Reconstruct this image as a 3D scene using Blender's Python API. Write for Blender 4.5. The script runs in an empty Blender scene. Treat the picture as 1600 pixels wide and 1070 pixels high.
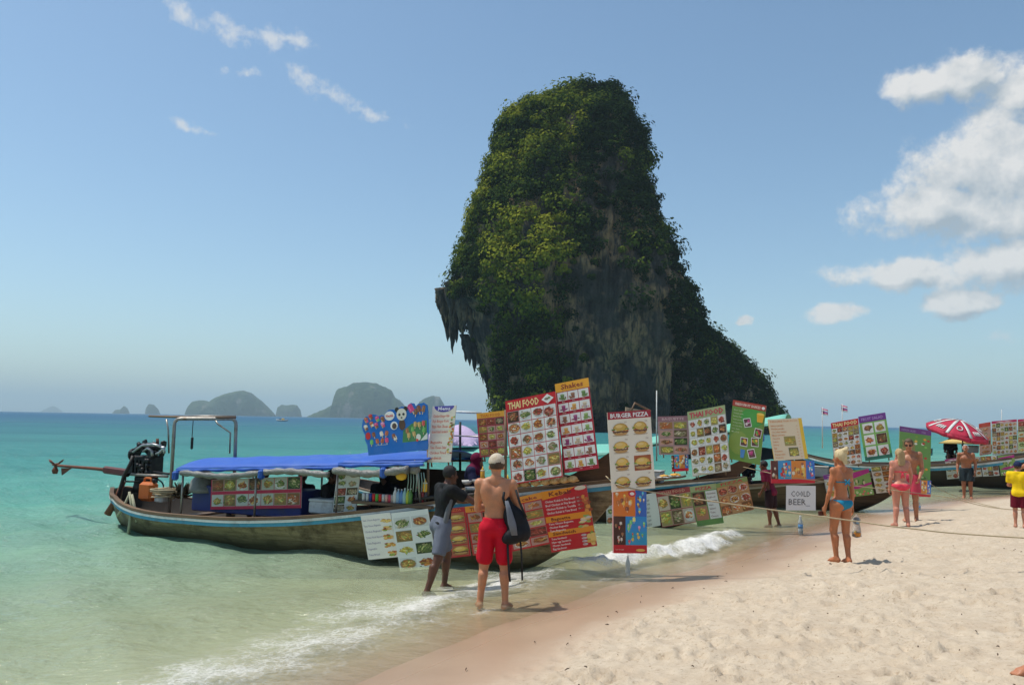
import bpy, bmesh, math, random
import numpy as np
from mathutils import Vector, Matrix
RAD = math.radians
random.seed(7); RNG = np.random.default_rng(7)
scene = bpy.context.scene
COL = scene.collection

# ------------------------------------------------------------------ camera
FPX, HC = 1244.0, 2.25                     # focal length in photo pixels, eye height above the sea
PITCH, ROLL = math.atan(121.4/FPX), 0.018
_R0, _U0, FWD = Vector((1,0,0)), Vector((0,-math.sin(PITCH),math.cos(PITCH))), Vector((0,math.cos(PITCH),math.sin(PITCH)))
RGT = _R0*math.cos(ROLL) + _U0*math.sin(ROLL)
UPV = -_R0*math.sin(ROLL) + _U0*math.cos(ROLL)
CAM = Vector((0,0,HC))
cam = bpy.data.cameras.new('camera'); camo = bpy.data.objects.new('camera', cam); COL.objects.link(camo)
cam.sensor_width = 36; cam.lens = 36*FPX/1600; cam.clip_start = 0.1; cam.clip_end = 60000
camo.matrix_world = Matrix(((RGT.x,UPV.x,-FWD.x,0),(RGT.y,UPV.y,-FWD.y,0),(RGT.z,UPV.z,-FWD.z,HC),(0,0,0,1)))
scene.camera = camo

def ray(x, y): return (FWD + RGT*((x-800)/FPX) + UPV*((535-y)/FPX))
def at(x, y, Y): d = ray(x, y); return CAM + d*(Y/d.y)            # point of a sight line at world distance Y
def G(x, y, z=0.0): d = ray(x, y); return CAM + d*((z-HC)/d.z)     # point of a sight line at height z

# ------------------------------------------------------------------ light
SUN_EL, SUN_AZ = RAD(66), math.atan2(-0.97, 0.22)                  # azimuth measured clockwise from +Y
SUNV = Vector((math.cos(SUN_EL)*math.sin(SUN_AZ), math.cos(SUN_EL)*math.cos(SUN_AZ), math.sin(SUN_EL)))
sun = bpy.data.lights.new('sun','SUN'); sun.energy = 4.3; sun.angle = RAD(0.53); sun.color = (1.0,0.955,0.88)
suno = bpy.data.objects.new('sun', sun); COL.objects.link(suno)
suno.rotation_euler = (-SUNV).to_track_quat('-Z','Y').to_euler()
SKY_STRENGTH = 0.15
scene.view_settings.view_transform = 'Standard'; scene.view_settings.look = 'None'
scene.view_settings.exposure = 0.0; scene.view_settings.gamma = 1.0
scene.view_settings.use_curve_mapping = False
scene.render.engine = 'CYCLES'
cy = scene.cycles
cy.max_bounces = 6; cy.diffuse_bounces = 3; cy.glossy_bounces = 3; cy.transmission_bounces = 4
cy.transparent_max_bounces = 12; cy.volume_bounces = 0; cy.caustics_reflective = False; cy.caustics_refractive = False
cy.sample_clamp_indirect = 4.0; cy.use_adaptive_sampling = True; cy.adaptive_threshold = 0.02
try:
    cy.use_denoising = True; cy.denoiser = 'OPENIMAGEDENOISE'
except Exception: pass

# ------------------------------------------------------------------ node helper
class N:
    def __init__(s, nt): s.nt = nt; s.n = nt.nodes; s.l = nt.links
    def put(s, sock, v):
        if isinstance(v, bpy.types.NodeSocket): s.l.new(v, sock)
        elif v is not None:
            if hasattr(sock.default_value, '__len__') and hasattr(v, '__len__'):
                k = len(sock.default_value); v = tuple(v)
                sock.default_value = v[:k] if len(v) >= k else v + (1.0,)*(k-len(v))
            else: sock.default_value = v
    def node(s, t, **kw):
        n = s.n.new(t)
        for k, v in kw.items():
            if k.startswith('i_'):
                key = k[2:]; key = int(key) if key.isdigit() else key.replace('_', ' ')
                s.put(n.inputs[key], v)
            else: setattr(n, k, v)
        return n
    def m(s, op, a, b=None, c=None, clamp=False):
        n = s.n.new('ShaderNodeMath'); n.operation = op; n.use_clamp = clamp
        for i, v in enumerate((a, b, c)):
            if v is not None: s.put(n.inputs[i], v)
        return n.outputs[0]
    def v(s, op, a, b=None):
        n = s.n.new('ShaderNodeVectorMath'); n.operation = op
        s.put(n.inputs[0], a)
        if b is not None: s.put(n.inputs[1], b)
        return n.outputs[1] if op in ('LENGTH','DOT_PRODUCT','DISTANCE') else n.outputs[0]
    def noise(s, vec=None, scale=5, detail=4, rough=0.55, col=False, dist=0.0):
        n = s.n.new('ShaderNodeTexNoise'); n.inputs['Scale'].default_value = scale
        n.inputs['Detail'].default_value = detail; n.inputs['Roughness'].default_value = rough
        n.inputs['Distortion'].default_value = dist
        if vec is not None: s.l.new(vec, n.inputs['Vector'])
        return n.outputs['Color' if col else 'Fac']
    def mr(s, v, a, b, c=0.0, d=1.0, smooth=False):
        n = s.n.new('ShaderNodeMapRange'); n.clamp = True
        if smooth: n.interpolation_type = 'SMOOTHSTEP'
        for i, q in enumerate((v, a, b, c, d)): s.put(n.inputs[i], q)
        return n.outputs[0]
    def mix(s, f, a, b, mode='MIX'):
        n = s.n.new('ShaderNodeMix'); n.data_type = 'RGBA'; n.blend_type = mode
        s.put(n.inputs[0], f); s.put(n.inputs[6], a); s.put(n.inputs[7], b)
        return n.outputs[2]
    def ramp(s, f, stops, ease=False):
        n = s.n.new('ShaderNodeValToRGB'); r = n.color_ramp
        if ease: r.interpolation = 'EASE'
        while len(r.elements) < len(stops): r.elements.new(0.5)
        for e, (p, c) in zip(r.elements, stops): e.position = p; e.color = (*c, 1)
        s.put(n.inputs[0], f); return n.outputs[0]
    def bump(s, h, strength=0.3, dist=0.02, normal=None):
        n = s.n.new('ShaderNodeBump'); n.inputs['Strength'].default_value = strength; n.inputs['Distance'].default_value = dist
        s.l.new(h, n.inputs['Height'])
        if normal is not None: s.l.new(normal, n.inputs['Normal'])
        return n.outputs[0]
    def geo(s): return s.n.new('ShaderNodeNewGeometry').outputs['Position']
    def obj(s): return s.n.new('ShaderNodeTexCoord').outputs['Object']
    def attr(s, name, out='Fac'):
        n = s.n.new('ShaderNodeAttribute'); n.attribute_name = name; return n.outputs[out]
    def xyz(s, v):
        n = s.n.new('ShaderNodeSeparateXYZ'); s.l.new(v, n.inputs[0]); return n.outputs
    def cxyz(s, x, y, z):
        n = s.n.new('ShaderNodeCombineXYZ')
        for i, q in enumerate((x, y, z)): s.put(n.inputs[i], q)
        return n.outputs[0]

MATS = {}
def newmat(name):
    m = bpy.data.materials.new(name); m.use_nodes = True; m.node_tree.nodes.clear(); return m, N(m.node_tree)
def finish(n, shader):
    o = n.n.new('ShaderNodeOutputMaterial'); n.l.new(shader, o.inputs['Surface'])
def pbsdf(n, color, rough=0.6, normal=None, spec=0.4, metal=0.0, **kw):
    b = n.n.new('ShaderNodeBsdfPrincipled')
    n.put(b.inputs['Base Color'], color); n.put(b.inputs['Roughness'], rough); n.put(b.inputs['Metallic'], metal)
    n.put(b.inputs['Specular IOR Level'], spec)
    for k, v in kw.items(): n.put(b.inputs[k.replace('_', ' ')], v)
    if normal is not None: n.l.new(normal, b.inputs['Normal'])
    return b.outputs[0]
def mat(name, color, rough=0.6, var=0.25, scale=8.0, bump=0.15, bdist=0.01, spec=0.35, metal=0.0, dirt=None, stretch=(1,1,1), **kw):
    """general worn surface: base colour, blotchy variation, optional dirt colour, fine relief"""
    if name in MATS: return MATS[name]
    m, n = newmat(name)
    p = n.v('MULTIPLY', n.obj(), stretch)
    f1 = n.noise(p, scale, 5, 0.6); f2 = n.noise(p, scale*5.3, 3, 0.6)
    k = n.m('ADD', n.m('MULTIPLY', n.m('SUBTRACT', f1, 0.5), 2*var), n.m('MULTIPLY', n.m('SUBTRACT', f2, 0.5), var))
    k = n.m('ADD', k, 1.0)
    c = n.v('SCALE', tuple(color)); n.put(c.node.inputs['Scale'], k)
    if dirt is not None: c = n.mix(n.mr(n.noise(p, scale*0.6, 6, 0.65), 0.5, 0.72), c, tuple(dirt))
    r = n.m('ADD', n.m('MULTIPLY', n.m('SUBTRACT', f2, 0.5), 0.25), rough, clamp=True)
    nb = n.bump(f2, bump, bdist) if bump else None
    finish(n, pbsdf(n, c, r, nb, spec, metal, **kw)); MATS[name] = m; return m

# ------------------------------------------------------------------ sky
w = bpy.data.worlds.new('World'); scene.world = w; w.use_nodes = True
wt = w.node_tree; wt.nodes.clear(); n = N(wt)
sky = n.node('ShaderNodeTexSky'); sky.sky_type = 'NISHITA'; sky.sun_disc = False
sky.sun_elevation = SUN_EL; sky.sun_rotation = SUN_AZ; sky.altitude = 0
sky.air_density = 1.0; sky.dust_density = 0.9; sky.ozone_density = 1.0
gen = n.node('ShaderNodeTexCoord').outputs['Generated']
d = n.v('NORMALIZE', gen); gx, gy, gz = n.xyz(d)
ae = n.cxyz(n.m('ARCTAN2', gx, gy), n.m('ARCSINE', gz), 0.0)
def azel(x, y): q = ray(x, y).normalized(); return math.atan2(q.x, q.y), math.asin(q.z)
warp = n.noise(d, 9, 4, 0.7, col=True)
aew = n.v('ADD', ae, n.v('MULTIPLY', n.v('SUBTRACT', warp, (0.5,0.5,0.5)), (0.055,0.042,0.0)))
def blobs(lst, P=None):
    out = None; P = P or aew
    for (a, e, ra, re, rot) in lst:
        q = n.v('SUBTRACT', P, (a, e, 0))
        if rot:
            r = n.node('ShaderNodeVectorRotate'); r.rotation_type = 'Z_AXIS'; n.put(r.inputs['Vector'], q); r.inputs['Angle'].default_value = rot; q = r.outputs[0]
        q = n.v('LENGTH', n.v('MULTIPLY', q, (1/ra, 1/re, 0)))
        v = n.m('SUBTRACT', 1.0, q)
        out = v if out is None else n.m('MAXIMUM', out, v)
    return out
px = lambda x, y, rx, ry, rot=0: (*azel(x, y), rx/FPX, ry/FPX, rot)
cum = [px(1440,134,58,36), px(1520,118,72,36), px(1620,132,80,46), px(1595,255,150,95), px(1465,322,135,46), px(1570,335,140,62),
       px(1600,402,150,56), px(1415,424,100,27), px(1500,468,62,24), px(1312,491,44,17), px(1158,498,16,9)]
wis = [px(395,48,85,22,.08), px(455,58,45,12), px(470,118,62,22,.4), px(520,142,70,20,.45), px(600,184,52,13,.15), px(290,196,46,12,.2), px(290,22,40,18,.6), px(388,110,40,11), px(1540,528,70,14)]
B1, B2 = blobs(cum), blobs(wis)
B1u = blobs(cum[:9], n.v('ADD', aew, (-0.010, 0.020, 0)))
lift = n.m('SUBTRACT', B1, B1u)
outside = n.m('MULTIPLY', n.mr(n.m('ABSOLUTE', n.m('ARCTAN2', gx, gy)), 0.75, 0.95), n.mr(gz, 0.08, 0.2))   # fair-weather cumulus all round the rest of the sky
B1 = n.m('MAXIMUM', B1, n.m('SUBTRACT', n.m('MULTIPLY', outside, n.mr(n.noise(n.v('MULTIPLY', d, (1,1,2)), 3.0, 2, 0.5), 0.5, 0.7, -0.4, 1.4)), 0.6))
nz = n.noise(d, 16, 8, 0.64); nz2 = n.noise(d, 5.0, 3, 0.55); nzw = n.noise(d, 26, 5, 0.68)
den = n.m('ADD', n.m('MULTIPLY', B1, 1.25), n.m('MULTIPLY', n.m('SUBTRACT', nz, 0.5), 2.7))
al1 = n.mr(den, -0.02, 0.62, 0, 0.95, True)
den2 = n.m('ADD', n.m('MULTIPLY', B2, 1.0), n.m('MULTIPLY', n.m('SUBTRACT', nzw, 0.5), 3.6))
al2 = n.mr(den2, 0.25, 1.3, 0, 0.8, True)
up = n.noise(n.v('ADD', d, (-0.012, 0.0, 0.02)), 16, 4, 0.62)
shade = n.m('ADD', n.m('MULTIPLY', n.m('SUBTRACT', nz, up), 2.6), n.m('ADD', n.mr(lift, -0.35, 0.30, 0.05, 0.95), n.mr(nz2, 0.35, 0.65, -0.2, 0.15)))  # bright tops and grey bases: cloud shading painted into the sky colour
ccol = n.mix(n.m('ADD', shade, 0.08, clamp=True), (0.40,0.47,0.53,1), (0.84,0.83,0.81,1))
csc = n.v('SCALE', ccol); csc.node.inputs['Scale'].default_value = 1.0/SKY_STRENGTH
skyc = n.mix(1.0, sky.outputs[0], (0.87,0.975,0.965,1), 'MULTIPLY')
c0 = n.mix(al1, skyc, csc); 
wcs = n.v('SCALE', (0.72,0.75,0.78)); wcs.node.inputs['Scale'].default_value = 1.0/SKY_STRENGTH
c1 = n.mix(al2, c0, wcs)
bg = n.node('ShaderNodeBackground'); n.l.new(c1, bg.inputs['Color']); bg.inputs['Strength'].default_value = SKY_STRENGTH
wo = n.node('ShaderNodeOutputWorld'); n.l.new(bg.outputs[0], wo.inputs['Surface'])

# ------------------------------------------------------------------ mesh helpers
def tag(o, label=None, cat=None, group=None, kind=None):
    if label: o['label'] = label
    if cat: o['category'] = cat
    if group: o['group'] = group
    if kind: o['kind'] = kind
    return o
def link(o, parent=None):
    COL.objects.link(o)
    if parent is not None: o.parent = parent
    return o
def empty(name, loc=(0,0,0), rz=0.0):
    o = bpy.data.objects.new(name, None); o.location = loc; o.rotation_euler = (0,0,rz); o.empty_display_size = 0.1
    return link(o)
def fast_mesh(name, V, Fq, smooth=True):
    me = bpy.data.meshes.new(name); V = np.asarray(V, np.float32); Fq = np.asarray(Fq, np.int32)
    me.vertices.add(len(V)); me.vertices.foreach_set('co', V.ravel())
    k = Fq.shape[1]; me.loops.add(Fq.size); me.loops.foreach_set('vertex_index', Fq.ravel())
    me.polygons.add(len(Fq)); me.polygons.foreach_set('loop_start', np.arange(0, Fq.size, k, dtype=np.int32))
    try: me.polygons.foreach_set('loop_total', np.full(len(Fq), k, np.int32))
    except Exception: pass
    me.update(calc_edges=True); me.validate()
    me.polygons.foreach_set('use_smooth', np.full(len(me.polygons), smooth)); return me
def unit(v): return v/np.linalg.norm(v)
class MB:
    """collects shapes into one mesh"""
    def __init__(s): s.V = []; s.F = []; s.sm = []
    def add(s, V, F, smooth=False):
        o = len(s.V); s.V += [tuple(map(float, v)) for v in V]; s.F += [tuple(i+o for i in f) for f in F]; s.sm += [smooth]*len(F); return s
    def box(s, c, size, rot=None, taper=1.0, bevel=0.0):
        a, b, h = size[0]/2, size[1]/2, size[2]/2
        if bevel > 0:
            g = min(bevel, a*.9, b*.9, h*.9); lay = [(-h, g), (-h+g, 0), (h-g, 0), (h, g)]; V = []; F = []
            for z, ins in lay:
                t = taper if z > 0 else 1.0
                x, y = a*t-ins, b*t-ins; q = g if ins == 0 else g*0.6
                V += [(x,-y+q,z),(x,y-q,z),(x-q,y,z),(-x+q,y,z),(-x,y-q,z),(-x,-y+q,z),(-x+q,-y,z),(x-q,-y,z)]
            for k in range(3):
                for i in range(8): F.append((k*8+i, k*8+(i+1)%8, k*8+8+(i+1)%8, k*8+8+i))
            F += [tuple(range(7,-1,-1)), tuple(range(24,32))]
        else:
            V = [(-a,-b,-h),(a,-b,-h),(a,b,-h),(-a,b,-h),(-a*taper,-b*taper,h),(a*taper,-b*taper,h),(a*taper,b*taper,h),(-a*taper,b*taper,h)]
            F = [(3,2,1,0),(4,5,6,7),(0,1,5,4),(1,2,6,5),(2,3,7,6),(3,0,4,7)]
        M = Matrix(rot) if rot is not None else None
        V = [Vector(v) for v in V]
        if M is not None: V = [M @ v for v in V]
        return s.add([Vector(c)+v for v in V], F)
    def tube(s, pts, r, n=8, cap=True, smooth=True):
        pts = [np.array(p, float) for p in pts]; L = len(pts)
        rs = r if hasattr(r, '__len__') else [r]*L
        up = np.array((0,0,1.0)); V = []; F = []; pn = None
        for i, p in enumerate(pts):
            t = unit(pts[min(i+1, L-1)] - pts[max(i-1, 0)] + 1e-9)
            if pn is None:
                a = np.cross(t, up if abs(t[2]) < 0.95 else np.array((1.0,0,0))); a = unit(a)
            else:
                a = pn - t*np.dot(pn, t); a = unit(a)
            pn = a; b = np.cross(t, a)
            for k in range(n):
                an = 2*math.pi*k/n; V.append(p + (a*math.cos(an)+b*math.sin(an))*rs[i])
        for i in range(L-1):
            for k in range(n): F.append((i*n+k, i*n+(k+1)%n, (i+1)*n+(k+1)%n, (i+1)*n+k))
        if cap: F += [tuple(range(n-1,-1,-1)), tuple(range((L-1)*n, L*n))]
        return s.add(V, F, smooth)
    def lathe(s, prof, c=(0,0,0), n=14, rot=None, smooth=True):
        V = []; F = []; L = len(prof); M = Matrix(rot) if rot is not None else None
        for (r, z) in prof:
            for k in range(n):
                an = 2*math.pi*k/n; v = Vector((r*math.cos(an), r*math.sin(an), z))
                if M is not None: v = M @ v
                V.append(v+Vector(c))
        for i in range(L-1):
            for k in range(n): F.append((i*n+k, i*n+(k+1)%n, (i+1)*n+(k+1)%n, (i+1)*n+k))
        F += [tuple(range(n-1,-1,-1)), tuple(range((L-1)*n, L*n))]
        return s.add(V, F, smooth)
    def ball(s, c, rad, n=12, m=8, jit=0.0, rot=None):
        rad = rad if hasattr(rad, '__len__') else (rad,)*3; V = []; F = []; M = Matrix(rot) if rot is not None else None
        for i in range(m+1):
            ph = math.pi*i/m - math.pi/2
            for k in range(n):
                an = 2*math.pi*k/n; j = 1+random.uniform(-jit, jit)
                v = Vector((rad[0]*math.cos(ph)*math.cos(an)*j, rad[1]*math.cos(ph)*math.sin(an)*j, rad[2]*math.sin(ph)*j))
                if M is not None: v = M @ v
                V.append(v+Vector(c))
        for i in range(m):
            for k in range(n): F.append((i*n+k, i*n+(k+1)%n, (i+1)*n+(k+1)%n, (i+1)*n+k))
        return s.add(V, F, True)
    def sheet(s, rows, thick=0.0, smooth=True):
        """rows of points -> surface; thick closes it into a solid along its normals"""
        A = np.array(rows, float); nr, nc = A.shape[:2]
        F = [(i*nc+j, i*nc+j+1, (i+1)*nc+j+1, (i+1)*nc+j) for i in range(nr-1) for j in range(nc-1)]
        if not thick: return s.add(A.reshape(-1,3), F, smooth)
        du = np.gradient(A, axis=1); dv = np.gradient(A, axis=0); nn = np.cross(du, dv); nn /= (np.linalg.norm(nn, axis=2, keepdims=True)+1e-9)
        Bk = A - nn*thick; V = np.concatenate([A.reshape(-1,3), Bk.reshape(-1,3)]); o = nr*nc
        F2 = F + [tuple(reversed([i+o for i in f])) for f in F]
        edge = [i for i in range(nc)] + [i*nc+nc-1 for i in range(1,nr)] + [(nr-1)*nc+j for j in range(nc-2,-1,-1)] + [i*nc for i in range(nr-2,0,-1)]
        for a, b in zip(edge, edge[1:]+edge[:1]): F2.append((b, a, a+o, b+o))
        return s.add(V, F2, smooth)
    def mesh(s, name):
        me = bpy.data.meshes.new(name); me.from_pydata(s.V, [], s.F); me.update()
        me.polygons.foreach_set('use_smooth', s.sm); return me
    def build(s, name, material, parent=None, loc=None):
        o = bpy.data.objects.new(name, s.mesh(name)); o.data.materials.append(material)
        if loc is not None: o.location = loc
        return link(o, parent)
def thing(mb, name, material, label, cat, group=None, loc=None):
    return tag(mb.build(name, material, None, loc), label, cat, group)

# vectorised value noise
def _hash(i, j, k):
    h = (i*374761393 + j*668265263 + k*2147483647) & 0xffffffff
    h = ((h ^ (h >> 13))*1274126177) & 0xffffffff
    h = ((h ^ (h >> 16))*2246822519) & 0xffffffff
    return ((h ^ (h >> 15)) & 0xffff)/32767.5 - 1.0
def vnoise(P):
    P = np.asarray(P, float); f = np.floor(P).astype(np.int64); t = P-f; t = t*t*(3-2*t); r = 0
    for a in (0,1):
        for b in (0,1):
            for c in (0,1):
                wgt = (t[...,0] if a else 1-t[...,0])*(t[...,1] if b else 1-t[...,1])*(t[...,2] if c else 1-t[...,2])
                r = r + wgt*_hash(f[...,0]+a, f[...,1]+b, f[...,2]+c)
    return r
def fbm(P, octv=4, gain=0.5, lac=2.03):
    P = np.asarray(P, float); a = 1.0; r = 0; tot = 0
    for o in range(octv): r = r + a*vnoise(P+o*17.3); tot += a; a *= gain; P = P*lac
    return r/tot
def n2(x, y, s, octv=3, off=0.0): return fbm(np.stack([x*s, y*s, np.full_like(x, off)], -1), octv)
# ------------------------------------------------------------------ shore line and ground height
_sp = [G(*p) for p in [(500,1072),(620,1024),(760,970),(860,941),(905,926),(960,908),(1040,893),(1120,871),(1195,846),(1290,814),(1400,792),(1500,779),(1620,770)]]
SH = np.array([(p.x, p.y) for p in _sp])
d0 = unit(SH[0]-SH[2]); d1 = unit(SH[-1]-SH[-4])
SH = np.vstack([SH[0]+d0*400, SH[0]+d0*8, SH, SH[-1]+d1*60, SH[-1]+d1*60+np.array((0.6,0.8))*500])
def shore(x, y):
    """signed distance to the water's edge (inland positive) and running length along it"""
    x = np.asarray(x, float); y = np.asarray(y, float)
    best = np.full(x.shape, 1e18); sg = np.ones(x.shape); run = np.zeros(x.shape); acc = 0.0
    for a, b in zip(SH[:-1], SH[1:]):
        e = b-a; L = np.hypot(*e); t = np.clip(((x-a[0])*e[0]+(y-a[1])*e[1])/L**2, 0, 1)
        dx = x-a[0]-t*e[0]; dy = y-a[1]-t*e[1]; q = dx*dx+dy*dy; c = e[0]*(y-a[1])-e[1]*(x-a[0])
        k = q < best-1e-9; best = np.where(k, q, best); sg = np.where(k, np.where(c < 0, 1.0, -1.0), sg); run = np.where(k, acc+t*L, run); acc += L
    return sg*np.sqrt(best), run
def beach(s):
    up = np.interp(s, [0, 5, 9, 16, 40, 400], [0, 0.52, 0.85, 1.3, 2.2, 4.0])
    dn = np.interp(-s, [0, 3, 8, 20, 60, 150, 20000], [0, 0.2, 0.6, 1.5, 2.8, 4.0, 4.0])
    return np.where(s > 0, up, -dn)
def zground(x, y):
    s, _ = shore(np.array([x]), np.array([y])); return float(beach(s)[0])
def on_ground(px_, py_):
    z = 0.0
    for _ in range(30): p = G(px_, py_, z); z = 0.6*zground(p.x, p.y)+0.4*z
    return Vector((p.x, p.y, z))

def polar(rs, fine, coarse, a0=-50, a1=50):
    th = np.concatenate([np.linspace(a0, a1, fine), np.linspace(a1, 360+a0, coarse+1)[1:-1]])*math.pi/180
    T, Rr = np.meshgrid(th, rs); X = Rr*np.sin(T); Y = Rr*np.cos(T); nr, nt = X.shape
    i, j = np.meshgrid(np.arange(nr-1), np.arange(nt), indexing='ij'); j2 = (j+1) % nt
    F = np.stack([i*nt+j, (i+1)*nt+j, (i+1)*nt+j2, i*nt+j2], -1).reshape(-1,4)
    return X.ravel(), Y.ravel(), F[:, ::-1]
def set_attr(me, name, a):
    at_ = me.attributes.new(name, 'FLOAT', 'POINT'); at_.data.foreach_set('value', np.asarray(a, np.float32))

# beach and sea bed: one sheet
rs = np.concatenate([[0.02, 0.6, 1.2, 1.8], np.geomspace(2.4, 32, 370), np.geomspace(33, 900, 40)])
X, Y, F = polar(rs, 420, 60)
S, RUN = shore(X, Y)
Sn = S + 0.16*n2(X, Y, 0.55, 3)*np.clip(1.5-np.abs(S)*0.3, 0, 1)
Z = beach(Sn)
near = np.clip((34-np.hypot(X, Y))/10, 0, 1)
dry = np.clip((S-1.5-0.35*n2(X, Y, 0.6, 3, 5.0))/0.5, 0, 1)
Z += near*dry*(0.030*n2(X, Y, 0.6, 3, 2.0) + 0.034*n2(X, Y, 4.6, 4, 3.0))
pits = 2600; pr = np.random.default_rng(11)
for k in range(pits):                                              # foot prints and scuffed hollows in the dry sand
    r = math.sqrt(pr.uniform(3.5**2, 22**2)) if k > 500 else pr.uniform(3.5, 11); a = RAD(pr.uniform(-12, 44)); cx, cy_ = r*math.sin(a), r*math.cos(a)
    L, W, dep, an = pr.uniform(.05,.13), pr.uniform(.03,.065), pr.uniform(.016,.06), pr.uniform(0, math.pi)
    idx = np.nonzero((np.abs(X-cx) < .5) & (np.abs(Y-cy_) < .5))[0]
    if not len(idx): continue
    dx, dy = X[idx]-cx, Y[idx]-cy_; u = (dx*math.cos(an)+dy*math.sin(an))/L; v = (-dx*math.sin(an)+dy*math.cos(an))/W; q = u*u+v*v
    Z[idx] += dry[idx]*dep*(-np.exp(-q*1.3)*1.2 + 0.6*np.exp(-(np.sqrt(q)-1.6)**2*4))
me = fast_mesh('ground', np.stack([X, Y, Z], -1), F)
set_attr(me, 'inland', S)
ground = link(bpy.data.objects.new('ground', me)); tag(ground, 'pale beach sand sloping under the sea', kind='structure')
m, n = newmat('sand'); pos = n.geo(); s = n.attr('inland')
big = n.noise(pos, 0.9, 4, 0.6); mid = n.noise(pos, 9.0, 6, 0.7); fin = n.noise(pos, 60, 4, 0.7); sp = n.noise(pos, 24, 3, 0.7)
wl = n.m('ADD', s, n.m('MULTIPLY', n.m('SUBTRACT', big, 0.5), -1.3))
wet = n.mr(wl, 1.0, 1.95, 1, 0, True)
dryc = n.mix(n.mr(mid, 0.3, 0.7), (0.49,0.395,0.285,1), (0.615,0.515,0.39,1))
dryc = n.mix(n.mr(sp, 0.56, 0.70, 0, 0.7), dryc, (0.30,0.215,0.14,1))
dryc = n.mix(n.mr(n.noise(pos, 2.2, 3, 0.5), 0.45, 0.7, 0, 0.35), dryc, (0.43,0.325,0.225,1))
wetc = n.mix(n.mr(big, 0.3, 0.7), (0.36,0.24,0.155,1), (0.43,0.295,0.195,1))
wetc = n.mix(n.mr(s, -1.5, 0.3, 1, 0), wetc, (0.60,0.53,0.36,1))
c = n.mix(wet, dryc, wetc); c = n.mix(n.mr(fin, 0.3, 0.75, 0.12, 0), c, (0.2,0.14,0.1,1))
rg = n.mr(wet, 0, 1, 0.95, n.mr(s, 0.2, 1.5, 0.16, 0.55))
hgt = n.m('ADD', n.m('MULTIPLY', mid, 1.0), n.m('MULTIPLY', fin, 0.25))
bs = n.n.new('ShaderNodeBump'); n.l.new(hgt, bs.inputs['Height']); bs.inputs['Distance'].default_value = 0.03; n.l.new(n.mr(wet, 0, 1, 0.9, 0.06), bs.inputs['Strength'])
finish(n, pbsdf(n, c, rg, bs.outputs[0], n.mr(wet, 0, 1, 0.1, 0.45))); me.materials.append(m)

# ------------------------------------------------------------------ sea
rs = np.concatenate([np.geomspace(4.4, 60, 400), np.geomspace(61.5, 15000, 95)])
X, Y, F = polar(rs, 440, 40)
S, RUN = shore(X, Y)
R_ = np.hypot(X, Y)
run0 = shore(np.array([SH[5][0]]), np.array([SH[5][1]]))[1][0]
tl = RUN-run0                                                      # metres along the shore from the man's feet
fade = np.clip((90-R_)/60, 0, 1)*np.clip(-S/2.0, 0.12, 1)
ph = 0.8*n2(X, Y, 0.25, 2)
swell = (0.030*np.sin(-S*2*math.pi/2.3 + 3.0*ph) + 0.022*np.sin((X*0.8+Y*0.6)*2*math.pi/1.35 + 4*ph) + 0.045*n2(X, Y, 1.1, 4, 7.0) + 0.02*n2(X, Y, 3.7, 3, 9.0))
Zw = fade*swell
win = 1/(1+np.exp(-(tl-1.3)*3.0))/(1+np.exp((tl-7.9)*2.4))          # the small breaker running up the sand
scall = 0.22*np.sin(tl*1.25+0.8) + 0.25*n2(X, Y, 0.8, 3, 4.0)
crest = S+0.70-scall*0.6
prof = np.where(crest > 0, np.exp(-(crest/0.20)**2), np.exp(-(crest/0.75)**2))
Zw += 0.15*win*prof*(1+0.45*n2(X, Y, 3.0, 3, 8.0)) + win*np.exp(-(crest/0.35)**2)*0.07*n2(X, Y, 9.0, 3, 6.0)
runup = 0.045*np.exp(-((S+0.4)/0.7)**2)*(1+0.9*n2(X, Y, 0.9, 3, 1.0))*(tl < 4)
Zw += np.maximum(runup, 0) + 0.004
wash = np.clip(1.0-np.abs(S+0.95+0.5*n2(X, Y, 0.5, 3, 12.0))/2.3, 0, 1)*1/(1+np.exp((tl-2.6)*2.0))
wash2 = np.exp(-((S+0.12+0.12*n2(X, Y, 1.3, 2, 3.0))/0.16)**2)*0.75*(tl < 3)
foam = np.clip(np.maximum(np.maximum(wash*(0.90+0.25*n2(X, Y, 0.7, 3, 21.0)), wash2*0.9), win*(0.80*np.exp(-(np.clip(np.abs(crest-0.10)-0.06, 0, 9)/0.24)**2)+0.58*np.exp(-((crest+0.25)/0.6)**2))*(0.9+0.5*n2(X, Y, 2.2, 3, 15.0))), 0, 1.15)
keep = (S[F].min(axis=1) < 0.9)
F = F[keep]; used = np.unique(F); remap = np.full(len(X), -1); remap[used] = np.arange(len(used)); F = remap[F]
me = fast_mesh('sea', np.stack([X, Y, Zw], -1)[used], F); set_attr(me, 'offshore', -S[used]); set_attr(me, 'foam', foam[used])
sea = link(bpy.data.objects.new('sea', me)); tag(sea, 'turquoise sea lapping at the beach', kind='structure')
m, n = newmat('sea_water'); pos = n.geo(); off = n.attr('offshore'); fo = n.attr('foam')
w1 = n.noise(n.v('MULTIPLY', pos, (1,1.7,1)), 3.2, 5, 0.6); w2 = n.noise(n.v('MULTIPLY', pos, (0.35,0.8,1)), 0.9, 5, 0.6); w3 = n.noise(pos, 13, 3, 0.6)
hgt = n.m('ADD', n.m('ADD', n.m('MULTIPLY', w1, 0.5), n.m('MULTIPLY', w2, 1.0)), n.m('MULTIPLY', w3, 0.12))
camd = n.v('LENGTH', pos)
nb_ = n.n.new('ShaderNodeBump'); n.l.new(hgt, nb_.inputs['Height']); nb_.inputs['Distance'].default_value = 0.28
n.l.new(n.mr(off, 0.0, 3.0, 0.25, 0.85), nb_.inputs['Strength']); nb = nb_.outputs[0]
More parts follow.
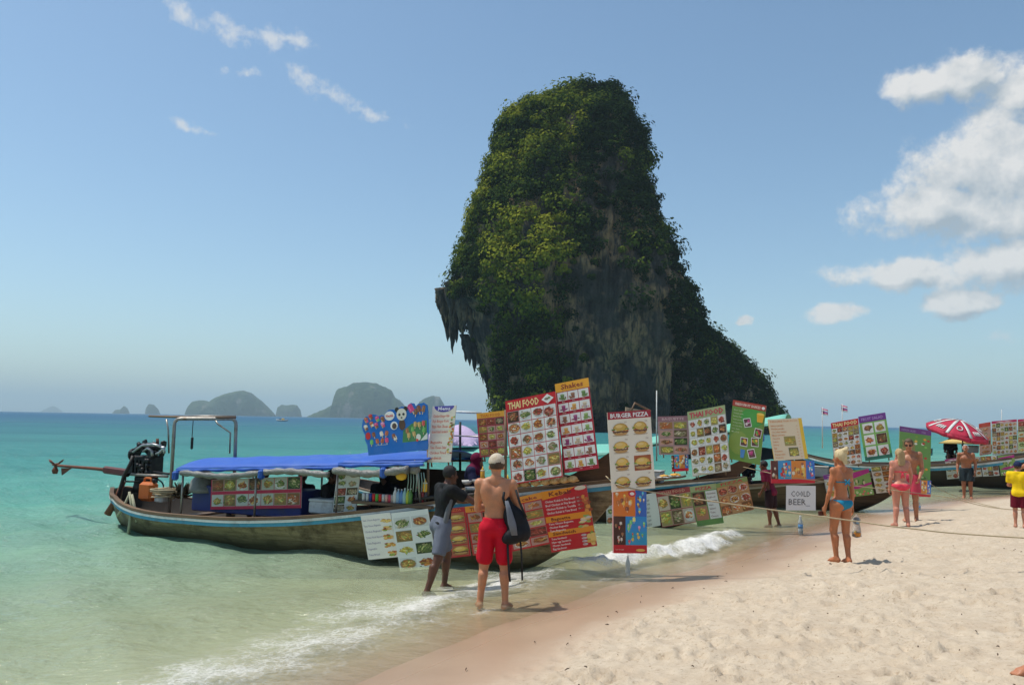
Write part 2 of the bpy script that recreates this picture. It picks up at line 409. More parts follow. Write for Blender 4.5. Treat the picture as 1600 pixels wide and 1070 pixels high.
patch = n.noise(n.v('MULTIPLY', pos, (0.4,1,1)), 0.03, 5, 0.6)
offp = n.m('MULTIPLY', off, n.mr(patch, 0.3, 0.7, 0.75, 1.3))
body = n.ramp(n.m('POWER', n.m('DIVIDE', offp, 600.0, clamp=True), 0.33), [(0.0,(0.62,0.60,0.40)),(0.17,(0.50,0.56,0.36)),(0.23,(0.28,0.46,0.31)),(0.29,(0.125,0.36,0.275)),(0.37,(0.058,0.255,0.225)),(0.55,(0.045,0.18,0.20)),(0.78,(0.033,0.125,0.195)),(1.0,(0.018,0.095,0.185))])
streak = n.noise(n.v('MULTIPLY', pos, (0.25,1.0,1)), 0.7, 6, 0.65)
wide = n.noise(n.v('MULTIPLY', pos, (0.12,1.0,1)), 0.11, 6, 0.7)
body = n.mix(n.m('ADD', n.mr(streak, 0.42, 0.72, 0, 0.36), n.mr(wide, 0.45, 0.7, 0, 0.4), clamp=True), body, n.mix(0.55, body, (0.0,0.06,0.08,1)))
dif = n.node('ShaderNodeBsdfDiffuse'); n.put(dif.inputs['Color'], body); n.l.new(nb, dif.inputs['Normal'])
tr = n.node('ShaderNodeBsdfTransparent'); n.put(tr.inputs['Color'], n.mix(n.mr(off, 0, 6), (0.98,0.98,0.93,1), (0.78,0.94,0.74,1)))
see = n.m('POWER', 2.718, n.m('MULTIPLY', n.m('MAXIMUM', off, 0.0), -0.17))
a = n.node('ShaderNodeMixShader'); n.l.new(n.m('MULTIPLY', see, 0.93), a.inputs[0]); n.l.new(dif.outputs[0], a.inputs[1]); n.l.new(tr.outputs[0], a.inputs[2])
fr = n.node('ShaderNodeFresnel'); fr.inputs['IOR'].default_value = 1.33; n.l.new(nb, fr.inputs['Normal'])
gl = n.node('ShaderNodeBsdfGlossy'); n.put(gl.inputs['Roughness'], n.mr(camd, 10, 200, 0.06, 0.28)); n.l.new(nb, gl.inputs['Normal'])
b = n.node('ShaderNodeMixShader'); n.l.new(n.m('MINIMUM', fr.outputs[0], n.mr(camd, 12, 150, 0.30, 0.14)), b.inputs[0]); n.l.new(a.outputs[0], b.inputs[1]); n.l.new(gl.outputs[0], b.inputs[2])
vo = n.node('ShaderNodeTexVoronoi'); vo.feature = 'DISTANCE_TO_EDGE'; vo.inputs['Scale'].default_value = 8.0
n.put(vo.inputs['Vector'], n.v('ADD', pos, n.v('SCALE', n.noise(pos, 5, 4, 0.6, col=True)))); vo.inputs['Vector'].links[0].from_node.inputs[1].links[0].from_node.inputs['Scale'].default_value = 0.30
lace = n.mr(vo.outputs['Distance'], 0.0, 0.16, 1, 0)
fn = n.m('ADD', n.m('MULTIPLY', lace, 0.13), n.m('ADD', n.m('MULTIPLY', n.noise(pos, 2.4, 7, 0.72), 0.85), n.m('MULTIPLY', n.noise(pos, 34, 4, 0.8), 0.62)))
ff = n.mr(n.m('ADD', fn, n.m('SUBTRACT', n.m('MULTIPLY', fo, 1.0), 1.0)), 0.38, 1.05, 0, 0.92, True)
ff = n.m('MULTIPLY', ff, n.mr(fo, 0.02, 0.2))
fd = n.node('ShaderNodeBsdfDiffuse'); fd.inputs['Color'].default_value = (0.82,0.80,0.76,1); n.l.new(n.bump(n.noise(pos, 22, 5, 0.7), 0.8, 0.05), fd.inputs['Normal'])
e = n.node('ShaderNodeMixShader'); n.l.new(ff, e.inputs[0]); n.l.new(b.outputs[0], e.inputs[1]); n.l.new(fd.outputs[0], e.inputs[2])
finish(n, e.outputs[0]); me.materials.append(m)

# ------------------------------------------------------------------ far islands
m, n = newmat('far_forest'); pos = n.geo()
fz = n.xyz(pos)[2]
c = n.mix(n.mr(n.noise(pos, 0.012, 6, 0.65), 0.35, 0.65), (0.018,0.040,0.020,1), (0.055,0.085,0.035,1))
c = n.mix(n.mr(n.noise(n.v('MULTIPLY', pos, (1,1,0.25)), 0.02, 5, 0.6), 0.58, 0.68), c, (0.17,0.16,0.13,1))
finish(n, pbsdf(n, c, 0.9, n.bump(n.noise(pos, 0.03, 5, 0.6), 1.0, 14.0), 0.1)); FAR = m
def island(label, D, prof, seed):
    """prof: outline points in photo pixels (x, top); the island gets a real ridge, flanks and depth"""
    xs = np.array([p[0] for p in prof], float); tops = np.array([p[1] for p in prof], float)
    xx = np.linspace(xs[0], xs[-1], 110); yy = np.interp(xx, xs, tops)
    wx = []; wz = []
    for a_, b_ in zip(xx, yy): p = at(a_, b_, D); wx.append(p.x); wz.append(p.z)
    wx = np.array(wx); wz = np.maximum(np.array(wz), 0.4); wid = wx[-1]-wx[0]
    V = np.linspace(-1, 1, 31); dep = wid*0.33
    Xg, Vg = np.meshgrid(wx, V); Zg = np.tile(wz, (31,1))
    edge = np.sqrt(np.clip(1-((Xg-(wx[0]+wx[-1])/2)/(wid/2))**2, 0.03, 1))
    Yg = D + Vg*dep*edge
    nn = fbm(np.stack([Xg/wid*9+seed, Vg*3.0, Zg/wid*4], -1), 4)
    fall = np.clip(1-np.abs(Vg)**2.2, 0, 1)**0.55
    Zg2 = Zg*fall*(1+0.30*nn*(1-fall)) + wz.max()*0.03*fbm(np.stack([Xg/wid*40, Vg*12, Xg*0+seed], -1), 3)*fall - 0.5
    nr, nc = Xg.shape; i, j = np.meshgrid(np.arange(nr-1), np.arange(nc-1), indexing='ij')
    F = np.stack([i*nc+j, i*nc+j+1, (i+1)*nc+j+1, (i+1)*nc+j], -1).reshape(-1,4)
    me = fast_mesh('island', np.stack([Xg, Yg, Zg2], -1).reshape(-1,3), F); me.materials.append(FAR)
    return tag(link(bpy.data.objects.new('island', me)), label, None, 'islands on the horizon', 'structure')
island('far blue island with a rounded central peak', 3400, [(291,647),(297,634),(303,627),(316,625),(330,628),(340,621),(352,616),(366,612),(379,610),(390,613),(398,619),(407,626),(417,636),(429,648)], 1)
island('far low flat topped islet right of the peaked island', 3900, [(431,649),(434,636),(440,632),(448,633),(457,632),(464,633),(469,640),(471,649)], 2)
island('far broad steep island with a flat summit', 3000, [(481,651),(497,644),(514,637),(526,630),(528,615),(530,607),(545,603),(553,598),(569,597),(588,599),(600,604),(611,609),(616,620),(625,626),(634,636),(639,651)], 3)
island('far dome shaped islet behind the ice cream board', 3300, [(645,652),(650,638),(655,628),(664,622),(676,618),(687,620),(694,632),(698,652)], 4)
island('far small islet with two bumps', 4600, [(176,645),(181,640),(189,639),(194,634),(198,637),(202,645)], 5)
island('far small rounded islet left of the peaked island', 4300, [(227,646),(229,636),(233,631),(240,632),(246,638),(250,646)], 6)
island('very faint islet low on the horizon', 9000, [(64,643),(74,638),(83,634),(90,638),(97,643)], 7)

# ------------------------------------------------------------------ the limestone tower
DROCK = 195.0
def edge_world(lst): return [(at(x_, y_, DROCK).x, at(x_, y_, DROCK).z) for x_, y_ in lst]
LE = edge_world([(772,684),(771,650),(768,620),(763,598),(756,578),(749,560),(741,542),(733,522),(727,504),(718,490),(696,476),(689,464),(696,448),(704,425),(713,395),(724,368),(736,335),(749,302),(757,276),(766,248),(776,214),(788,182),(818,158),(850,143),(878,131),(898,120),(912,117)])
RE = edge_world([(1118,684),(1117,640),(1113,590),(1108,545),(1100,505),(1087,465),(1076,425),(1058,380),(1046,335),(1040,295),(1028,252),(1014,215),(1000,180),(988,152),(976,132),(966,121),(955,117)])
def interp_edge(E, z): E = sorted(E, key=lambda q: q[1]); return np.interp(z, [q[1] for q in E], [q[0] for q in E])
ztop = min(max(q[1] for q in LE), max(q[1] for q in RE))-2.6
m, n = newmat('limestone'); pos = n.geo()
vs = n.v('MULTIPLY', pos, (1,1,0.14)); f = n.noise(vs, 0.35, 6, 0.65); f2 = n.noise(vs, 1.3, 5, 0.65); f3 = n.noise(pos, 0.12, 4, 0.55)
c = n.mix(n.mr(f, 0.35, 0.66), (0.020,0.020,0.018,1), (0.095,0.088,0.074,1))
c = n.mix(n.m('MULTIPLY', n.mr(f3, 0.44, 0.56), n.mr(f2, 0.38, 0.58)), c, (0.33,0.225,0.12,1))
c = n.mix(n.mr(n.noise(vs, 0.8, 5, 0.7), 0.52, 0.66, 0, 0.85), c, (0.022,0.022,0.02,1))
finish(n, pbsdf(n, c, 0.9, n.bump(n.m('ADD', f2, n.m('MULTIPLY', n.noise(pos, 2.0, 5, 0.65), 0.6)), 0.9, 0.9), 0.15)); LIME = m
NT, NZ = 330, 230
zz = np.linspace(-3.0, ztop+1.0, NZ); th = np.linspace(0, 2*math.pi, NT, endpoint=False)
T, ZZ = np.meshgrid(th, zz)
low = np.clip((ZZ-22)/8, 0, 1)
xl, xr = interp_edge(LE, ZZ)+2.1*low, interp_edge(RE, ZZ)-2.4
xc, ha = (xl+xr)/2, np.maximum((xr-xl)/2, 0.3)
top = np.clip((ztop-ZZ)/14, 0, 1)
hb = np.minimum(ha*0.95, 27)*np.clip(top*1.3, 0.2, 1)
ct, st = np.cos(T), np.sin(T)
e_ = 2/2.5
X = xc + ha*np.sign(ct)*np.abs(ct)**e_; Yr = DROCK + 6 + hb*np.sign(st)*np.abs(st)**e_
P3 = np.stack([X, Yr, ZZ], -1)
big = fbm(P3*np.array((0.06,0.06,0.045)), 4); fl = fbm(P3*np.array((0.28,0.28,0.05)), 4); fi = fbm(P3*np.array((0.8,0.8,0.35)), 3)
rid = 1-np.abs(fbm(P3*np.array((0.13,0.13,0.022))+40, 3))*2
front = np.clip(-st, 0, 1)
dsp = big*5.5*(0.3+0.7*front) + fl*3.0*(0.25+0.75*front) + fi*1.0 + rid*2.2*front
cave = np.exp(-(((X-at(1045,600,DROCK).x)/4.2)**2)) * np.clip((at(1045,520,DROCK).z-ZZ)/8, 0, 1)*front
dsp -= cave*7.0
nx, ny = ct*hb, st*ha; ln = np.hypot(nx, ny)+1e-6
PX, PY = X+nx/ln*dsp, Yr+ny/ln*dsp; PZ = ZZ + 0.8*fbm(P3*0.3+9, 3)
nr, nt = T.shape; i, j = np.meshgrid(np.arange(nr-1), np.arange(nt), indexing='ij'); j2 = (j+1) % nt
F = np.stack([i*nt+j, i*nt+j2, (i+1)*nt+j2, (i+1)*nt+j], -1).reshape(-1,4)
V = np.stack([PX, PY, PZ], -1).reshape(-1,3)
capi = len(V); V = np.vstack([V, [[PX[-1].mean(), PY[-1].mean(), ztop+1.8]]])
Fc = np.stack([(nr-1)*nt+np.arange(nt), (nr-1)*nt+(np.arange(nt)+1) % nt, np.full(nt, capi), np.full(nt, capi)], -1)
islet = empty('limestone_islet', (at(950,670,DROCK).x, DROCK, 0)); tag(islet, 'towering limestone islet draped in jungle with hanging stalactites', None, None, 'structure')
LOC = np.array(islet.location)
bm = bmesh.new()
me = bpy.data.meshes.new('cliff'); me.from_pydata((V-LOC).tolist(), [], F.tolist()+[(a, b, c_) for a, b, c_, _ in Fc.tolist()]); me.update()
me.polygons.foreach_set('use_smooth', [True]*len(me.polygons)); me.materials.append(LIME)
link(bpy.data.objects.new('cliff', me), islet)
# the lower shoulder on the right
hx0, hx1 = at(1035,600,DROCK+16).x, at(1218,600,DROCK+16).x
prof = [(1035,560),(1060,525),(1088,512),(1110,518),(1136,546),(1160,568),(1180,592),(1195,618),(1206,640),(1214,664),(1218,684)]
hp = [(at(a_, b_, DROCK+16).x, at(a_, b_, DROCK+16).z) for a_, b_ in prof]
gx = np.linspace(hx0, hx1, 90); gv = np.linspace(-1, 1, 60); GX, GV = np.meshgrid(gx, gv)
HZ = np.interp(GX, [q[0] for q in hp], [q[1] for q in hp])
fall = np.clip(1-np.abs(GV)**3.2, 0, 1)**0.5
HYl = DROCK+16+GV*20*np.sqrt(np.clip((hx1-GX)/(hx1-hx0)+0.15, 0.1, 1))
P3h = np.stack([GX, HYl, HZ*fall], -1); hd = fbm(P3h*0.15, 4)*2.4+fbm(P3h*0.6, 3)*0.9
HZZ = HZ*fall-2+hd*0.6; HYY = HYl+hd*1.5
nr2, nc2 = GX.shape; i, j = np.meshgrid(np.arange(nr2-1), np.arange(nc2-1), indexing='ij')
Fh = np.stack([i*nc2+j, i*nc2+j+1, (i+1)*nc2+j+1, (i+1)*nc2+j], -1).reshape(-1,4)
Vh = np.stack([GX, HYY, HZZ], -1).reshape(-1,3)
meh = fast_mesh('shoulder', Vh-LOC, Fh); meh.materials.append(LIME); link(bpy.data.objects.new('shoulder', meh), islet)

# stalactites hanging from the overhang
sr = random.Random(5)
for (px_, y0, y1, wd, dY) in [(694,462,512,1.5,-2),(700,462,534,2.1,0),(707,466,553,1.5,-3),(713,470,536,2.0,2),(719,478,520,1.6,1),(688,458,492,1.3,1),(697,455,505,1.8,-6),(722,486,530,1.2,-5),
        (728,525,566,1.3,0),(734,525,572,1.7,-2),(741,530,582,1.6,1),(747,540,572,1.3,-3),(752,548,590,0.8,0),(726,522,556,1.2,3),
        (763,585,624,0.9,0),(767,590,634,0.7,2),(760,580,606,0.8,-3),(771,600,645,0.9,-2),
        (686,452,478,1.0,-4),(691,450,500,1.2,-8),(704,440,498,1.7,-10),(711,446,516,1.3,-9),(718,452,506,1.6,-11),(726,460,520,1.3,-11),(742,520,560,1.0,-5),(755,545,600,1.0,-4),(774,590,640,1.1,-8),(785,560,612,1.0,-14),(684,466,484,.7,-1),
        (735,480,530,1.6,-10),(748,470,528,1.8,-12),(762,500,560,1.4,-13),(800,520,566,1.3,-19),(880,545,590,1.2,-22),(905,560,610,1.4,-22)]:
    a_, b_ = at(px_, y0, DROCK+4+dY), at(px_, y1, DROCK+4+dY); L = 9; mb = MB(); pts = []; rads = []
    for k in range(L+1):
        t = k/L; pts.append(np.array(a_.lerp(b_, t))-LOC+np.array((sr.uniform(-.12,.12), sr.uniform(-.12,.12), 0))); rads.append(max(0.05, wd*(1-t)**0.75*(1+sr.uniform(-.22,.22))))
    mb.tube(pts, rads, 9)
    mb.build('stalactite', LIME, islet)

# jungle: leaf clumps over the rock
def grown(Pg, Ng, count, seed, mask):
    r = np.random.default_rng(seed); out = []
    idx = r.integers(0, len(Pg), count*6); mk = mask(Pg[idx], Ng[idx], r); idx = idx[mk][:count]; return Pg[idx], Ng[idx]
def normals(A):
    du = np.gradient(A, axis=1); dv = np.gradient(A, axis=0); q = np.cross(du, dv); return q/(np.linalg.norm(q, axis=2, keepdims=True)+1e-9)
A = np.stack([PX, PY, PZ], -1); NA = normals(A)
sel = (np.sin(T) < 0.35)
Pg, Ng = A[sel], NA[sel]
pxof = lambda P: 800 + FPX*P[:,0]/P[:,1]
pyof = lambda P: 535 - FPX*((P[:,2]-HC)/P[:,1]*math.cos(PITCH)-math.sin(PITCH)) + 0.018*(pxof(P)-800)*1.0
def mask_main(P, Nn, r):
    X_, Y_ = pxof(P), pyof(P); nz_ = fbm(P*0.11+3, 3); n3 = fbm(P*np.array((0.3,0.3,0.07))+8, 3)
    v = 0.85 + 1.25*nz_ + 0.8*n3 + 0.35*np.clip(Nn[:,2], -1, 1)
    v += 0.35*np.clip((420-Y_)/200, -0.3, 1)
    v -= 1.0*np.exp(-((X_-978+30*n3)/44)**2)*np.clip((Y_-300+90*nz_)/190, 0, 1)               # bare streaked face
    v -= 0.55*np.exp(-((X_-905)/35)**2)*np.clip((Y_-450)/90, 0, 1)
    v -= 1.3*np.exp(-((X_-752)/38)**2)*np.clip((Y_-455)/40, 0, 1)                 # undercut grey face
    v += 0.9*np.exp(-((X_-822)/42)**2)*np.clip((Y_-420)/90, 0, 1)
    v -= 0.45*np.exp(-((X_-1050)/40)**2)*np.clip((Y_-520)/60, 0, 1)
    v -= (0.75+0.9*n3)*np.clip((X_-915)/30, 0, 1)*np.clip((1075-X_)/30, 0, 1)*np.clip((Y_-165)/60, 0, 1)
    v += 0.10*np.clip((X_-1040)/40, 0, 1)
    return r.random(len(P)) < np.clip(v, 0.015, 1)
P1, N1 = grown(Pg, Ng, 3300, 21, mask_main)
Ah = np.stack([GX, HYY, HZZ], -1); NAh = normals(Ah); selh = (GV < 0.35)
P2, N2_ = grown(Ah[selh], NAh[selh], 650, 22, lambda P, q, r: r.random(len(P)) < 0.9)
def bushes(P, Nn, seed, leaves, lo, hi):
    r = np.random.default_rng(seed); nb = len(P); rad = (lo+(hi-lo)*r.random(nb)**1.8)*(1+0.5*(r.random(nb) > 0.93))
    Nn = np.where((Nn*(P-np.array((P[:,0].mean(), DROCK+8, 0)))).sum(1, keepdims=True)*np.array((1,1,0.0)).sum()*0.5 < 0, -Nn, Nn)
    gro = Nn*0.6+np.array((0,0,0.75)); cen = P + gro*rad[:,None]*0.4
    k = np.repeat(np.arange(nb), leaves); M_ = len(k)
    q = r.normal(size=(M_,3)); q /= np.linalg.norm(q, axis=1, keepdims=True); q *= (r.random((M_,1))**0.3)
    c_ = cen[k] + q*rad[k][:,None]*np.array((1.05,1.05,0.8))
    nn = q*1.2 + 0.5*Nn[k] + r.normal(size=(M_,3))*0.35 + np.array((-0.15,0,0.45)); nn /= np.linalg.norm(nn, axis=1, keepdims=True)
    a_ = np.cross(nn, r.normal(size=(M_,3))); a_ /= np.linalg.norm(a_, axis=1, keepdims=True); b_ = np.cross(nn, a_)
    sz = r.uniform(0.17, 0.38, (M_,1))*(0.75+0.2*rad[k][:,None]); asp = r.uniform(0.5, 0.9, (M_,1))
    V = np.stack([c_-a_*sz, c_-b_*sz*asp+nn*sz*.15, c_+a_*sz, c_+b_*sz*asp-nn*sz*.15], 1).reshape(-1,3)
    tone = np.repeat(np.clip(0.42 + 1.0*fbm(P*0.11+60, 3) - 0.009*(pxof(P)-880).clip(0,45) + 0.0012*(860-pxof(P)).clip(-100,150) + r.normal(size=nb)*0.2, 0, 1), leaves) + 0.16*q[:,2] + r.normal(size=M_)*0.08  # besides random tone, sunlit left and clump tops painted lighter, shaded right darker
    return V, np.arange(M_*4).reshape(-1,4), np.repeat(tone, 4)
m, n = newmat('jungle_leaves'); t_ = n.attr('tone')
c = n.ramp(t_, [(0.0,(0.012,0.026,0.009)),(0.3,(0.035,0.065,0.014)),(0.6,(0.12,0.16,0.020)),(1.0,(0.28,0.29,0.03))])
d_ = n.node('ShaderNodeBsdfDiffuse'); n.put(d_.inputs['Color'], c); tl_ = n.node('ShaderNodeBsdfTranslucent'); n.put(tl_.inputs['Color'], c)
mx = n.node('ShaderNodeMixShader'); mx.inputs[0].default_value = 0.3; n.l.new(d_.outputs[0], mx.inputs[1]); n.l.new(tl_.outputs[0], mx.inputs[2]); finish(n, mx.outputs[0]); LEAF = m
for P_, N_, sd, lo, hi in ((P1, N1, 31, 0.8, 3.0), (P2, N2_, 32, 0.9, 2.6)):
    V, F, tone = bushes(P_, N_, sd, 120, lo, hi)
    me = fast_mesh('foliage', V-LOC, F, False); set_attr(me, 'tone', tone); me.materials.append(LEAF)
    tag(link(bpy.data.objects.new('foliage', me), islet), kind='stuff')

# ------------------------------------------------------------------ sea haze
HZX, HZY0, HZY1, HZ0, HZ1 = 16000, -16000, 16000, -6.0, 330.0
mb = MB(); mb.box(((0, 0, (HZ0+HZ1)/2)), (2*HZX, HZY1-HZY0, HZ1-HZ0))
m = bpy.data.materials.new('haze_air'); m.use_nodes = True; m.node_tree.nodes.clear(); n = N(m.node_tree)
pv = n.node('ShaderNodeVolumePrincipled'); pv.inputs['Density'].default_value = 0.00018; pv.inputs['Color'].default_value = (0.68,0.90,1.0,1); pv.inputs['Anisotropy'].default_value = 0.0
pv.inputs['Density Attribute'].default_value = ''; pv.inputs['Temperature Attribute'].default_value = ''; pv.inputs['Color Attribute'].default_value = ''
try: m.cycles.homogeneous_volume = True
except Exception: pass
o = n.node('ShaderNodeOutputMaterial'); n.l.new(pv.outputs[0], o.inputs['Volume'])
tag(mb.build('haze', m), 'thin sea haze in the air', kind='stuff')
# ------------------------------------------------------------------ printed menus: flat print laid out as coloured shapes on a board
m, n = newmat('menu_print'); c = n.attr('tint', 'Color'); pos = n.obj()
c = n.mix(n.mr(n.noise(pos, 3.0, 4, 0.6), 0.45, 0.8, 0, 0.10), c, (0.45,0.40,0.33,1))
finish(n, pbsdf(n, c, 0.42, n.bump(n.noise(pos, 4.0, 3, 0.5), 0.25, 0.02), 0.4)); PRINTM = m
_TX = {}
def text_shape(t, bold=0.0):
    """outline letters as triangles, cap height 1"""
    if (t, bold) in _TX: return _TX[t, bold]
    cu = bpy.data.curves.new('t', 'FONT'); cu.body = t; cu.resolution_u = 1; cu.offset = bold; cu.size = 1.0
    ob = bpy.data.objects.new('t', cu); me = bpy.data.meshes.new_from_object(ob)
    V = np.zeros(len(me.vertices)*3); me.vertices.foreach_get('co', V); V = V.reshape(-1,3)[:,:2]
    F = [tuple(p.vertices) for p in me.polygons]
    bpy.data.objects.remove(ob); bpy.data.curves.remove(cu); bpy.data.meshes.remove(me)
    if len(V):
        V = V.copy(); V[:,0] -= V[:,0].min(); V /= 0.69
    _TX[t, bold] = (V, F); return V, F
class Print:
    def __init__(s, W, H, seed=0): s.W, s.H, s.V, s.F, s.C, s.r = W, H, [], [], [], random.Random(seed)
    def poly(s, pts, col, lay):
        z = 0.0008*lay + s.r.random()*0.0006; o = len(s.V)
        s.V += [(x, y, z) for x, y in pts]; s.F.append(tuple(range(o, o+len(pts)))); s.C.append(col)
    def rect(s, x0, y0, x1, y1, col, lay=1): s.poly([(x0,y0),(x1,y0),(x1,y1),(x0,y1)], col, lay)
    def ell(s, cx, cy_, rx, ry, col, lay=3, k=10, a0=0, a1=2*math.pi, jit=0.0):
        e = k if a1-a0 >= 6.28 else k+1
        s.poly([(cx+rx*math.cos(a0+(a1-a0)*i/k)*(1+s.r.uniform(-jit,jit)), cy_+ry*math.sin(a0+(a1-a0)*i/k)*(1+s.r.uniform(-jit,jit))) for i in range(e)], col, lay)
    def text(s, t, x, y, h, col, lay=6, width=None, align='l', bold=0.0, slope=0.0):
        V, F = text_shape(t, bold)
        if not len(V): return
        w_ = V[:,0].max(); k = h if width is None else width/w_
        ox = x - {'l':0,'c':0.5,'r':1.0}[align]*w_*k; z = 0.0008*lay; o = len(s.V)
        s.V += [(ox+a*k, y+b*h+slope*(a*k), z) for a, b in V]
        for f in F: s.F.append(tuple(i+o for i in f)); s.C.append(col)
    def build(s, name, parent, O, eu, ev, nn):
        V = np.array(s.V); W3 = O + V[:,:1]*eu + V[:,1:2]*ev + V[:,2:3]*nn - np.array(parent.location)
        me = bpy.data.meshes.new(name); me.from_pydata(W3.tolist(), [], s.F); me.update()
        ca = me.color_attributes.new('tint', 'FLOAT_COLOR', 'CORNER')
        cols = np.concatenate([np.tile((*c, 1.0), (len(f), 1)) for c, f in zip(s.C, s.F)]).astype(np.float32)
        ca.data.foreach_set('color', cols.ravel()); me.materials.append(PRINTM)
        return link(bpy.data.objects.new(name, me), parent)
WHT, CRM, RED, DRED, ORG, YEL, BLK, GRN, PUR = (.82,.80,.76), (.74,.66,.52), (.55,.012,.02), (.30,.008,.015), (.80,.26,.02), (.85,.55,.05), (.02,.02,.02), (.10,.32,.05), (.20,.03,.25)
FOOD = [[(.50,.13,.03),(.70,.28,.05),(.30,.06,.02),(.75,.45,.12)], [(.17,.26,.05),(.08,.16,.03),(.40,.42,.14),(.60,.50,.28)], [(.72,.40,.08),(.80,.55,.16),(.55,.25,.05),(.25,.35,.06)],
        [(.42,.06,.03),(.60,.10,.05),(.25,.03,.02),(.7,.3,.2)], [(.55,.42,.25),(.35,.22,.10),(.65,.55,.38),(.2,.3,.08)], [(.80,.62,.10),(.85,.72,.25),(.6,.4,.05),(.3,.45,.1)],
        [(.30,.14,.05),(.18,.07,.03),(.5,.3,.12),(.6,.12,.05)], [(.75,.22,.06),(.85,.4,.12),(.6,.12,.03),(.8,.7,.5)]]
FRUIT = [[(.80,.62,.05),(.85,.72,.2),(.35,.45,.05)], [(.55,.05,.06),(.75,.15,.12),(.15,.4,.08)], [(.85,.35,.03),(.8,.5,.1),(.2,.35,.05)], [(.35,.03,.15),(.55,.08,.25),(.7,.6,.6)], [(.2,.5,.1),(.5,.65,.25),(.75,.75,.6)]]
def mute(c, k=.06): return tuple(v*(1-k)+g*k for v, g in zip(c, (.30,.22,.14)))
def dish(p, x0, y0, x1, y1, bg=WHT, pals=FOOD, plate=0.6, dens=30):
    r = p.r; b0 = r.uniform(.82,1.0); p.rect(x0, y0, x1, y1, tuple(c*b0 for c in bg), 2)
    w_, h_ = x1-x0, y1-y0; cx, cy_ = (x0+x1)/2+r.uniform(-.05,.05)*w_, (y0+y1)/2+r.uniform(-.06,.06)*h_; pal = [mute(c) for c in r.choice(pals)]
    if r.random() < .35:      # close-up that fills its cell
        k_ = r.uniform(.2,.45); p.rect(x0+w_*.02, y0+h_*.02, x1-w_*.02, y1-h_*.02, tuple(v*k_ for v in pal[1]), 3); sx = 1.22
    else: sx = 1.0
    if sx == 1.0 and r.random() < plate:
        e = r.uniform(.42,.50); p.ell(cx, cy_-h_*.02, w_*e, h_*e*.92, (.44,.42,.39), 3, 12); p.ell(cx, cy_, w_*e*.97, h_*e*.86, r.choice([(.74,.72,.68),(.70,.68,.62),(.32,.19,.09),(.6,.63,.6)]), 4, 12)
    a, b = min(w_*r.uniform(.34,.44)*sx, w_*.47), min(h_*r.uniform(.28,.41)*sx, h_*.46); tilt = r.uniform(-.9,.9)
    if sx == 1.0: cx += r.uniform(-.04,.04)*w_; cy_ += r.uniform(-.04,.04)*h_
    p.ell(cx, cy_, a*.92, b*.88, tuple(v*.55 for v in pal[0]), 5, 13, jit=.28)
    for i in range(dens):
        an, q = r.uniform(0, 6.28), r.random()**.6; f = r.uniform(.5, 1.5)*(1.15-.3*q); c = r.choice(pal); t = r.uniform(.045,.13)
        x, y = cx+math.cos(an)*q*a*.92, cy_+math.sin(an)*q*b*.9; ro = r.uniform(-.6,.6)+tilt; lx, ly = t*w_*r.uniform(.6,1.6), t*h_*r.uniform(.35,.8)
        p.poly([(x+lx*math.cos(k)*math.cos(ro)-ly*math.sin(k)*math.sin(ro), y+(lx*math.cos(k)*math.sin(ro)+ly*math.sin(k)*math.cos(ro))*.9) for k in (0,1.05,2.1,3.14,4.2,5.2)], tuple(min(.8, v*f) for v in c), 6+min(2, i//11))
    for i in range(r.choice((0,2,4))): p.ell(cx+r.uniform(-.4,.4)*w_, cy_+r.uniform(-.35,.35)*h_, w_*.06, h_*.04, r.choice([(.07,.18,.03),(.12,.25,.04),(.4,.04,.02)]), 9, 6, jit=.3)
def burger(p, x0, y0, x1, y1, bg=None):
    r = p.r; w_, h_ = (x1-x0)*r.uniform(.95,1.16), (y1-y0)*r.uniform(.85,1.12); cx = (x0+x1)/2+r.uniform(-.03,.03)*w_; y = y0+h_*.06; J = lambda v=.03: r.uniform(-v, v); bt = r.uniform(.8,1.15)
    if bg: p.rect(x0, y0, x1, y1, bg, 2)
    p.ell(cx, y+h_*.04, w_*.44, h_*.05, (.45,.36,.25) if not bg else tuple(v*.5 for v in bg), 3, 12)
    p.ell(cx, y+h_*.19, w_*.37, h_*.16, (.50,.27,.09), 4, 12, math.pi, 2*math.pi); p.rect(cx-w_*.37, y+h_*.18, cx+w_*.37, y+h_*.23, (.62,.40,.16), 4)
    for k in range(12): p.ell(cx+w_*(-.36+.065*k), y+h_*(.27+J()), w_*.06, h_*.07, mute(r.choice([(.14,.055,.03),(.20,.08,.04),(.10,.04,.02)]), .1), 5, 7, jit=.25)
    for k in range(9): p.ell(cx+w_*(-.36+.09*k+J(.02)), y+h_*(.36+J()), w_*.07, h_*.045, r.choice([(.50,.06,.03),(.70,.42,.05),(.55,.12,.04),(.66,.55,.35)]), 6, 7, jit=.3)
    for k in range(13): p.ell(cx+w_*(-.41+.068*k+J(.02)), y+h_*(.43+J(.04)), w_*.06, h_*.055, r.choice([(.16,.30,.04),(.26,.40,.07),(.10,.20,.03)]), 7, 7, jit=.35)
    p.ell(cx, y+h_*.47, w_*.39, h_*.34, tuple(v*bt for v in (.58,.32,.06)), 8, 16, 0, math.pi); p.ell(cx-w_*.03, y+h_*.54, w_*.31, h_*.22, tuple(v*bt for v in (.70,.46,.10)), 9, 14); p.ell(cx-w_*.08, y+h_*.62, w_*.18, h_*.11, (.80,.56,.20), 10, 12)
    for k in range(14): p.ell(cx+w_*r.uniform(-.25,.22), y+h_*r.uniform(.56,.76), w_*.012, h_*.010, (.82,.70,.42), 11, 5)
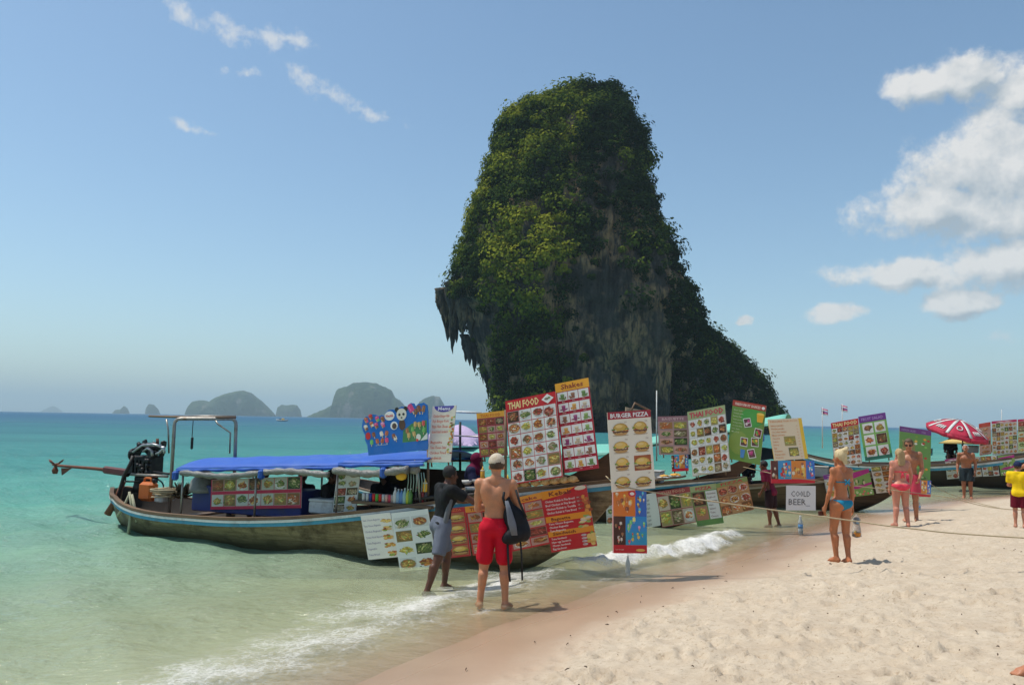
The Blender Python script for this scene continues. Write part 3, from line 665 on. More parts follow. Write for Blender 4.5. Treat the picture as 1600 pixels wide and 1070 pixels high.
def grid(p, x0, y0, x1, y1, cols, rows, fn, gx=.04, gy=.04, line=None):
    if line: p.rect(x0, y0, x1, y1, line, 1)
    cw, ch = (x1-x0)/cols, (y1-y0)/rows
    for i in range(cols):
        for j in range(rows): fn(x0+i*cw+cw*gx, y0+j*ch+ch*gy, x0+(i+1)*cw-cw*gx, y0+(j+1)*ch-ch*gy)
def lines(p, x0, y0, x1, y1, texts, col, fill=.55, slope=0, align='l', price=None):
    k = len(texts); dh = (y1-y0)/k
    for i, t in enumerate(texts):
        if not t: continue
        h = dh*fill; V, _ = text_shape(t); wmax = (x1-x0)
        ww = min(wmax, V[:,0].max()*h*1.0)
        p.text(t, x0 if align == 'l' else (x0+x1)/2, y1-(i+1)*dh+dh*.25, h, col, 6, ww, align, 0.012, slope)
        if price: p.text(price[i % len(price)], x1+.01, y1-(i+1)*dh+dh*.25, h, col, 6, None, 'l', 0.012)
def drink(p, x0, y0, x1, y1):
    r = p.r; w_, h_ = x1-x0, y1-y0; cx = (x0+x1)/2; p.rect(x0, y0, x1, y1, (.74,.73,.70), 2); c = mute(r.choice([(.45,.05,.08),(.22,.35,.08),(.65,.30,.05),(.28,.02,.15),(.25,.10,.05),(.55,.45,.32),(.10,.22,.05)]), .15)
    p.poly([(cx-w_*.13,y0+h_*.08),(cx+w_*.13,y0+h_*.08),(cx+w_*.2,y0+h_*.68),(cx-w_*.2,y0+h_*.68)], c, 4); p.ell(cx, y0+h_*.7, w_*.22, h_*.09, tuple(min(.8, v*1.5+.05) for v in c), 5)
    for i in range(9): p.ell(cx+r.uniform(-.36,.36)*w_, y0+h_*r.uniform(.08,.35), w_*r.uniform(.06,.13), h_*r.uniform(.05,.11), tuple(v*r.uniform(.6,1.3) for v in c), 6, 7)
def lolly(p, cx, cy_, w_, h_, c, tilt=0.0):
    ct, st = math.cos(tilt), math.sin(tilt); q = lambda pts: [(cx+a*ct-b*st, cy_+a*st+b*ct) for a, b in pts]
    p.poly(q([(-w_*.1,-h_*.5),(w_*.1,-h_*.5),(w_*.1,-h_*.15),(-w_*.1,-h_*.15)]), (.72,.55,.32), 4)
    p.poly(q([(-w_*.5,-h_*.2),(w_*.5,-h_*.2),(w_*.5,h_*.3)]+[(w_*.5*math.cos(k*.52), h_*.3+h_*.2*math.sin(k*.52)) for k in range(1,6)]+[(-w_*.5,h_*.3)]), c, 5)
    p.poly(q([(-w_*.3,-h_*.1),(-w_*.12,-h_*.1),(-w_*.12,h_*.35),(-w_*.3,h_*.32)]), tuple(min(.85, v*1.6+.06) for v in c), 6)
def cone(p, cx, cy_, w_, h_, c):
    p.poly([(cx,cy_-h_*.5),(cx+w_*.4,cy_+h_*.1),(cx-w_*.4,cy_+h_*.1)], (.62,.36,.12), 5); p.ell(cx, cy_+h_*.2, w_*.45, h_*.26, c, 6); p.ell(cx-w_*.1, cy_+h_*.3, w_*.2, h_*.12, tuple(min(.85, v*1.5+.08) for v in c), 7)
def icecreams(p, x0, y0, x1, y1, k, cols, size):
    for i in range(k):
        cx, cy_ = p.r.uniform(x0, x1), p.r.uniform(y0, y1); c = p.r.choice(cols)
        (lolly if p.r.random() < .6 else cone)(p, cx, cy_, *((size*.5, size) if p.r.random() < .5 else (size*.62, size*.9)), c)
ICE = [(.45,.12,.05),(.70,.08,.20),(.80,.70,.55),(.15,.45,.12),(.8,.5,.05),(.25,.09,.04),(.75,.25,.4),(.6,.03,.03)]

def board(corners, draw, label, name='menu_board', edge=(.6,.58,.55), thick=0.014, group=None, seed=1, cat='menu sign', outline=None, strings=None):
    """corners: world points tl, tr, br, bl; draw(Print) lays the print out in metres"""
    tl_, tr_, br_, bl_ = [np.array(c) for c in corners]
    eu = ((tr_-tl_)+(br_-bl_))/2; ev = ((tl_-bl_)+(tr_-br_))/2; W, H = np.linalg.norm(eu), np.linalg.norm(ev); cen = (tl_+tr_+br_+bl_)/4
    O = cen-eu/2-ev/2; eu, ev = eu/W, ev/H; nn = unit(np.cross(eu, ev))
    pts = outline(W, H) if outline else [(0,0),(W/3,0),(2*W/3,0),(W,0),(W,H/2),(W,H),(2*W/3,H),(W/3,H),(0,H),(0,H/2)]
    loc = O+eu*W/2; mb = MB(); k = len(pts)
    f_ = [O+eu*a+ev*b-nn*0.0015-loc for a, b in pts]; b_ = [v-nn*thick for v in f_]
    mb.add(f_+b_, [tuple(range(k)), tuple(range(2*k-1, k-1, -1))]+[(i, i+k, (i+1) % k+k, (i+1) % k) for i in range(k)])
    o = mb.build(name, mat('board_edge_%.2f_%.2f_%.2f' % edge, edge, 0.5, 0.2, 3), None, Vector(loc)); tag(o, label, cat, group)
    p = Print(W, H, seed); draw(p); p.build('print', o, O, eu, ev, nn)
    if strings:
        for a, tgt in strings:
            s0 = O+eu*a[0]*W+ev*a[1]*H; MB().tube([s0-loc, (s0+np.array(tgt))/2-loc+np.array((0,0,-.01)), np.array(tgt)-loc], 0.004, 5).build('string', mat('string', (.55,.5,.4), .8), o)
    return o, (O, eu, ev, nn, W, H)

# ---- designs -------------------------------------------------------
def d_thai(title='THAI FOOD', cols=4, rows=6, logo=True, bandc=RED, tcol=(.85,.68,.30), bg=RED):
    def f(p):
        W, H = p.W, p.H; hb = H*.135; p.rect(0, 0, W, H, bg, 0); p.rect(0, H-hb, W, H, bandc, 1)
        p.text(title, W*.05, H-hb*.80, hb*.58, tcol, 6, W*(.62 if logo else .9), 'l', .03)
        if logo:
            cx, cy_ = W*.84, H-hb*.5; p.poly([(cx-W*.12,cy_),(cx,cy_-hb*.42),(cx+W*.12,cy_),(cx,cy_+hb*.42)], WHT, 6); p.ell(cx-W*.02, cy_, W*.045, hb*.12, (.25,.2,.15), 7, 8); p.ell(cx+W*.03, cy_+hb*.06, W*.03, hb*.10, (.2,.25,.1), 8, 8)
        grid(p, W*.015, H*.012, W*.985, H-hb, cols, rows, lambda *a: dish(p, *a), .02, .03)
    return f
def d_shakes(p):
    W, H = p.W, p.H; p.rect(0, 0, W, H, (.42,.008,.03), 0); p.rect(0, H*.90, W, H, (.82,.38,.03), 1); p.text('Shakes', W*.5, H*.925, H*.055, (.25,.03,.02), 6, W*.66, 'c', .02)
    for j in range(7):
        y0 = H*(.018+.126*j); grid(p, W*.03, y0+H*.025, W*.97, y0+H*.118, 3, 1, lambda *a: drink(p, *a), .03, .0)
        for i in range(3): p.text('Shake', W*(.2+.3*i), y0+H*.004, H*.011, (.8,.7,.6), 6, None, 'c')
def d_burger(p):
    W, H = p.W, p.H; p.rect(0, 0, W, H, (.80,.73,.60), 0); p.rect(0, H*.905, W, H, (.36,.012,.03), 1); p.text('BURGER PIZZA', W*.5, H*.925, H*.052, (.82,.80,.78), 6, W*.88, 'c', .03)
    for j in range(4):
        for i in range(2):
            x0, y0 = W*(.04+.48*i), H*(.02+.22*j); burger(p, x0+W*.03, y0, x0+W*.42, y0+H*.19, (.40,.10,.03) if (i, j) == (1, 1) else None); p.text('120', x0+W*.33, y0+H*.175, H*.018, (.15,.05,.03), 9)
def d_iceposter(p):
    W, H = p.W, p.H; r = p.r; p.rect(0, 0, W, H, (.55,.01,.02), 0)
    p.rect(0, H*.58, W*.66, H, (.72,.18,.02), 1); p.rect(W*.66, H*.42, W, H, (.03,.13,.48), 1); p.rect(0, H*.13, W*.36, H*.58, (.06,.015,.01), 1); p.rect(W*.36, H*.34, W, H*.58, (.02,.26,.60), 2); p.rect(W*.36, H*.13, W, H*.34, (.02,.30,.52), 2)
    icecreams(p, W*.08, H*.66, W*.58, H*.92, 9, [(.25,.07,.03),(.85,.45,.06),(.8,.6,.4),(.5,.15,.03)], H*.10); p.ell(W*.56, H*.94, W*.12, H*.05, (.60,.02,.05), 8); p.ell(W*.56, H*.94, W*.07, H*.025, WHT, 9)
    icecreams(p, W*.72, H*.62, W*.94, H*.95, 9, [(.8,.75,.7),(.2,.08,.04),(.1,.5,.7),(.8,.6,.1)], H*.07)
    icecreams(p, W*.06, H*.18, W*.28, H*.54, 9, [(.3,.12,.05),(.5,.05,.04),(.7,.6,.5)], H*.07)
    icecreams(p, W*.44, H*.38, W*.92, H*.54, 8, [(.8,.3,.5),(.9,.8,.2),(.2,.6,.2)], H*.10); icecreams(p, W*.44, H*.17, W*.92, H*.30, 8, ICE, H*.07)
    p.text('Ice cream', W*.06, H*.05, H*.025, (.8,.6,.5), 6); p.ell(W*.8, H*.05, W*.14, H*.022, (.8,.45,.1), 6)
def d_kebab(p):
    W, H = p.W, p.H; R1, O1 = (.52,.008,.015), (.78,.27,.015); p.rect(0, 0, W, H, R1, 0); sl = .0
    p.poly([(0,H*.86),(W*.45,H*.90),(W*.75,H),(0,H)], O1, 1); p.ell(W*.86, H*.965, W*.13, H*.035, CRM, 2); p.text('Kebab', W*.16, H*.905, H*.065, (.18,.02,.01), 6, W*.50, 'l', .02)
    lines(p, W*.05, H*.60, W*.70, H*.85, ['Chicken Kebab in Pita Bread','Beef Chicken in Pita Bread','Chicken Kebab in Tortilla','Chicken Kebab in Tuna Bread'], (.85,.78,.72), .55)
    for k in range(4): p.ell(W*.79, H*(.82-.06*k), W*.07, H*.020, (.35,.05,.04), 5); p.text('120', W*.75, H*(.812-.06*k), H*.018, WHT, 7)
    for k in range(14): p.ell(W*p.r.uniform(.88,.99), H*p.r.uniform(.58,.86), W*.05, H*.03, p.r.choice(FOOD[0]), 4, 8, jit=.3)
    p.rect(0, H*.48, W, H*.575, O1, 1); p.text('Baguette', W*.12, H*.50, H*.05, (.18,.02,.01), 6, W*.42, 'l', .02)
    lines(p, W*.05, H*.31, W*.72, H*.48, ['Tuna Cheese Baguette','Chicken Baguette','Tuna Baguette'], (.85,.78,.72), .55); 
    for k in range(12): p.ell(W*p.r.uniform(.72,.95), H*p.r.uniform(.34,.52), W*.07, H*.02, p.r.choice([(.7,.45,.15),(.8,.6,.3),(.3,.4,.1),(.6,.55,.5)]), 4, 8, jit=.3)
    p.rect(0, H*.245, W, H*.335, O1, 1); p.text('Sandwich', W*.10, H*.265, H*.048, (.18,.02,.01), 6, W*.50, 'l', .02)
    lines(p, W*.05, H*.02, W*.62, H*.235, ['Tuna Sandwich','Ham egg Sandwich','Cheese Sandwich','Egg Sandwich'], (.85,.78,.72), .55)
    for k in range(4): p.ell(W*.76, H*(.205-.05*k), W*.06, H*.018, (.6,.5,.48), 5); p.text('100', W*.72, H*(.197-.05*k), H*.018, R1, 7)
    for k in range(14): p.ell(W*p.r.uniform(.85,.97), H*p.r.uniform(.04,.24), W*.05, H*.03, p.r.choice(FOOD[2]), 4, 8, jit=.3)
def d_stack(title, k=5, cols=2, bg=(.50,.02,.02), head=(.80,.30,.03), tc=(.35,.03,.02)):
    def f(p):
        W, H = p.W, p.H; p.rect(0, 0, W, H, bg, 0); p.rect(0, H*.875, W, H, head, 1); p.text(title, W*.5, H*.90, H*.06, tc, 6, W*.72, 'c', .02)
        grid(p, W*.04, H*.02, W*.96, H*.865, cols, k, lambda *a: dish(p, *a, bg=(.55,.30,.24), plate=.25, dens=24), .03, .07)
    return f
def d_burgers_red(p):
    W, H = p.W, p.H; p.rect(0, 0, W, H, (.48,.02,.03), 0); p.text('PIZZA', W*.5, H*.93, H*.045, (.75,.2,.05), 6, W*.6, 'c', .02)
    grid(p, W*.06, H*.02, W*.94, H*.91, 1, 4, lambda *a: burger(p, *a, bg=(.45,.14,.07)), .02, .05)
def d_list(title, items, col=(.60,.10,.06), bg=(.80,.74,.62), pics=True, headc=(.10,.08,.40)):
    def f(p):
        W, H = p.W, p.H; p.rect(0, 0, W, H, bg, 0)
        if headc: p.ell(W*.5, H*1.0, W*.42, H*.11, headc, 1, 14, math.pi, 2*math.pi); p.text(title, W*.5, H*.925, H*.06, (.80,.78,.85), 6, W*.5, 'c', .03)
        lines(p, W*.08, H*.03, W*.76, H*.87, items, col, .50)
        if pics:
            for k in range(34): p.ell(W*p.r.uniform(.82,.97), H*p.r.choice([.2,.33,.45,.55,.66,.78])+H*p.r.uniform(-.04,.04), W*.05, H*.018, p.r.choice(p.r.choice(FOOD)), 4, 7, jit=.3)
    return f
def d_grid(cols, rows, bg=WHT, line=(.45,.40,.36), head=None, title='', hc=RED, tc=(.85,.8,.7), pals=FOOD, band=None):
    def f(p):
        W, H = p.W, p.H; p.rect(0, 0, W, H, line, 0); top = H
        if head: top = H*(1-head); p.rect(0, top, W, H, hc, 1); p.text(title, W*.5, top+H*head*.22, H*head*.55, tc, 6, W*.7, 'c', .03)
        if band:
            ch = top/rows; p.rect(0, 0, W, top, band, 1)
            for j in range(rows): grid(p, W*.01, j*ch+ch*.20, W*.99, (j+1)*ch-ch*.02, cols, 1, lambda *a: dish(p, *a, bg=bg, pals=pals), .02, .0)
        else: grid(p, W*.01, H*.01, W*.99, top, cols, rows, lambda *a: dish(p, *a, bg=bg, pals=pals), .02, .03)
    return f
def d_mixed(p):
    W, H = p.W, p.H; p.rect(0, 0, W, H, (.76,.78,.74), 0)
    for j in range(4):
        dish(p, W*.04, H*(.03+.23*j), W*.48, H*(.22+.23*j), (.76,.78,.74), [FOOD[5], FOOD[2], FOOD[1]], .4); dish(p, W*.52, H*(.03+.23*j), W*.97, H*(.22+.23*j), (.76,.78,.74), [FOOD[5], FOOD[0], FOOD[1]], .4)
def d_baguettes(p):
    W, H = p.W, p.H; p.rect(0, 0, W, H, (.80,.76,.68), 0)
    lines(p, W*.05, H*.05, W*.62, H*.96, ['Ham Cheese Baguette','Tuna Cheese Baguette','Chicken Baguette','Chicken Kebab Baguette','Tuna Baguette','Vegetable','Tuna Bread'], (.35,.30,.40), .32)
    for j in range(5):
        for k in range(14): p.ell(W*(.82+p.r.uniform(-.13,.13)), H*(.10+.185*j+p.r.uniform(-.04,.04)), W*.07, H*.022, p.r.choice(FOOD[0]+FOOD[2]+[(.25,.4,.08),(.7,.5,.25)]), 4+k % 3, 7, jit=.3)
def d_green(p):
    W, H = p.W, p.H; p.rect(0, 0, W, H, (.16,.30,.06), 0); p.ell(W*.62, H*.75, W*.34, H*.16, (.07,.34,.06), 1, 14); p.ell(W*.3, H*.3, W*.28, H*.2, (.24,.34,.07), 1, 14); p.rect(0, H*.90, W, H, (.42,.05,.03), 2); p.text('FRESH FRUIT SHAKES', W*.46, H*.925, H*.042, (.8,.6,.5), 6, W*.76, 'c', .03); p.ell(W*.92, H*.945, W*.05, H*.026, WHT, 7)
    lines(p, W*.06, H*.45, W*.36, H*.87, ['Mango shake','Pineapple shake','Banana shake','Watermelon shake','Orange shake','Coconut shake','Lime shake','Mixed fruit'], (.55,.62,.40), .38)
    for (x, y, t, pal) in [(.50,.66,.3,FRUIT[3]),(.84,.52,-.1,FRUIT[1]),(.46,.33,.0,FRUIT[2]),(.78,.36,.1,FRUIT[2]),(.72,.16,.35,FRUIT[3])]:
        a, b = W*.11, H*.075; q = [(-a,-b),(a,-b),(a,b),(-a,b)]; ro = lambda s: [(W*x+(u*math.cos(t)-v*math.sin(t))*s, H*y+(u*math.sin(t)+v*math.cos(t))*s) for u, v in q]
        p.poly(ro(1.0), WHT, 3); p.poly(ro(.84), (.12,.05,.05), 4)
        for k in range(6): p.ell(W*x+p.r.uniform(-.5,.5)*a, H*y+p.r.uniform(-.4,.4)*b, a*.35, b*.35, p.r.choice(pal), 5, 7)
    p.poly([(W*.78,H*.70),(W*.94,H*.70),(W*.97,H*.84),(W*.75,H*.84)], (.85,.42,.03), 5); p.ell(W*.86, H*.84, W*.11, H*.02, (.9,.6,.1), 6); p.poly([(W*.40,H*.06),(W*.50,H*.06),(W*.52,H*.20),(W*.38,H*.20)], (.08,.25,.55), 5)
def d_plainlist(title, items, bg=(.80,.66,.46), pics=True):
    def f(p):
        W, H = p.W, p.H; p.rect(0, 0, W, H, bg, 0); p.rect(W*.9, 0, W, H, (.85,.55,.05), 1); p.text(title, W*.06, H*.92, H*.042, (.72,.25,.05), 6, W*.80)
        lines(p, W*.05, H*.03, W*.62, H*.88, items, (.70,.28,.10), .5)
        for j in range(11): p.text('80', W*.80, H*(.05+.075*j), H*.030, (.70,.28,.10), 6)
        if pics: dish(p, W*.38, H*.34, W*.72, H*.57, (.55,.42,.06), [FOOD[5]], 0); dish(p, W*.46, H*.08, W*.76, H*.30, WHT, [FOOD[5]], .5)
    return f
def d_icewide(p):
    W, H = p.W, p.H; p.rect(0, 0, W, H, (.60,.01,.03), 0); p.rect(0, H*.18, W*.16, H, (.10,.02,.015), 1); p.rect(W*.16, H*.18, W*.46, H, (.04,.30,.62), 1); p.rect(W*.46, H*.18, W*.80, H, (.75,.25,.04), 1); p.rect(W*.80, H*.18, W, H, (.05,.18,.58), 1); p.rect(W*.16, H*.18, W*.46, H*.55, (.02,.36,.62), 2)
    icecreams(p, W*.03, H*.25, W*.13, H*.9, 8, [(.3,.12,.05),(.6,.5,.4)], H*.16); icecreams(p, W*.2, H*.28, W*.42, H*.85, 14, ICE, H*.2); icecreams(p, W*.5, H*.28, W*.76, H*.85, 12, [(.85,.5,.1),(.3,.1,.05),(.8,.7,.5)], H*.24); icecreams(p, W*.83, H*.25, W*.97, H*.9, 12, [(.8,.8,.8),(.7,.05,.1),(.1,.5,.7)], H*.15)
def d_beer(p):
    W, H = p.W, p.H; p.rect(0, 0, W, H, (.70,.70,.70), 0); p.text('CO0LD', W*.16, H*.56, H*.22, (.06,.06,.07), 6, W*.66); p.text('BEER_', W*.08, H*.22, H*.24, (.06,.06,.07), 6, W*.72)
def d_purple(title, cols=2, rows=3):
    def f(p):
        W, H = p.W, p.H; p.rect(0, 0, W, H, (.10,.36,.10), 0); p.rect(0, H*.30, W, H*.86, (.22,.45,.10), 1); p.rect(0, 0, W, H*.10, (.02,.16,.11), 2); p.rect(0, H*.85, W, H, (.17,.035,.26), 2); p.text(title, W*.5, H*.89, H*.06, (.45,.30,.60), 6, W*.8, 'c', .02)
        grid(p, W*.06, H*.06, W*.95, H*.84, cols, rows, lambda *a: dish(p, *a, plate=.15, dens=16), .07, .07)
    return f
def d_blurgreen(p):
    W, H = p.W, p.H; p.rect(0, 0, W, H, (.13,.30,.07), 0); p.rect(W*.1, H*.1, W*.5, H*.8, (.24,.24,.07), 1); p.rect(0, H*.92, W, H, (.16,.04,.22), 1); p.text('PAPAYA SALAD', W*.06, H*.935, H*.035, (.45,.35,.6), 6, W*.45); p.text('100', W*.70, H*.935, H*.035, (.5,.4,.6), 6)
    for k in range(30): p.ell(W*p.r.uniform(.3,.95), H*p.r.uniform(.12,.88), W*.05, H*.018, p.r.choice(FRUIT[2]+FRUIT[4]+[(.5,.05,.03)]), 4, 7)
    lines(p, W*.08, H*.3, W*.4, H*.85, ['Papaya salad','Spring rolls','Fried rice','Noodle soup','Satay'], (.5,.5,.2), .3)
def d_swoosh(p):
    W, H = p.W, p.H; p.rect(0, 0, W, H, (.22,.36,.09), 0); p.poly([(0,H*.62),(W,H*.85),(W,H),(0,H*.88)], (.45,.02,.20), 1); p.poly([(0,H*.30),(W*.4,H*.28),(W,H*.40),(W,H*.48),(W*.3,H*.40)], (.45,.02,.20), 1)
    for k in range(26): p.ell(W*p.r.uniform(.05,.95), H*p.r.uniform(.04,.18), W*.05, H*.04, p.r.choice(FRUIT[1]+FRUIT[4]), 4, 7)
    for k in range(12): p.ell(W*p.r.uniform(.25,.7), H*p.r.uniform(.44,.66), W*.05, H*.07, p.r.choice(FOOD[1]+[(.5,.5,.45)]), 4, 7)
# ------------------------------------------------------------------ longtail boats
U_ = [0,.35,1,2,4,5.5,7,8.3,9.2,9.8,10.25,10.6]
B_ = [.16,.46,.78,.98,1.1,1.06,.92,.68,.44,.27,.14,.06]
S_ = [.74,.66,.52,.45,.49,.61,.82,1.05,1.20,1.29,1.35,1.40]
K_ = [.22,-.05,-.22,-.3,-.32,-.32,-.3,-.26,-.08,.36,.80,1.22]
hb_ = lambda u: float(np.interp(u, U_, B_)); hs_ = lambda u: float(np.interp(u, U_, S_)); hk_ = lambda u: float(np.interp(u, U_, K_))
def sm_(tab, u):
    return float(np.mean([np.interp(min(max(u+d_, 0), 10.6), U_, tab) for d_ in (-.5,-.25,0,.25,.5)])) if .5 < u < 10.1 else float(np.interp(u, U_, tab))
def hull_pt(u, q, side, ins=0.0):
    b, zs, zk = max(sm_(B_, u)-ins, .01), sm_(S_, u), sm_(K_, u)+ins*.8
    return (u, side*b*q**.52, zk+(zs-zk)*q**1.35)
m, n = newmat('weathered_hull'); pos = n.obj(); x_, y_, z_ = n.xyz(pos)
gr = n.noise(n.v('MULTIPLY', pos, (.6,1,7)), 3.0, 6, 0.65); st_ = n.noise(pos, 1.6, 6, 0.7); sc = n.noise(n.v('MULTIPLY', pos, (1,1,4)), 9, 4, .7)
c = n.mix(n.mr(gr, .32, .68), (.17,.13,.07,1), (.36,.29,.165,1)); c = n.mix(n.mr(st_, .50, .64, 0, .85), c, (.07,.05,.03,1)); c = n.mix(n.mr(sc, .6, .72, 0, .5), c, (.42,.38,.26,1))
c = n.mix(n.mr(n.m('ADD', z_, n.m('MULTIPLY', n.m('SUBTRACT', st_, .5), .5)), .02, .3, .8, 0), c, (.035,.038,.022,1))
seam = n.m('PINGPONG', n.m('MULTIPLY', z_, 1.0), .09); hgt = n.m('ADD', n.m('MULTIPLY', gr, .6), n.mr(seam, 0, .012, -.6, 0))
finish(n, pbsdf(n, c, .6, n.bump(hgt, .5, .02), .3)); HULL1 = m
HULLD = mat('dark_hull_wood', (.075,.05,.03), .6, .45, 3, .3, .02, dirt=(.02,.016,.012), stretch=(.5,1,4))
WOOD = mat('boat_wood', (.17,.105,.06), .65, .4, 4, .3, .01, dirt=(.07,.045,.03), stretch=(.4,1,3))
PROW = mat('prow_wood', (.10,.055,.032), .6, .4, 5, .3, .01, dirt=(.03,.02,.015), stretch=(.5,1,2))
WHITEP = mat('white_boat_paint', (.62,.62,.58), .5, .2, 6, .15, .005, dirt=(.33,.30,.25))
BLUEP = mat('blue_boat_paint', (.07,.30,.44), .5, .25, 6, .15, .005, dirt=(.10,.18,.20))
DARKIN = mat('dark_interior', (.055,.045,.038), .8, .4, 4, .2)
STEEL = mat('steel_tube', (.30,.28,.25), .4, .35, 10, .2, .003, metal=.6, dirt=(.16,.09,.05))
BLACKM = mat('oily_black_metal', (.016,.016,.018), .45, .4, 12, .4, .005, metal=.3, dirt=(.05,.045,.04))
RUST = mat('rusty_iron', (.16,.05,.025), .75, .4, 14, .4, .004, dirt=(.06,.03,.02))
ROPEM = mat('rope_fibre', (.40,.32,.20), .9, .3, 30, .5, .004)
class Boat:
    def __init__(s, origin, direc):
        s.o = np.array((origin[0], origin[1], 0.0)); e = np.array((direc[0], direc[1], 0.0)); s.e = unit(e); s.l = np.array((-s.e[1], s.e[0], 0.0)); s.rz = math.atan2(s.e[1], s.e[0])
    def w(s, p): return s.o + s.e*p[0] + s.l*p[1] + np.array((0,0,p[2]))
    def loc(s, P): d_ = np.array(P)-s.o; return np.array((d_@s.e, d_@s.l, d_[2]))
    def L(s, x, y, yl=None, a=None, b=None):
        """sight line against the boat's lengthwise plane y = yl, or the upright plane through (u, y) points a and b; local result"""
        if a is None: a, b = (0, yl), (10, yl)
        A_, B2_ = s.w((a[0], a[1], 0)), s.w((b[0], b[1], 0)); t = unit(B2_-A_); nn = np.array((-t[1], t[0], 0)); dr = np.array(ray(x, y)); cm = np.array(CAM)
        return s.loc(cm + dr*(((A_-cm)@nn)/(dr@nn)))
    def W(s, *a, **k): return s.w(s.L(*a, **k))
def sweep(path, side, hgt, wid, drop=0.0):
    """flat strake along a list of hull points"""
    rows = []
    for p in path:
        p = np.array(p); rows.append([p+np.array((0, side*wid, -drop)), p+np.array((0, side*wid, -drop-hgt)), p+np.array((0, 0, -drop-hgt)), p+np.array((0, 0, -drop))])
    mb = MB(); A = np.array(rows); k = len(A); V = A.reshape(-1,3)
    F = [(i*4+j, (i+1)*4+j, (i+1)*4+(j+1) % 4, i*4+(j+1) % 4) if side > 0 else (i*4+(j+1) % 4, (i+1)*4+(j+1) % 4, (i+1)*4+j, i*4+j) for i in range(k-1) for j in range(4)]
    return mb.add(V, F, False)
def make_boat(b, label, hullm, stripe1, stripe2, name='longtail_boat'):
    r = empty(name, Vector(b.o), b.rz); tag(r, label, 'boat')
    us = np.concatenate([np.linspace(0, 1, 8), np.linspace(1.2, 8.6, 32), np.linspace(8.8, 10.6, 16)]); qs = np.linspace(0, 1, 10)
    rows = []
    for u in us:
        rows.append([hull_pt(u, q, -1) for q in qs[::-1]]+[hull_pt(u, q, 1) for q in qs[1:]])
    mb = MB(); mb.sheet(rows); nc = len(rows[0])
    mb.add([rows[0][i] for i in range(nc)], [tuple(range(nc))])
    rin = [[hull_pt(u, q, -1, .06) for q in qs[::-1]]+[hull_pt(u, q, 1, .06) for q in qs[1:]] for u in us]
    o = mb.build('hull', hullm, r)
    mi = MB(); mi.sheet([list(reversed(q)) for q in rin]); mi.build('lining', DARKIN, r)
    dk = MB()
    for u0, u1 in zip(np.arange(.5, 9.2, .42), np.arange(.5, 9.2, .42)+.41):
        um = (u0+u1)/2; z_ = max(.12, sm_(K_, um)+.28); zk_ = max(sm_(K_, u0), sm_(K_, u1)); q_ = max(min(sm_(B_, u0), sm_(B_, u1))*(max(z_-zk_-.06, .02)/(sm_(S_, um)-zk_))**(.52/1.35)-.09, .04); dk.box((um, 0, z_), (.40, 2*q_, .03))
    dk.build('deck', WOOD, r)
    for sd in (-1, 1):
        top = [np.array(hull_pt(u, 1, sd)) for u in us]
        sweep([p+np.array((0,-sd*.05,.025)) for p in top], sd, .05, .10).build('gunwale', WOOD, r)
        sweep([p+np.array((0,0,-.027)) for p in top], sd, .042, .048).build('white_stripe', stripe1, r)
        sweep([p+np.array((0,0,-.071)) for p in top], sd, .060, .026).build('painted_stripe', stripe2, r)
    # upswept stem post
    rows = []
    for t in np.linspace(0, 1, 12):
        u = 9.5+1.45*t; z1 = np.interp(t, [0,.25,.5,.75,1], [1.30,1.45,1.66,1.90,2.14]); hh = np.interp(t, [0,.25,.5,.75,1], [.30,.42,.48,.32,.14]); wd = np.interp(t, [0,.3,1], [.16,.09,.045])
        rows.append([(u,-wd,z1),(u,-wd*.7,z1-hh),(u,wd*.7,z1-hh),(u,wd,z1),(u,-wd,z1)])
    mp = MB(); mp.sheet([list(reversed(q)) for q in rows], smooth=False); mp.add([rows[-1][i] for i in range(4)], [(3,2,1,0),(0,1,2,3)]); mp.build('stem_post', PROW, r)
    for u in (2.2, 4.4, 6.4, 8.4): MB().box((u, 0, sm_(S_, u)-.12), (.2, 2*hb_(u)-.12, .04)).build('thwart', WOOD, r)
    return r
def canopy(r, u0, u1, half, zfun, rise, m_, posts, name='canopy', base=.4, drop=.05):
    rows = []; k = 26
    for u in np.linspace(u0, u1, k):
        sag = .012*abs(math.sin((u-u0)*2.6)); rows.append([(u, y, zfun(u)+rise*(1-(y/half)**2)-sag*(1-(abs(y)/half)**4)+.004*math.sin(u*9+y*5)) for y in np.linspace(-half, half, 13)])
    c_ = MB().sheet([list(q) for q in rows], .012).build(name, m_, r)
    for sd in (-1, 1):                                             # hanging hem and edge pole
        hem = [[(u, sd*(half+.004), zfun(u)+.0), (u, sd*(half+.010+.006*math.sin(u*17)), zfun(u)-drop-.014*math.sin(u*11))] for u in np.linspace(u0, u1, 60)]
        MB().sheet(hem, .006).build('hem', m_, c_)
        MB().tube([(u, sd*(half-.02), zfun(u)-.035) for u in np.linspace(u0, u1, 12)], .018, 7).build('edge_pole', STEEL, r)
    for u in posts:
        for sd in (-1, 1): MB().tube([(u, sd*min(half-.03, sm_(B_, u)-.10), sm_(S_, u)-.12), (u, sd*(half-.03), zfun(u)-.02)], .02, 7).build('canopy_post', STEEL, r)
    return c_
BLUETARP = mat('blue_tarpaulin', (.03,.105,.43), .55, .2, 3, .25, .02, spec=.25, dirt=(.07,.15,.42))
TEALTARP = mat('teal_tarpaulin', (.16,.46,.36), .6, .2, 3, .35, .03, dirt=(.22,.44,.36))
CLEAR = mat('cloudy_plastic', (.20,.195,.175), .35, .35, 6, .6, .03, spec=.5, dirt=(.12,.115,.10))

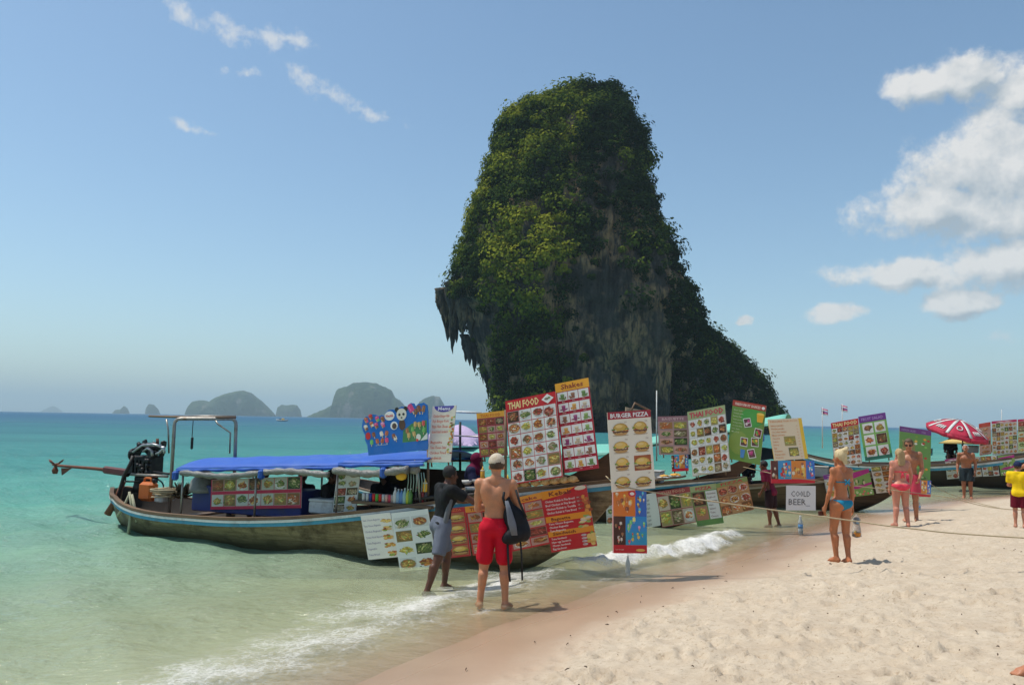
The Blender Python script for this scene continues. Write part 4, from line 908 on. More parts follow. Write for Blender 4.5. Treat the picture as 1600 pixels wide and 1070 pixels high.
# ---- the near boat
b1 = Boat((-7.95,16.45), (8.5,-3.95))
boat1 = make_boat(b1, 'weathered wooden longtail boat with blue stripe and long blue canopy', HULL1, WHITEP, BLUEP)
zc1 = lambda u: 1.26+.055*(u-2.5)
canopy(boat1, 2.55, 6.25, .92, zc1, .17, BLUETARP, (2.7, 4.4, 6.1))
zc1b = lambda u: 1.50+.05*(u-6.2)
canopy(boat1, 6.15, 7.75, .95, zc1b, .16, BLUETARP, (7.6,), 'front_canopy')
rl = MB(); rl.tube([(u, -.97+.03*math.sin(u*3), zc1(u)-.10+.035*math.cos((u-2.6)*2.6)) for u in np.linspace(2.7, 6.0, 40)], [.042+.02*math.sin(i*.9)**2 for i in range(40)], 9); rl.build('rolled_side_curtain', CLEAR, boat1)
rl = MB(); rl.tube([(u, -.99+.02*math.sin(u*3), zc1b(u)-.13+.03*math.cos((u-6)*4)) for u in np.linspace(6.1, 7.5, 20)], [.05+.02*math.sin(i*.9)**2 for i in range(20)], 9); rl.build('rolled_side_curtain', CLEAR, boat1)
for u in (2.62, 4.6, 7.05): MB().box((u, -.99, zc1(u)-.11), (.09, .13, .17), bevel=.03).build('curtain_tie', BLUETARP, boat1)
# steel arch over the stern
def ap(x, y, yl): return b1.L(x, y, yl)
A_, B2_, C2_, D2_ = ap(266,775,-.30), ap(273,654,-.30), ap(369,654,.30), ap(369,718,.30)
def bend(pts, rad=.12):
    out = [np.array(pts[0])]
    for a, b, c_ in zip(pts, pts[1:], pts[2:]):
        a, b, c_ = map(np.array, (a, b, c_))
        for t in np.linspace(0, 1, 5): p0 = b+unit(a-b)*rad; p1 = b+unit(c_-b)*rad; out.append((1-t)**2*p0+2*t*(1-t)*b+t*t*p1)
    return out+[np.array(pts[-1])]
D2_[2] = .35; A_[2] = .2
MB().tube(bend([A_, B2_, C2_, D2_]), .034, 9).build('stern_arch', STEEL, boat1)
e1 = ap(233,650,.1); e2 = ap(368,652,.1); MB().tube([e1, (e1+e2)/2+np.array((0,0,-.015)), e2], .022, 7).build('arch_bar', WOOD, boat1)
e1 = ap(240,650,.35); e2 = ap(368,650,.4); MB().tube([e1, e2], .018, 7).build('arch_bar', STEEL, boat1)
for pts in ([(260,655,.3),(263,672,.3),(264,708,.3)], [(336,655,.5),(340,662,.5),(360,676,.5),(359,708,.5)]):
    MB().tube([ap(*q) for q in pts], .018, 7).build('arch_strut', STEEL, boat1)
MB().tube([ap(302,654,0), ap(301,668,0), ap(300,682,0)], .008, 5).build('hanging_cord', BLACKM, boat1)
k_ = ap(300,692,0); MB().box(k_, (.05,.05,.24), bevel=.015).build('hanging_float', BLACKM, boat1)
# front rail behind the menus
fr_ = [ap(706,643,.55), ap(752,645,.55)]; MB().tube(fr_, .02, 7).build('rail', WHITEP, boat1)
for (x, y0, y1, q, nm) in [(719,659,735,.55,'post'),(669,700,800,-.7,'post'),(790,640,760,-.55,'post'),(880,605,748,-.42,'post'),(752,645,745,.5,'post')]:
    MB().tube([ap(x, y0, q), ap(x, y1, q)], .022, 7).build('menu_post', BLACKM if x == 719 else WOOD, boat1)
fr_ = [ap(700,680,.5), ap(790,684,.5)]; MB().tube(fr_, .014, 6).build('rail', STEEL, boat1)
# longtail engine
eng = empty('longtail_engine', Vector(b1.w((.75,0,.5))), b1.rz); tag(eng, 'oily black car engine with long propeller shaft on the boat stern', 'engine')
E0 = np.array((.75,0,.5)); ep = lambda x, y, yl=0.0: b1.L(x, y, yl)-E0
mb = MB(); c1, c2 = ep(214,742), ep(246,712); cc = (c1+c2)/2
mb.box(cc, (abs(c2[0]-c1[0])*1.05, .34, abs(c2[2]-c1[2])), bevel=.03); mb.box(cc+np.array((.0,0,-.28)), (.42,.26,.16), bevel=.03); mb.box(cc+np.array((-.3,0,-.08)), (.26,.28,.26), bevel=.04)
for k in range(5): mb.box(cc+np.array((-.20+.1*k, -.18, -.02)), (.05,.04,.26))
mb.build('engine_block', BLACKM, eng)
tp = ep(232,700); mb = MB(); mb.box(tp, (.56,.26,.10), rot=Matrix.Rotation(RAD(-6),3,'Y'), bevel=.03)
for k in range(4): mb.lathe([(.05,-.04),(.055,.02),(.035,.05)], tp+np.array((-.2+.13*k, -.05, .05)), 9)
er = random.Random(4)
mb.build('valve_cover', BLACKM, eng); mb = MB()
for k in range(26): mb.box(tp+np.array((er.uniform(-.34,.34), er.uniform(-.17,.17), er.uniform(-.12,.10))), (er.uniform(.04,.16), er.uniform(.04,.14), er.uniform(.04,.14)), rot=Matrix.Rotation(er.uniform(-.6,.6),3,'Y'), bevel=.012)
for k in range(8): mb.lathe([(.03,-.05),(.045,-.03),(.045,.03),(.03,.05)], cc+np.array((er.uniform(-.34,.34), -.2, er.uniform(-.2,.2))), 9, Matrix.Rotation(RAD(90),3,'X'))
tag(mb.build('engine_fittings', BLACKM, eng), kind='stuff')
mb = MB(); pz = ep(209,710); mb.lathe([(.10,-.03),(.13,-.02),(.13,.02),(.10,.03)], pz, 16, Matrix.Rotation(RAD(90),3,'Y')); mb.build('pulley', BLACKM, eng)
CHROME = mat('dull_chrome', (.42,.42,.42), .35, .25, 10, .1, metal=.8, dirt=(.12,.1,.09))
for pts in ([(224,705),(231,700),(237,704),(238,712)], [(244,709),(249,707),(254,702),(257,698)], [(208,706),(222,696),(238,694),(252,697)], [(249,697),(256,700),(257,708)]):
    MB().tube([ep(*q, -.2) for q in pts], .026, 8).build('hose_pipe', CHROME, eng)
MB().tube([ep(246,696), ep(246,685)], [.034,.028], 9).build('exhaust_stub', RUST, eng)
MB().tube([ep(205,739), ep(150,732), ep(100,728), ep(88,727)], [.05,.035,.03,.03], 9).build('propeller_shaft', RUST, eng)
MB().box((ep(161,734)+ep(203,738))/2, (.74,.10,.15), rot=Matrix.Rotation(RAD(3),3,'Y'), bevel=.03).build('shaft_housing', mat('oxide_housing', (.11,.03,.03), .6, .35, 8, .2), eng)
hubp = ep(87,726); mb = MB(); mb.tube([hubp+np.array((-.10,0,0)), hubp+np.array((.06,0,0))], [.02,.045], 9)
for k in range(3):
    an = 2*math.pi*k/3+.5; d_ = np.array((0, math.cos(an), math.sin(an))); s_ = np.array((.6, -.5*math.sin(an), .5*math.cos(an)))
    mb.sheet([[hubp+d_*.03-s_*.03, hubp+d_*.03+s_*.03], [hubp+d_*.12-s_*.085, hubp+d_*.12+s_*.085], [hubp+d_*.19-s_*.05, hubp+d_*.19+s_*.06]], .008)
mb.build('propeller', RUST, eng)
f0, f1, f2, f3 = ep(96,731), ep(112,731), ep(97,742), ep(94,736); MB().add([f0+np.array((0,.01,0)), f1+np.array((0,.01,0)), f2+np.array((0,.01,0)), f0-np.array((0,.01,0)), f1-np.array((0,.01,0)), f2-np.array((0,.01,0))], [(0,1,2),(5,4,3),(0,3,4,1),(1,4,5,2),(2,5,3,0)]).build('skeg', RUST, eng)
MB().tube([ep(205,741,-.25), ep(262,744,-.25)], .028, 8).build('handle_bar', STEEL, eng); MB().tube([ep(240,737,-.2), ep(272,741,-.2)], .022, 8).build('tiller_grip', BLACKM, eng)
MB().tube(bend([ep(243,746,-.1), ep(255,754,-.1), ep(256,766,-.1)], .08), .015, 7).build('fuel_hose', BLACKM, eng)
MB().tube(bend([ep(196,742,-.2), ep(196,752,-.2), ep(226,752,-.2)], .05), .018, 7).build('cradle', BLACKM, eng)
MB().lathe([(.17,0),(.15,.12),(.12,.28),(.14,.34)], ep(220,768), 12).build('swivel_mount', BLACKM, eng)
MB().tube([ep(208,712,-.25), ep(203,726,-.3), ep(194,742,-.3), ep(186,770,-.3), ep(180,798,-.3)], .035, 8).build('exhaust_pipe', mat('dark_rubber', (.03,.025,.022), .6, .3, 8, .2), eng)
rud = MB(); q0, q1 = b1.w(b1.L(193,752,-.15)), b1.w(b1.L(168,803,-.25)); rud.tube([q0, (q0*.5+q1*.5)+np.array((.03,0,0)), q1], [.05,.055,.075], 8); thing(rud, 'rudder_pole', mat('reddish_timber', (.20,.075,.04), .6, .3, 6, .2), 'reddish wooden pole slanting into the water behind the stern', 'pole')
mb = MB(); 
for pts in ([(202,768),(206,790),(203,815),(200,838)], [(206,772),(211,796),(214,815)], [(202,772),(192,795),(183,806)]):
    mb.tube([b1.W(x, y, -.72) for x, y in pts], [.022,.028,.028,.03][:len(pts)], 7)
thing(mb, 'mooring_line', mat('pale_wet_rope', (.42,.40,.27), .8, .3, 20, .4), 'pale ropes hanging from the stern into the water', 'rope')
# ------------------------------------------------------------------ other boats
b2 = Boat((3.95-.90*9.35, 17.9+.436*9.35), (.90,-.436)); b3 = Boat((9.6-.90*9.35, 21.7+.436*9.35), (.90,-.436)); b4 = Boat((22.6-.93*11.2, 30.2+.37*11.2), (.93,-.37))
boat2 = make_boat(b2, 'second longtail boat along the beach with teal canopy and blue gunwale', HULLD, WHITEP, BLUEP)
boat3 = make_boat(b3, 'third longtail boat along the beach with sloping green canopy', HULLD, WOOD, mat('faded_stripe', (.28,.25,.20), .6))
boat4 = make_boat(b4, 'farthest longtail boat at right with red parasol and long menus', mat('black_hull', (.03,.022,.018), .6, .4, 3, .2), WHITEP, BLUEP); boat4.scale = (1.2,1.2,1.55)
boat2.scale = boat3.scale = (1,1,.8)
canopy(boat2, 2.6, 8.0, .95, lambda u: (1.36+.05*(u-4))/.8, .25, TEALTARP, (2.8, 4.6, 6.4, 7.9))
canopy(boat3, 2.4, 7.4, .95, lambda u: (1.70+.19*(u-4))/.8, .28, TEALTARP, (2.6, 5.0, 7.2))
mb = MB(); tpc = b2.w((3.4,0,1.62)); rows = []
for i in range(11):
    rows.append([])
    for j in range(13):
        a, q = i/10*2-1, j/12*2-1; hgt = .52*max(0, 1-a*a)**.6*max(0, 1-q*q)**.8*(.85+.15*math.sin(a*7+q*4))
        rows[-1].append(tpc+b2.l*a*.7+b2.e*q*.85+np.array((0,0,hgt-.02)))
thing(mb.sheet([list(r_)[::-1] for r_ in rows], .01), 'folded_awning', mat('lilac_cloth', (.46,.36,.52), .8, .2, 5, .5, .03), 'lilac cloth bundle heaped on the teal canopy', 'cloth')

# ------------------------------------------------------------------ menus on the near boat
def gplane(b, x, y, off=.10, sc=1.0):
    q = -1.0
    for _ in range(6): u = float(np.clip(b.L(x, y, q)[0]/sc, 0.2, 10.2)); q = -(sm_(B_, u)*sc+off)
    return (u*sc-.6*sc, -(sm_(B_, u-.6)*sc+off)), (u*sc+.6*sc, -(sm_(B_, u+.6)*sc+off))
def hang(b, cs, draw, label, seed, off=.10, sc=1.0, **k):
    cx, cy_ = sum(c[0] for c in cs)/4, min(c[1] for c in cs); A, B = gplane(b, cx, cy_+4, off, sc)
    return board([b.W(x, y, a=A, b=B) for x, y in cs], draw, label, seed=seed, **k)
def stand(b, cs, yl, draw, label, seed, poles=True, **k):
    o, fr = board([b.W(x, y, yl) for x, y in cs], draw, label, seed=seed, **k)
    if poles:
        O, eu, ev, nn, W, H = fr; lc = np.array(o.location)
        for t in (.14,.86): s0 = O+eu*W*t+ev*H*.92-nn*.035-lc; s1 = O+eu*W*t-nn*.035-lc; MB().tube([s0, s1, s1+np.array((0,0,-.07))+nn*-.02], .014, 6).build('support_pole', WOOD, o)
    return o, fr
def faced(cs, Yl, Yr, draw, label, seed, **k):
    ys = (Yl, Yr, Yr, Yl); return board([np.array(at(x, y, q)) for (x, y), q in zip(cs, ys)], draw, label, seed=seed, **k)
HM = 'menu banners hung on the near boat hull'; TM = 'menu boards standing on the near boat'
hang(b1, [(562,806),(611,800),(621,870),(577,874)], d_baguettes, 'cream baguette price banner, leftmost on the near boat hull', 3, .12, group=HM)
hang(b1, [(611,801),(668,795),(684,886),(625,893)], d_mixed, 'white banner with yellow noodle dishes hung on the near hull behind the man leaning in', 4, .16, group=HM)
hang(b1, [(697,795),(725,791),(737,868),(704,871)], d_burgers_red, 'narrow red banner with a column of burgers on the near hull', 5, .13, group=HM)
hang(b1, [(725,791),(776,786),(787,862),(740,868)], d_stack('Thai Food', 4, 2), 'red Thai Food banner on the near hull partly behind the man in red shorts', 6, .13, group=HM)
hang(b1, [(786,781),(846,769),(862,848),(800,862)], d_stack('Pancake', 5, 2), 'red and orange Pancake banner on the near hull beside the rucksack', 7, .13, group=HM)
hang(b1, [(846,769),(915,756),(934,853),(861,862)], d_kebab, 'red and orange Kebab, Baguette and Sandwich price banner at the bow', 8, .14, group=HM)
def d_menu1(p):
    d_list('Menu', ['Chicken Burger Fish','Fish Burger Pork','Pizza Ham Cheese','Green Kebab Sandwich','','Baguette','Tuna Cheese Salad','Chicken Fried','Sandwich'])(p)
def wavy(W, H): return [(0,0),(W,0),(W,H),(W*.85,H*.985),(W*.7,H*.965),(W*.5,H*.955),(W*.3,H*.965),(W*.15,H*.985),(0,H)]
stand(b1, [(676,634),(713,634),(704,721),(667,723)], -.72, d_menu1, 'cream Menu board with red lines of text beside the ice cream cutout', 9, group=TM)
stand(b1, [(747,646),(785,641),(796,711),(747,714)], -.30, d_stack('THAI FOOD', 5, 3, (.42,.02,.05), (.80,.38,.04), (.55,.15,.02)), 'small red board with orange heading left of the large THAI FOOD board', 10, group=TM)
stand(b1, [(790,627),(867,611),(880,745),(799,757)], -.58, d_thai(), 'large red THAI FOOD board with six rows of dishes', 11, False, group=TM)
stand(b1, [(867,600),(919,590),(936,731),(882,739)], -.44, d_shakes, 'tall Shakes board with rows of drinks and orange heading', 12, False, group=TM, edge=(.16,.10,.06))
stand(b1, [(330,748),(472,745),(470,792),(329,797)], -.66, d_grid(7, 2, (.60,.62,.52), (.45,.01,.04), None, band=(.52,.01,.06)), 'wide red banner with two rows of dishes under the blue canopy', 13, False, group='menus under the blue canopy')
stand(b1, [(527,737),(563,735),(556,799),(519,801)], -.70, d_grid(2, 5, (.72,.74,.70), (.72,.74,.70)), 'narrow white food banner hanging under the blue canopy', 14, False, group='menus under the blue canopy')
# ice cream cutout on the canopy
def o_ice(W, H):
    top = [(.995,.80),(.99,.93),(.94,.99),(.86,.98),(.82,.93),(.80,1.0),(.75,1.02),(.71,.92),(.66,.95),(.62,.97),(.56,.94),(.52,.90),(.48,.93),(.42,.93),(.37,.88),(.36,.80),(.31,.84),(.26,.82),(.22,.86),(.17,.88),(.13,.83),(.07,.85),(.02,.78),(.0,.66),(.01,.55),(.04,.45),(.04,.33),(.07,.22)]
    return [(W*.08,0),(W*.96,0),(W*.985,.4*H)]+[(W*a, H*b) for a, b in top]
def d_ice(p):
    W, H = p.W, p.H; B = (.01,.14,.50)
    p.poly(o_ice(W, H), B, 0); p.poly([(W*.60,H*.20),(W*.96,H*.20),(W*.97,H*.62),(W*.75,H*.58),(W*.62,H*.45)], (.06,.22,.08), 1)
    for (x, y) in [(.07,.76),(.14,.82),(.24,.76),(.32,.74),(.06,.60),(.15,.66),(.22,.62),(.32,.62)]: cone(p, W*x, H*y, W*.07, H*.15, p.r.choice(ICE)); p.ell(W*x+W*.02, H*y-H*.02, W*.02, H*.03, p.r.choice(ICE), 8, 7)
    for (x, y) in [(.18,.42),(.30,.42),(.37,.42),(.14,.26),(.23,.27),(.30,.27),(.37,.27),(.48,.34),(.50,.30)]: lolly(p, W*x, H*y, W*.05, H*.15, p.r.choice(ICE), p.r.uniform(-.5,.5))
    p.ell(W*.09, H*.42, W*.04, H*.08, (.60,.02,.02), 5)
    p.ell(W*.43, H*.80, W*.075, H*.10, WHT, 4, 14); p.text('Nestlé', W*.43, H*.775, H*.055, (.60,.05,.04), 7, W*.11, 'c', .03)
    p.ell(W*.49, H*.58, W*.055, H*.09, WHT, 4, 12); p.ell(W*.495, H*.57, W*.035, H*.065, (.10,.06,.05), 5, 10)
    p.ell(W*.61, H*.58, W*.05, H*.12, (.10,.05,.03), 5, 10)
    for x in (.545,.675): p.ell(W*x, H*.91, W*.032, H*.055, (.02,.02,.02), 5, 10)
    p.ell(W*.61, H*.80, W*.075, H*.13, (.70,.66,.56), 6, 16)
    for x in (.58,.64): p.ell(W*x, H*.80, W*.018, H*.03, (.04,.04,.04), 8, 8)
    p.ell(W*.61, H*.73, W*.014, H*.018, (.05,.04,.04), 8, 8)
    lolly(p, W*.76, H*.88, W*.075, H*.26, (.65,.06,.22), .5); lolly(p, W*.87, H*.85, W*.06, H*.2, (.22,.08,.04), .2); lolly(p, W*.93, H*.84, W*.05, H*.2, (.30,.14,.06), -.3); lolly(p, W*.82, H*.80, W*.05, H*.18, (.2,.1,.05), -.2)
    for (x, y) in [(.68,.42),(.76,.44),(.80,.54),(.86,.52),(.92,.54),(.70,.32),(.78,.34),(.92,.40)]: lolly(p, W*x, H*y, W*.045, H*.16, p.r.choice([(.35,.15,.06),(.55,.35,.12),(.15,.40,.10),(.6,.1,.08)]), p.r.uniform(-.2,.2))
    p.ell(W*.84, H*.28, W*.035, H*.07, (.72,.72,.65), 6); p.ell(W*.82, H*.22, W*.02, H*.03, (.6,.05,.03), 7); p.poly([(W*.86,H*.20),(W*.97,H*.22),(W*.97,H*.36),(W*.93,H*.30)], (.70,.72,.68), 4)
    for k in range(14): p.rect(W*(.20+.013*k), H*.19, W*(.208+.013*k), H*.205, (.5,.55,.65), 4)
stand(b1, [(560,640),(673,628),(668,701),(572,713)], -.90, d_ice, 'blue ice cream cutout board standing on the front canopy', 15, False, outline=o_ice, group=TM, edge=(.02,.12,.4))
# boards hung from the prow
ap_ = 'boards hung from the prow ropes'
bo, fr1 = faced([(951,646),(1014,638),(1026,764),(954,767)], 11.42, 11.60, d_burger, 'cream BURGER PIZZA board with eight burgers hung at the near prow', 16, group=ap_, edge=(.62,.56,.45))
O, eu, ev, nn, W, H = fr1; lc = np.array(bo.location)
mb = MB(); back = [O+eu*W*.16+ev*0-nn*.03-lc, O+eu*(W+.12)+ev*(.02)-nn*.26-lc, O+eu*(W+.12)+ev*(H*.97)-nn*.26-lc, O+eu*W*.45+ev*(H+.06)-nn*.03-lc]
mb.add(back+[v-nn*.012 for v in back], [(0,1,2,3),(7,6,5,4),(0,4,5,1),(1,5,6,2),(2,6,7,3),(3,7,4,0)]); mb.build('back_board', mat('worn_ply', (.42,.34,.24), .7, .25, 4, .2), bo)
MB().tube([O+eu*W*.55+ev*H-lc, O+eu*W*.70+ev*(H+.11)-nn*.08-lc, O+eu*(W+.10)+ev*(H-.02)-nn*.2-lc], .015, 6).build('hanging_frame', WOOD, bo)
faced([(958,766),(1010,764),(1011,866),(959,862)], 11.44, 11.58, d_iceposter, 'upright ice cream poster hung under the burger board', 17, group=ap_, edge=(.55,.30,.30), thick=.04)
faced([(1200,656),(1252,652),(1263,717),(1210,719)], 16.45, 16.65, d_plainlist('PANCAKE THAI FOOD', ['Banana pancake','Nutella pancake','Chocolate banana','Mango pancake','Coconut','Lemon','Honey','Egg','Omelette','Papaya salad','Fried rice']), 'cream price list with orange text hung at the second prow', 18, group=ap_, edge=(.7,.45,.08))
faced([(1205,720),(1272,719),(1274,755),(1205,754)], 16.45, 16.65, d_icewide, 'wide ice cream poster hung under the cream price list', 19, group=ap_, edge=(.5,.1,.1))
faced([(1229,759),(1274,758),(1275,798),(1228,796)], 16.47, 16.63, d_beer, 'white handwritten beer sign hung lowest at the second prow', 20, group=ap_, edge=(.6,.6,.6), thick=.006)
faced([(1405,666),(1456,672),(1452,776),(1404,768)], 20.5, 20.7, d_blurgreen, 'tall green menu with purple heading hung at the third prow', 21, group=ap_, edge=(.3,.35,.25))
faced([(1426,750),(1455,750),(1454,777),(1425,774)], 20.35, 20.5, d_icewide, 'small ice cream poster behind the embracing couple', 22, group=ap_, edge=(.5,.1,.1))
# second boat
M2 = 'menus on the second boat'
stand(b2, [(1027,650),(1076,650),(1077,709),(1030,711)], -.45, d_stack('BAGUETTE', 4, 2, (.36,.22,.22), (.30,.14,.16), (.6,.4,.4)), 'dull pinkish sandwich menu standing on the second boat', 23, group=M2)
stand(b2, [(1075,643),(1131,633),(1143,735),(1081,745)], -.62, d_thai('THAI FOOD', 5, 6, False, (.36,.42,.20), (.55,.03,.08), (.55,.50,.42)), 'white grid THAI FOOD board with green heading on the second boat', 24, group=M2)
stand(b2, [(1145,625),(1198,633),(1187,727),(1136,715)], -.35, d_green, 'tilted green fruit shake board on the second boat', 25, group=M2)
hang(b2, [(1008,772),(1025,769),(1034,820),(1010,825)], d_list('', ['120','100','120','80','100','120','150'], (.15,.15,.15), (.66,.68,.64), False, None), 'narrow white price strip on the second boat hull', 26, group=M2)
hang(b2, [(1025,768),(1077,760),(1089,815),(1034,824)], d_grid(3, 2, (.60,.50,.40), (.30,.05,.04), .14, 'THAI FOOD', (.34,.05,.05), (.6,.3,.2)), 'dark red menu with two rows of bowls on the second hull', 27, group=M2)
def d_pizza(p):
    W, H = p.W, p.H; p.rect(0, 0, W, H, (.12,.26,.07), 0); p.rect(0, H*.86, W, H, (.36,.42,.20), 1); p.text('PIZZA', W*.5, H*.885, H*.07, (.5,.03,.05), 6, W*.6, 'c', .03); dish(p, W*.04, H*.5, W*.5, H*.84, (.45,.2,.12)); dish(p, W*.04, H*.14, W*.5, H*.48, (.45,.2,.12)); p.rect(W*.54, H*.14, W*.96, H*.84, (.70,.70,.68), 2)
    lines(p, W*.58, H*.16, W*.92, H*.82, ['Hawaiian','Seafood','Margarita','Ham','Salami','Tuna','Cheese'], (.2,.1,.1), .45)
hang(b2, [(1077,760),(1119,755),(1131,816),(1090,823)], d_pizza, 'white and green pizza list in the middle of the second hull', 28, group=M2)
hang(b2, [(1118,755),(1167,745),(1178,795),(1129,807)], d_grid(3, 3, (.55,.30,.12), (.35,.12,.05), .13, 'PIZZA', (.25,.33,.10), (.55,.04,.05), [FOOD[0], FOOD[7], FOOD[3]]), 'orange pizza picture menu nearest the bow of the second boat', 29, group=M2)
hang(b2, [(946,774),(958,772),(960,818),(948,821)], d_grid(1, 3, (.6,.6,.56), (.4,.4,.4), .12, 'x', PUR), 'thin strip of a purple headed menu between near prow and ice cream poster', 30, group=M2)
stand(b2, [(1049,711),(1075,710),(1076,735),(1050,737)], -.30, d_icewide, 'small red and blue ice cream poster above the plates on the second boat', 43, group=M2)
# third boat
M3 = 'menus on the third boat'
stand(b3, [(1298,661),(1341,653),(1347,724),(1304,730)], -.62, d_thai('THAI FOOD', 5, 8, False, RED, (.85,.68,.30), (.40,.32,.25)), 'THAI FOOD board half in shade on the third boat', 31, group=M3)
stand(b3, [(1342,650),(1382,645),(1396,713),(1351,721)], -.50, d_purple('FRUIT SALAD'), 'green board with purple heading and six dishes on the third boat', 32, group=M3)
hang(b3, [(1286,742),(1318,737),(1327,776),(1294,781)], d_grid(2, 2, (.55,.55,.5), (.3,.3,.3), .18, 'x', PUR), 'small blue and purple menu behind the woman in the blue bikini', 33, group=M3)
hang(b3, [(1320,737),(1357,731),(1366,773),(1328,776)], d_swoosh, 'green menu with magenta swooshes on the third hull', 34, group=M3)
hang(b3, [(1360,730),(1391,725),(1400,768),(1370,770)], d_grid(2, 5, (.70,.66,.58), (.62,.58,.48)), 'cream menu of red dishes at the third bow', 35, group=M3)
# farthest boat
M4 = 'menus on the farthest boat'
st4 = [b4.W(x, y, -1.0) for x, y in [(1529,662),(1548,659),(1549,709),(1531,712)]]
board(st4, d_stack('x', 6, 1, (.55,.30,.18), (.55,.05,.03), (.5,.1,.05)), 'folded orange menu panel beside the red parasol', group=M4, seed=36)
stand(b4, [(1549,658),(1589,655),(1590,708),(1551,711)], -1.05, d_grid(6, 7, (.62,.58,.50), (.55,.50,.42), .07, 'x', (.50,.02,.10)), 'large menu with many rows of dishes on the farthest boat', 37, group=M4)
stand(b4, [(1590,655),(1634,652),(1634,705),(1591,708)], -1.05, d_grid(4, 6, (.45,.58,.25), (.50,.50,.30), .07, 'x', (.50,.02,.10)), 'green tinted menu at the right picture edge', 38, group=M4)
for cs, dr, lb, sd in [([(1476,717),(1503,715),(1507,746),(1480,749)], d_grid(3, 3, (.62,.60,.52), (.35,.35,.3), .12, 'x', (.4,.05,.2)), 'leftmost dish menu on the farthest hull', 39), ([(1504,715),(1530,713),(1535,744),(1508,746)], d_grid(3, 3, (.55,.50,.42), (.35,.3,.28)), 'brownish menu on the farthest hull behind the old man', 40),
        ([(1531,713),(1557,711),(1562,743),(1536,744)], d_grid(3, 4, (.66,.64,.58), (.5,.5,.45)), 'pale dish menu with dark tape on the farthest hull', 41), ([(1559,712),(1584,710),(1590,741),(1564,743)], d_swoosh, 'yellow green menu on the farthest hull near the boy', 42)]:
    board([b4.W(x, y, -1.22) for x, y in cs], dr, lb, group=M4, seed=sd)

# ------------------------------------------------------------------ ropes, bottles on strings
def rope(pts, r_, label, mat_=None):
    P = [np.array(p) for p in pts]; out = []
    for i in range(len(P)-1):
        for t in np.linspace(0, 1, 9)[:-1]:
            q0, q1, q2, q3 = P[max(i-1,0)], P[i], P[i+1], P[min(i+2, len(P)-1)]
            out.append(.5*((2*q1)+(-q0+q2)*t+(2*q0-5*q1+4*q2-q3)*t*t+(-q0+3*q1-3*q2+q3)*t**3))
    out.append(P[-1]); thing(MB().tube(out, r_, 6), 'mooring_rope', mat_ or ROPEM, label, 'rope', 'mooring ropes over the beach')
end1 = np.array((11.5, 8.3, zground(11.5, 8.3)+.03))
rope([b1.w((10.4,-.12,1.45)), at(965,757,11.38), at(1010,767,11.48), at(1120,784,11.3), at(1220,798,11.2), at(1330,813,10.9), at(1420,825,10.6), at(1600,840,10.2), end1], .009, 'tan mooring rope running from the near prow across the bikini woman to the right')
rope([b2.w((10.5,0,1.35)), at(1232,745,16.42), at(1273,750,16.5), at(1330,758,16.5), at(1470,775,16.6), at(1600,797,16.4), (14.5,15.6,zground(14.5,15.6)+.02)], .008, 'thin rope from the second prow to the sand at right')
rope([b3.w((10.6,0,1.4)), at(1456,757,20.5), at(1510,780,20.6), at(1560,793,20.2), at(1605,800,19.9), (14.9,19.3,zground(14.9,19.3)+.02)], .009, 'rope slanting from the third prow down onto the sand')
def pet_bottle(P, H, label, strtop, lab=True):
    r = empty('hanging_bottle', Vector(P)); tag(r, label, 'bottle', 'bottles hung as weights under the boards')
    m_ = MATS.get('bottle_plastic')
    if m_ is None:
        m_, n_ = newmat('bottle_plastic'); MATS['bottle_plastic'] = m_; finish(n_, pbsdf(n_, n_.mix(n_.noise(n_.obj(), 20, 3), (.50,.60,.62,1), (.66,.72,.72,1)), .12, None, .5, 0, Transmission_Weight=.45, IOR=1.2))
    k = H/.26; MB().lathe([(.02*k,0),(.032*k,.006*k),(.033*k,.07*k),(.030*k,.10*k),(.033*k,.13*k),(.033*k,.17*k),(.014*k,.225*k),(.013*k,.25*k)], n=12).build('bottle_body', m_, r)
    if lab: MB().lathe([(.0335*k,.09*k),(.0335*k,.145*k)], n=12).build('bottle_label', mat('blue_label', (.12,.30,.55), .5), r)
    MB().lathe([(.015*k,.245*k),(.015*k,.262*k),(.003*k,.264*k)], n=10).build('bottle_cap', mat('white_cap', (.6,.6,.58), .5), r)
    MB().tube([(0,0,H), (0,0,strtop-P[2])], .003, 5).build('string', ROPEM, r)
q = np.array(at(981,899,11.5)); pet_bottle(q, .27, 'clear bottle dangling under the near ice cream poster', at(981,864,11.5).z, False)
q = np.array(at(1251,835,16.55)); pet_bottle(q, .38, 'blue labelled bottle dangling under the handwritten beer sign', at(1251,797,16.55).z)
q = np.array(at(1437,797,20.42)); pet_bottle(q, .20, 'tiny blue bottle dangling right of the couple', at(1437,775,20.42).z)

# ------------------------------------------------------------------ goods on the near boat
def put(x, y, yl): return Vector(b1.W(x, y, yl))
rot1 = Matrix.Rotation(b1.rz, 3, 'Z')
def box_thing(name, x0, y0, x1, y1, yl, depth, m_, label, cat, lid=None, bev=.02):
    a, b = b1.L(x0, y1, yl), b1.L(x1, y0, yl); w_, h_ = abs(b[0]-a[0]), abs(b[2]-a[2]); c = b1.w(((a[0]+b[0])/2, yl+depth/2, min(a[2], b[2])))
    r = empty(name, Vector(c), b1.rz); tag(r, label, cat); MB().box((0,0,h_/2), (w_, depth, h_), bevel=bev).build('body', m_, r)
    if lid: MB().box((0,0,h_+.025), (w_*1.02, depth*1.02, .05), bevel=.015).build('lid', lid, r)
    return r
NAVY = mat('navy_chest', (.03,.04,.17), .5, .2, 5, .2, dirt=(.05,.05,.1)); FOAMW = mat('white_foam', (.62,.62,.60), .7, .15, 10, .2, dirt=(.42,.40,.36))
box_thing('cool_box', 298, 768, 471, 797, -.62, .6, NAVY, 'long navy blue chest behind the red dish banner', 'chest')
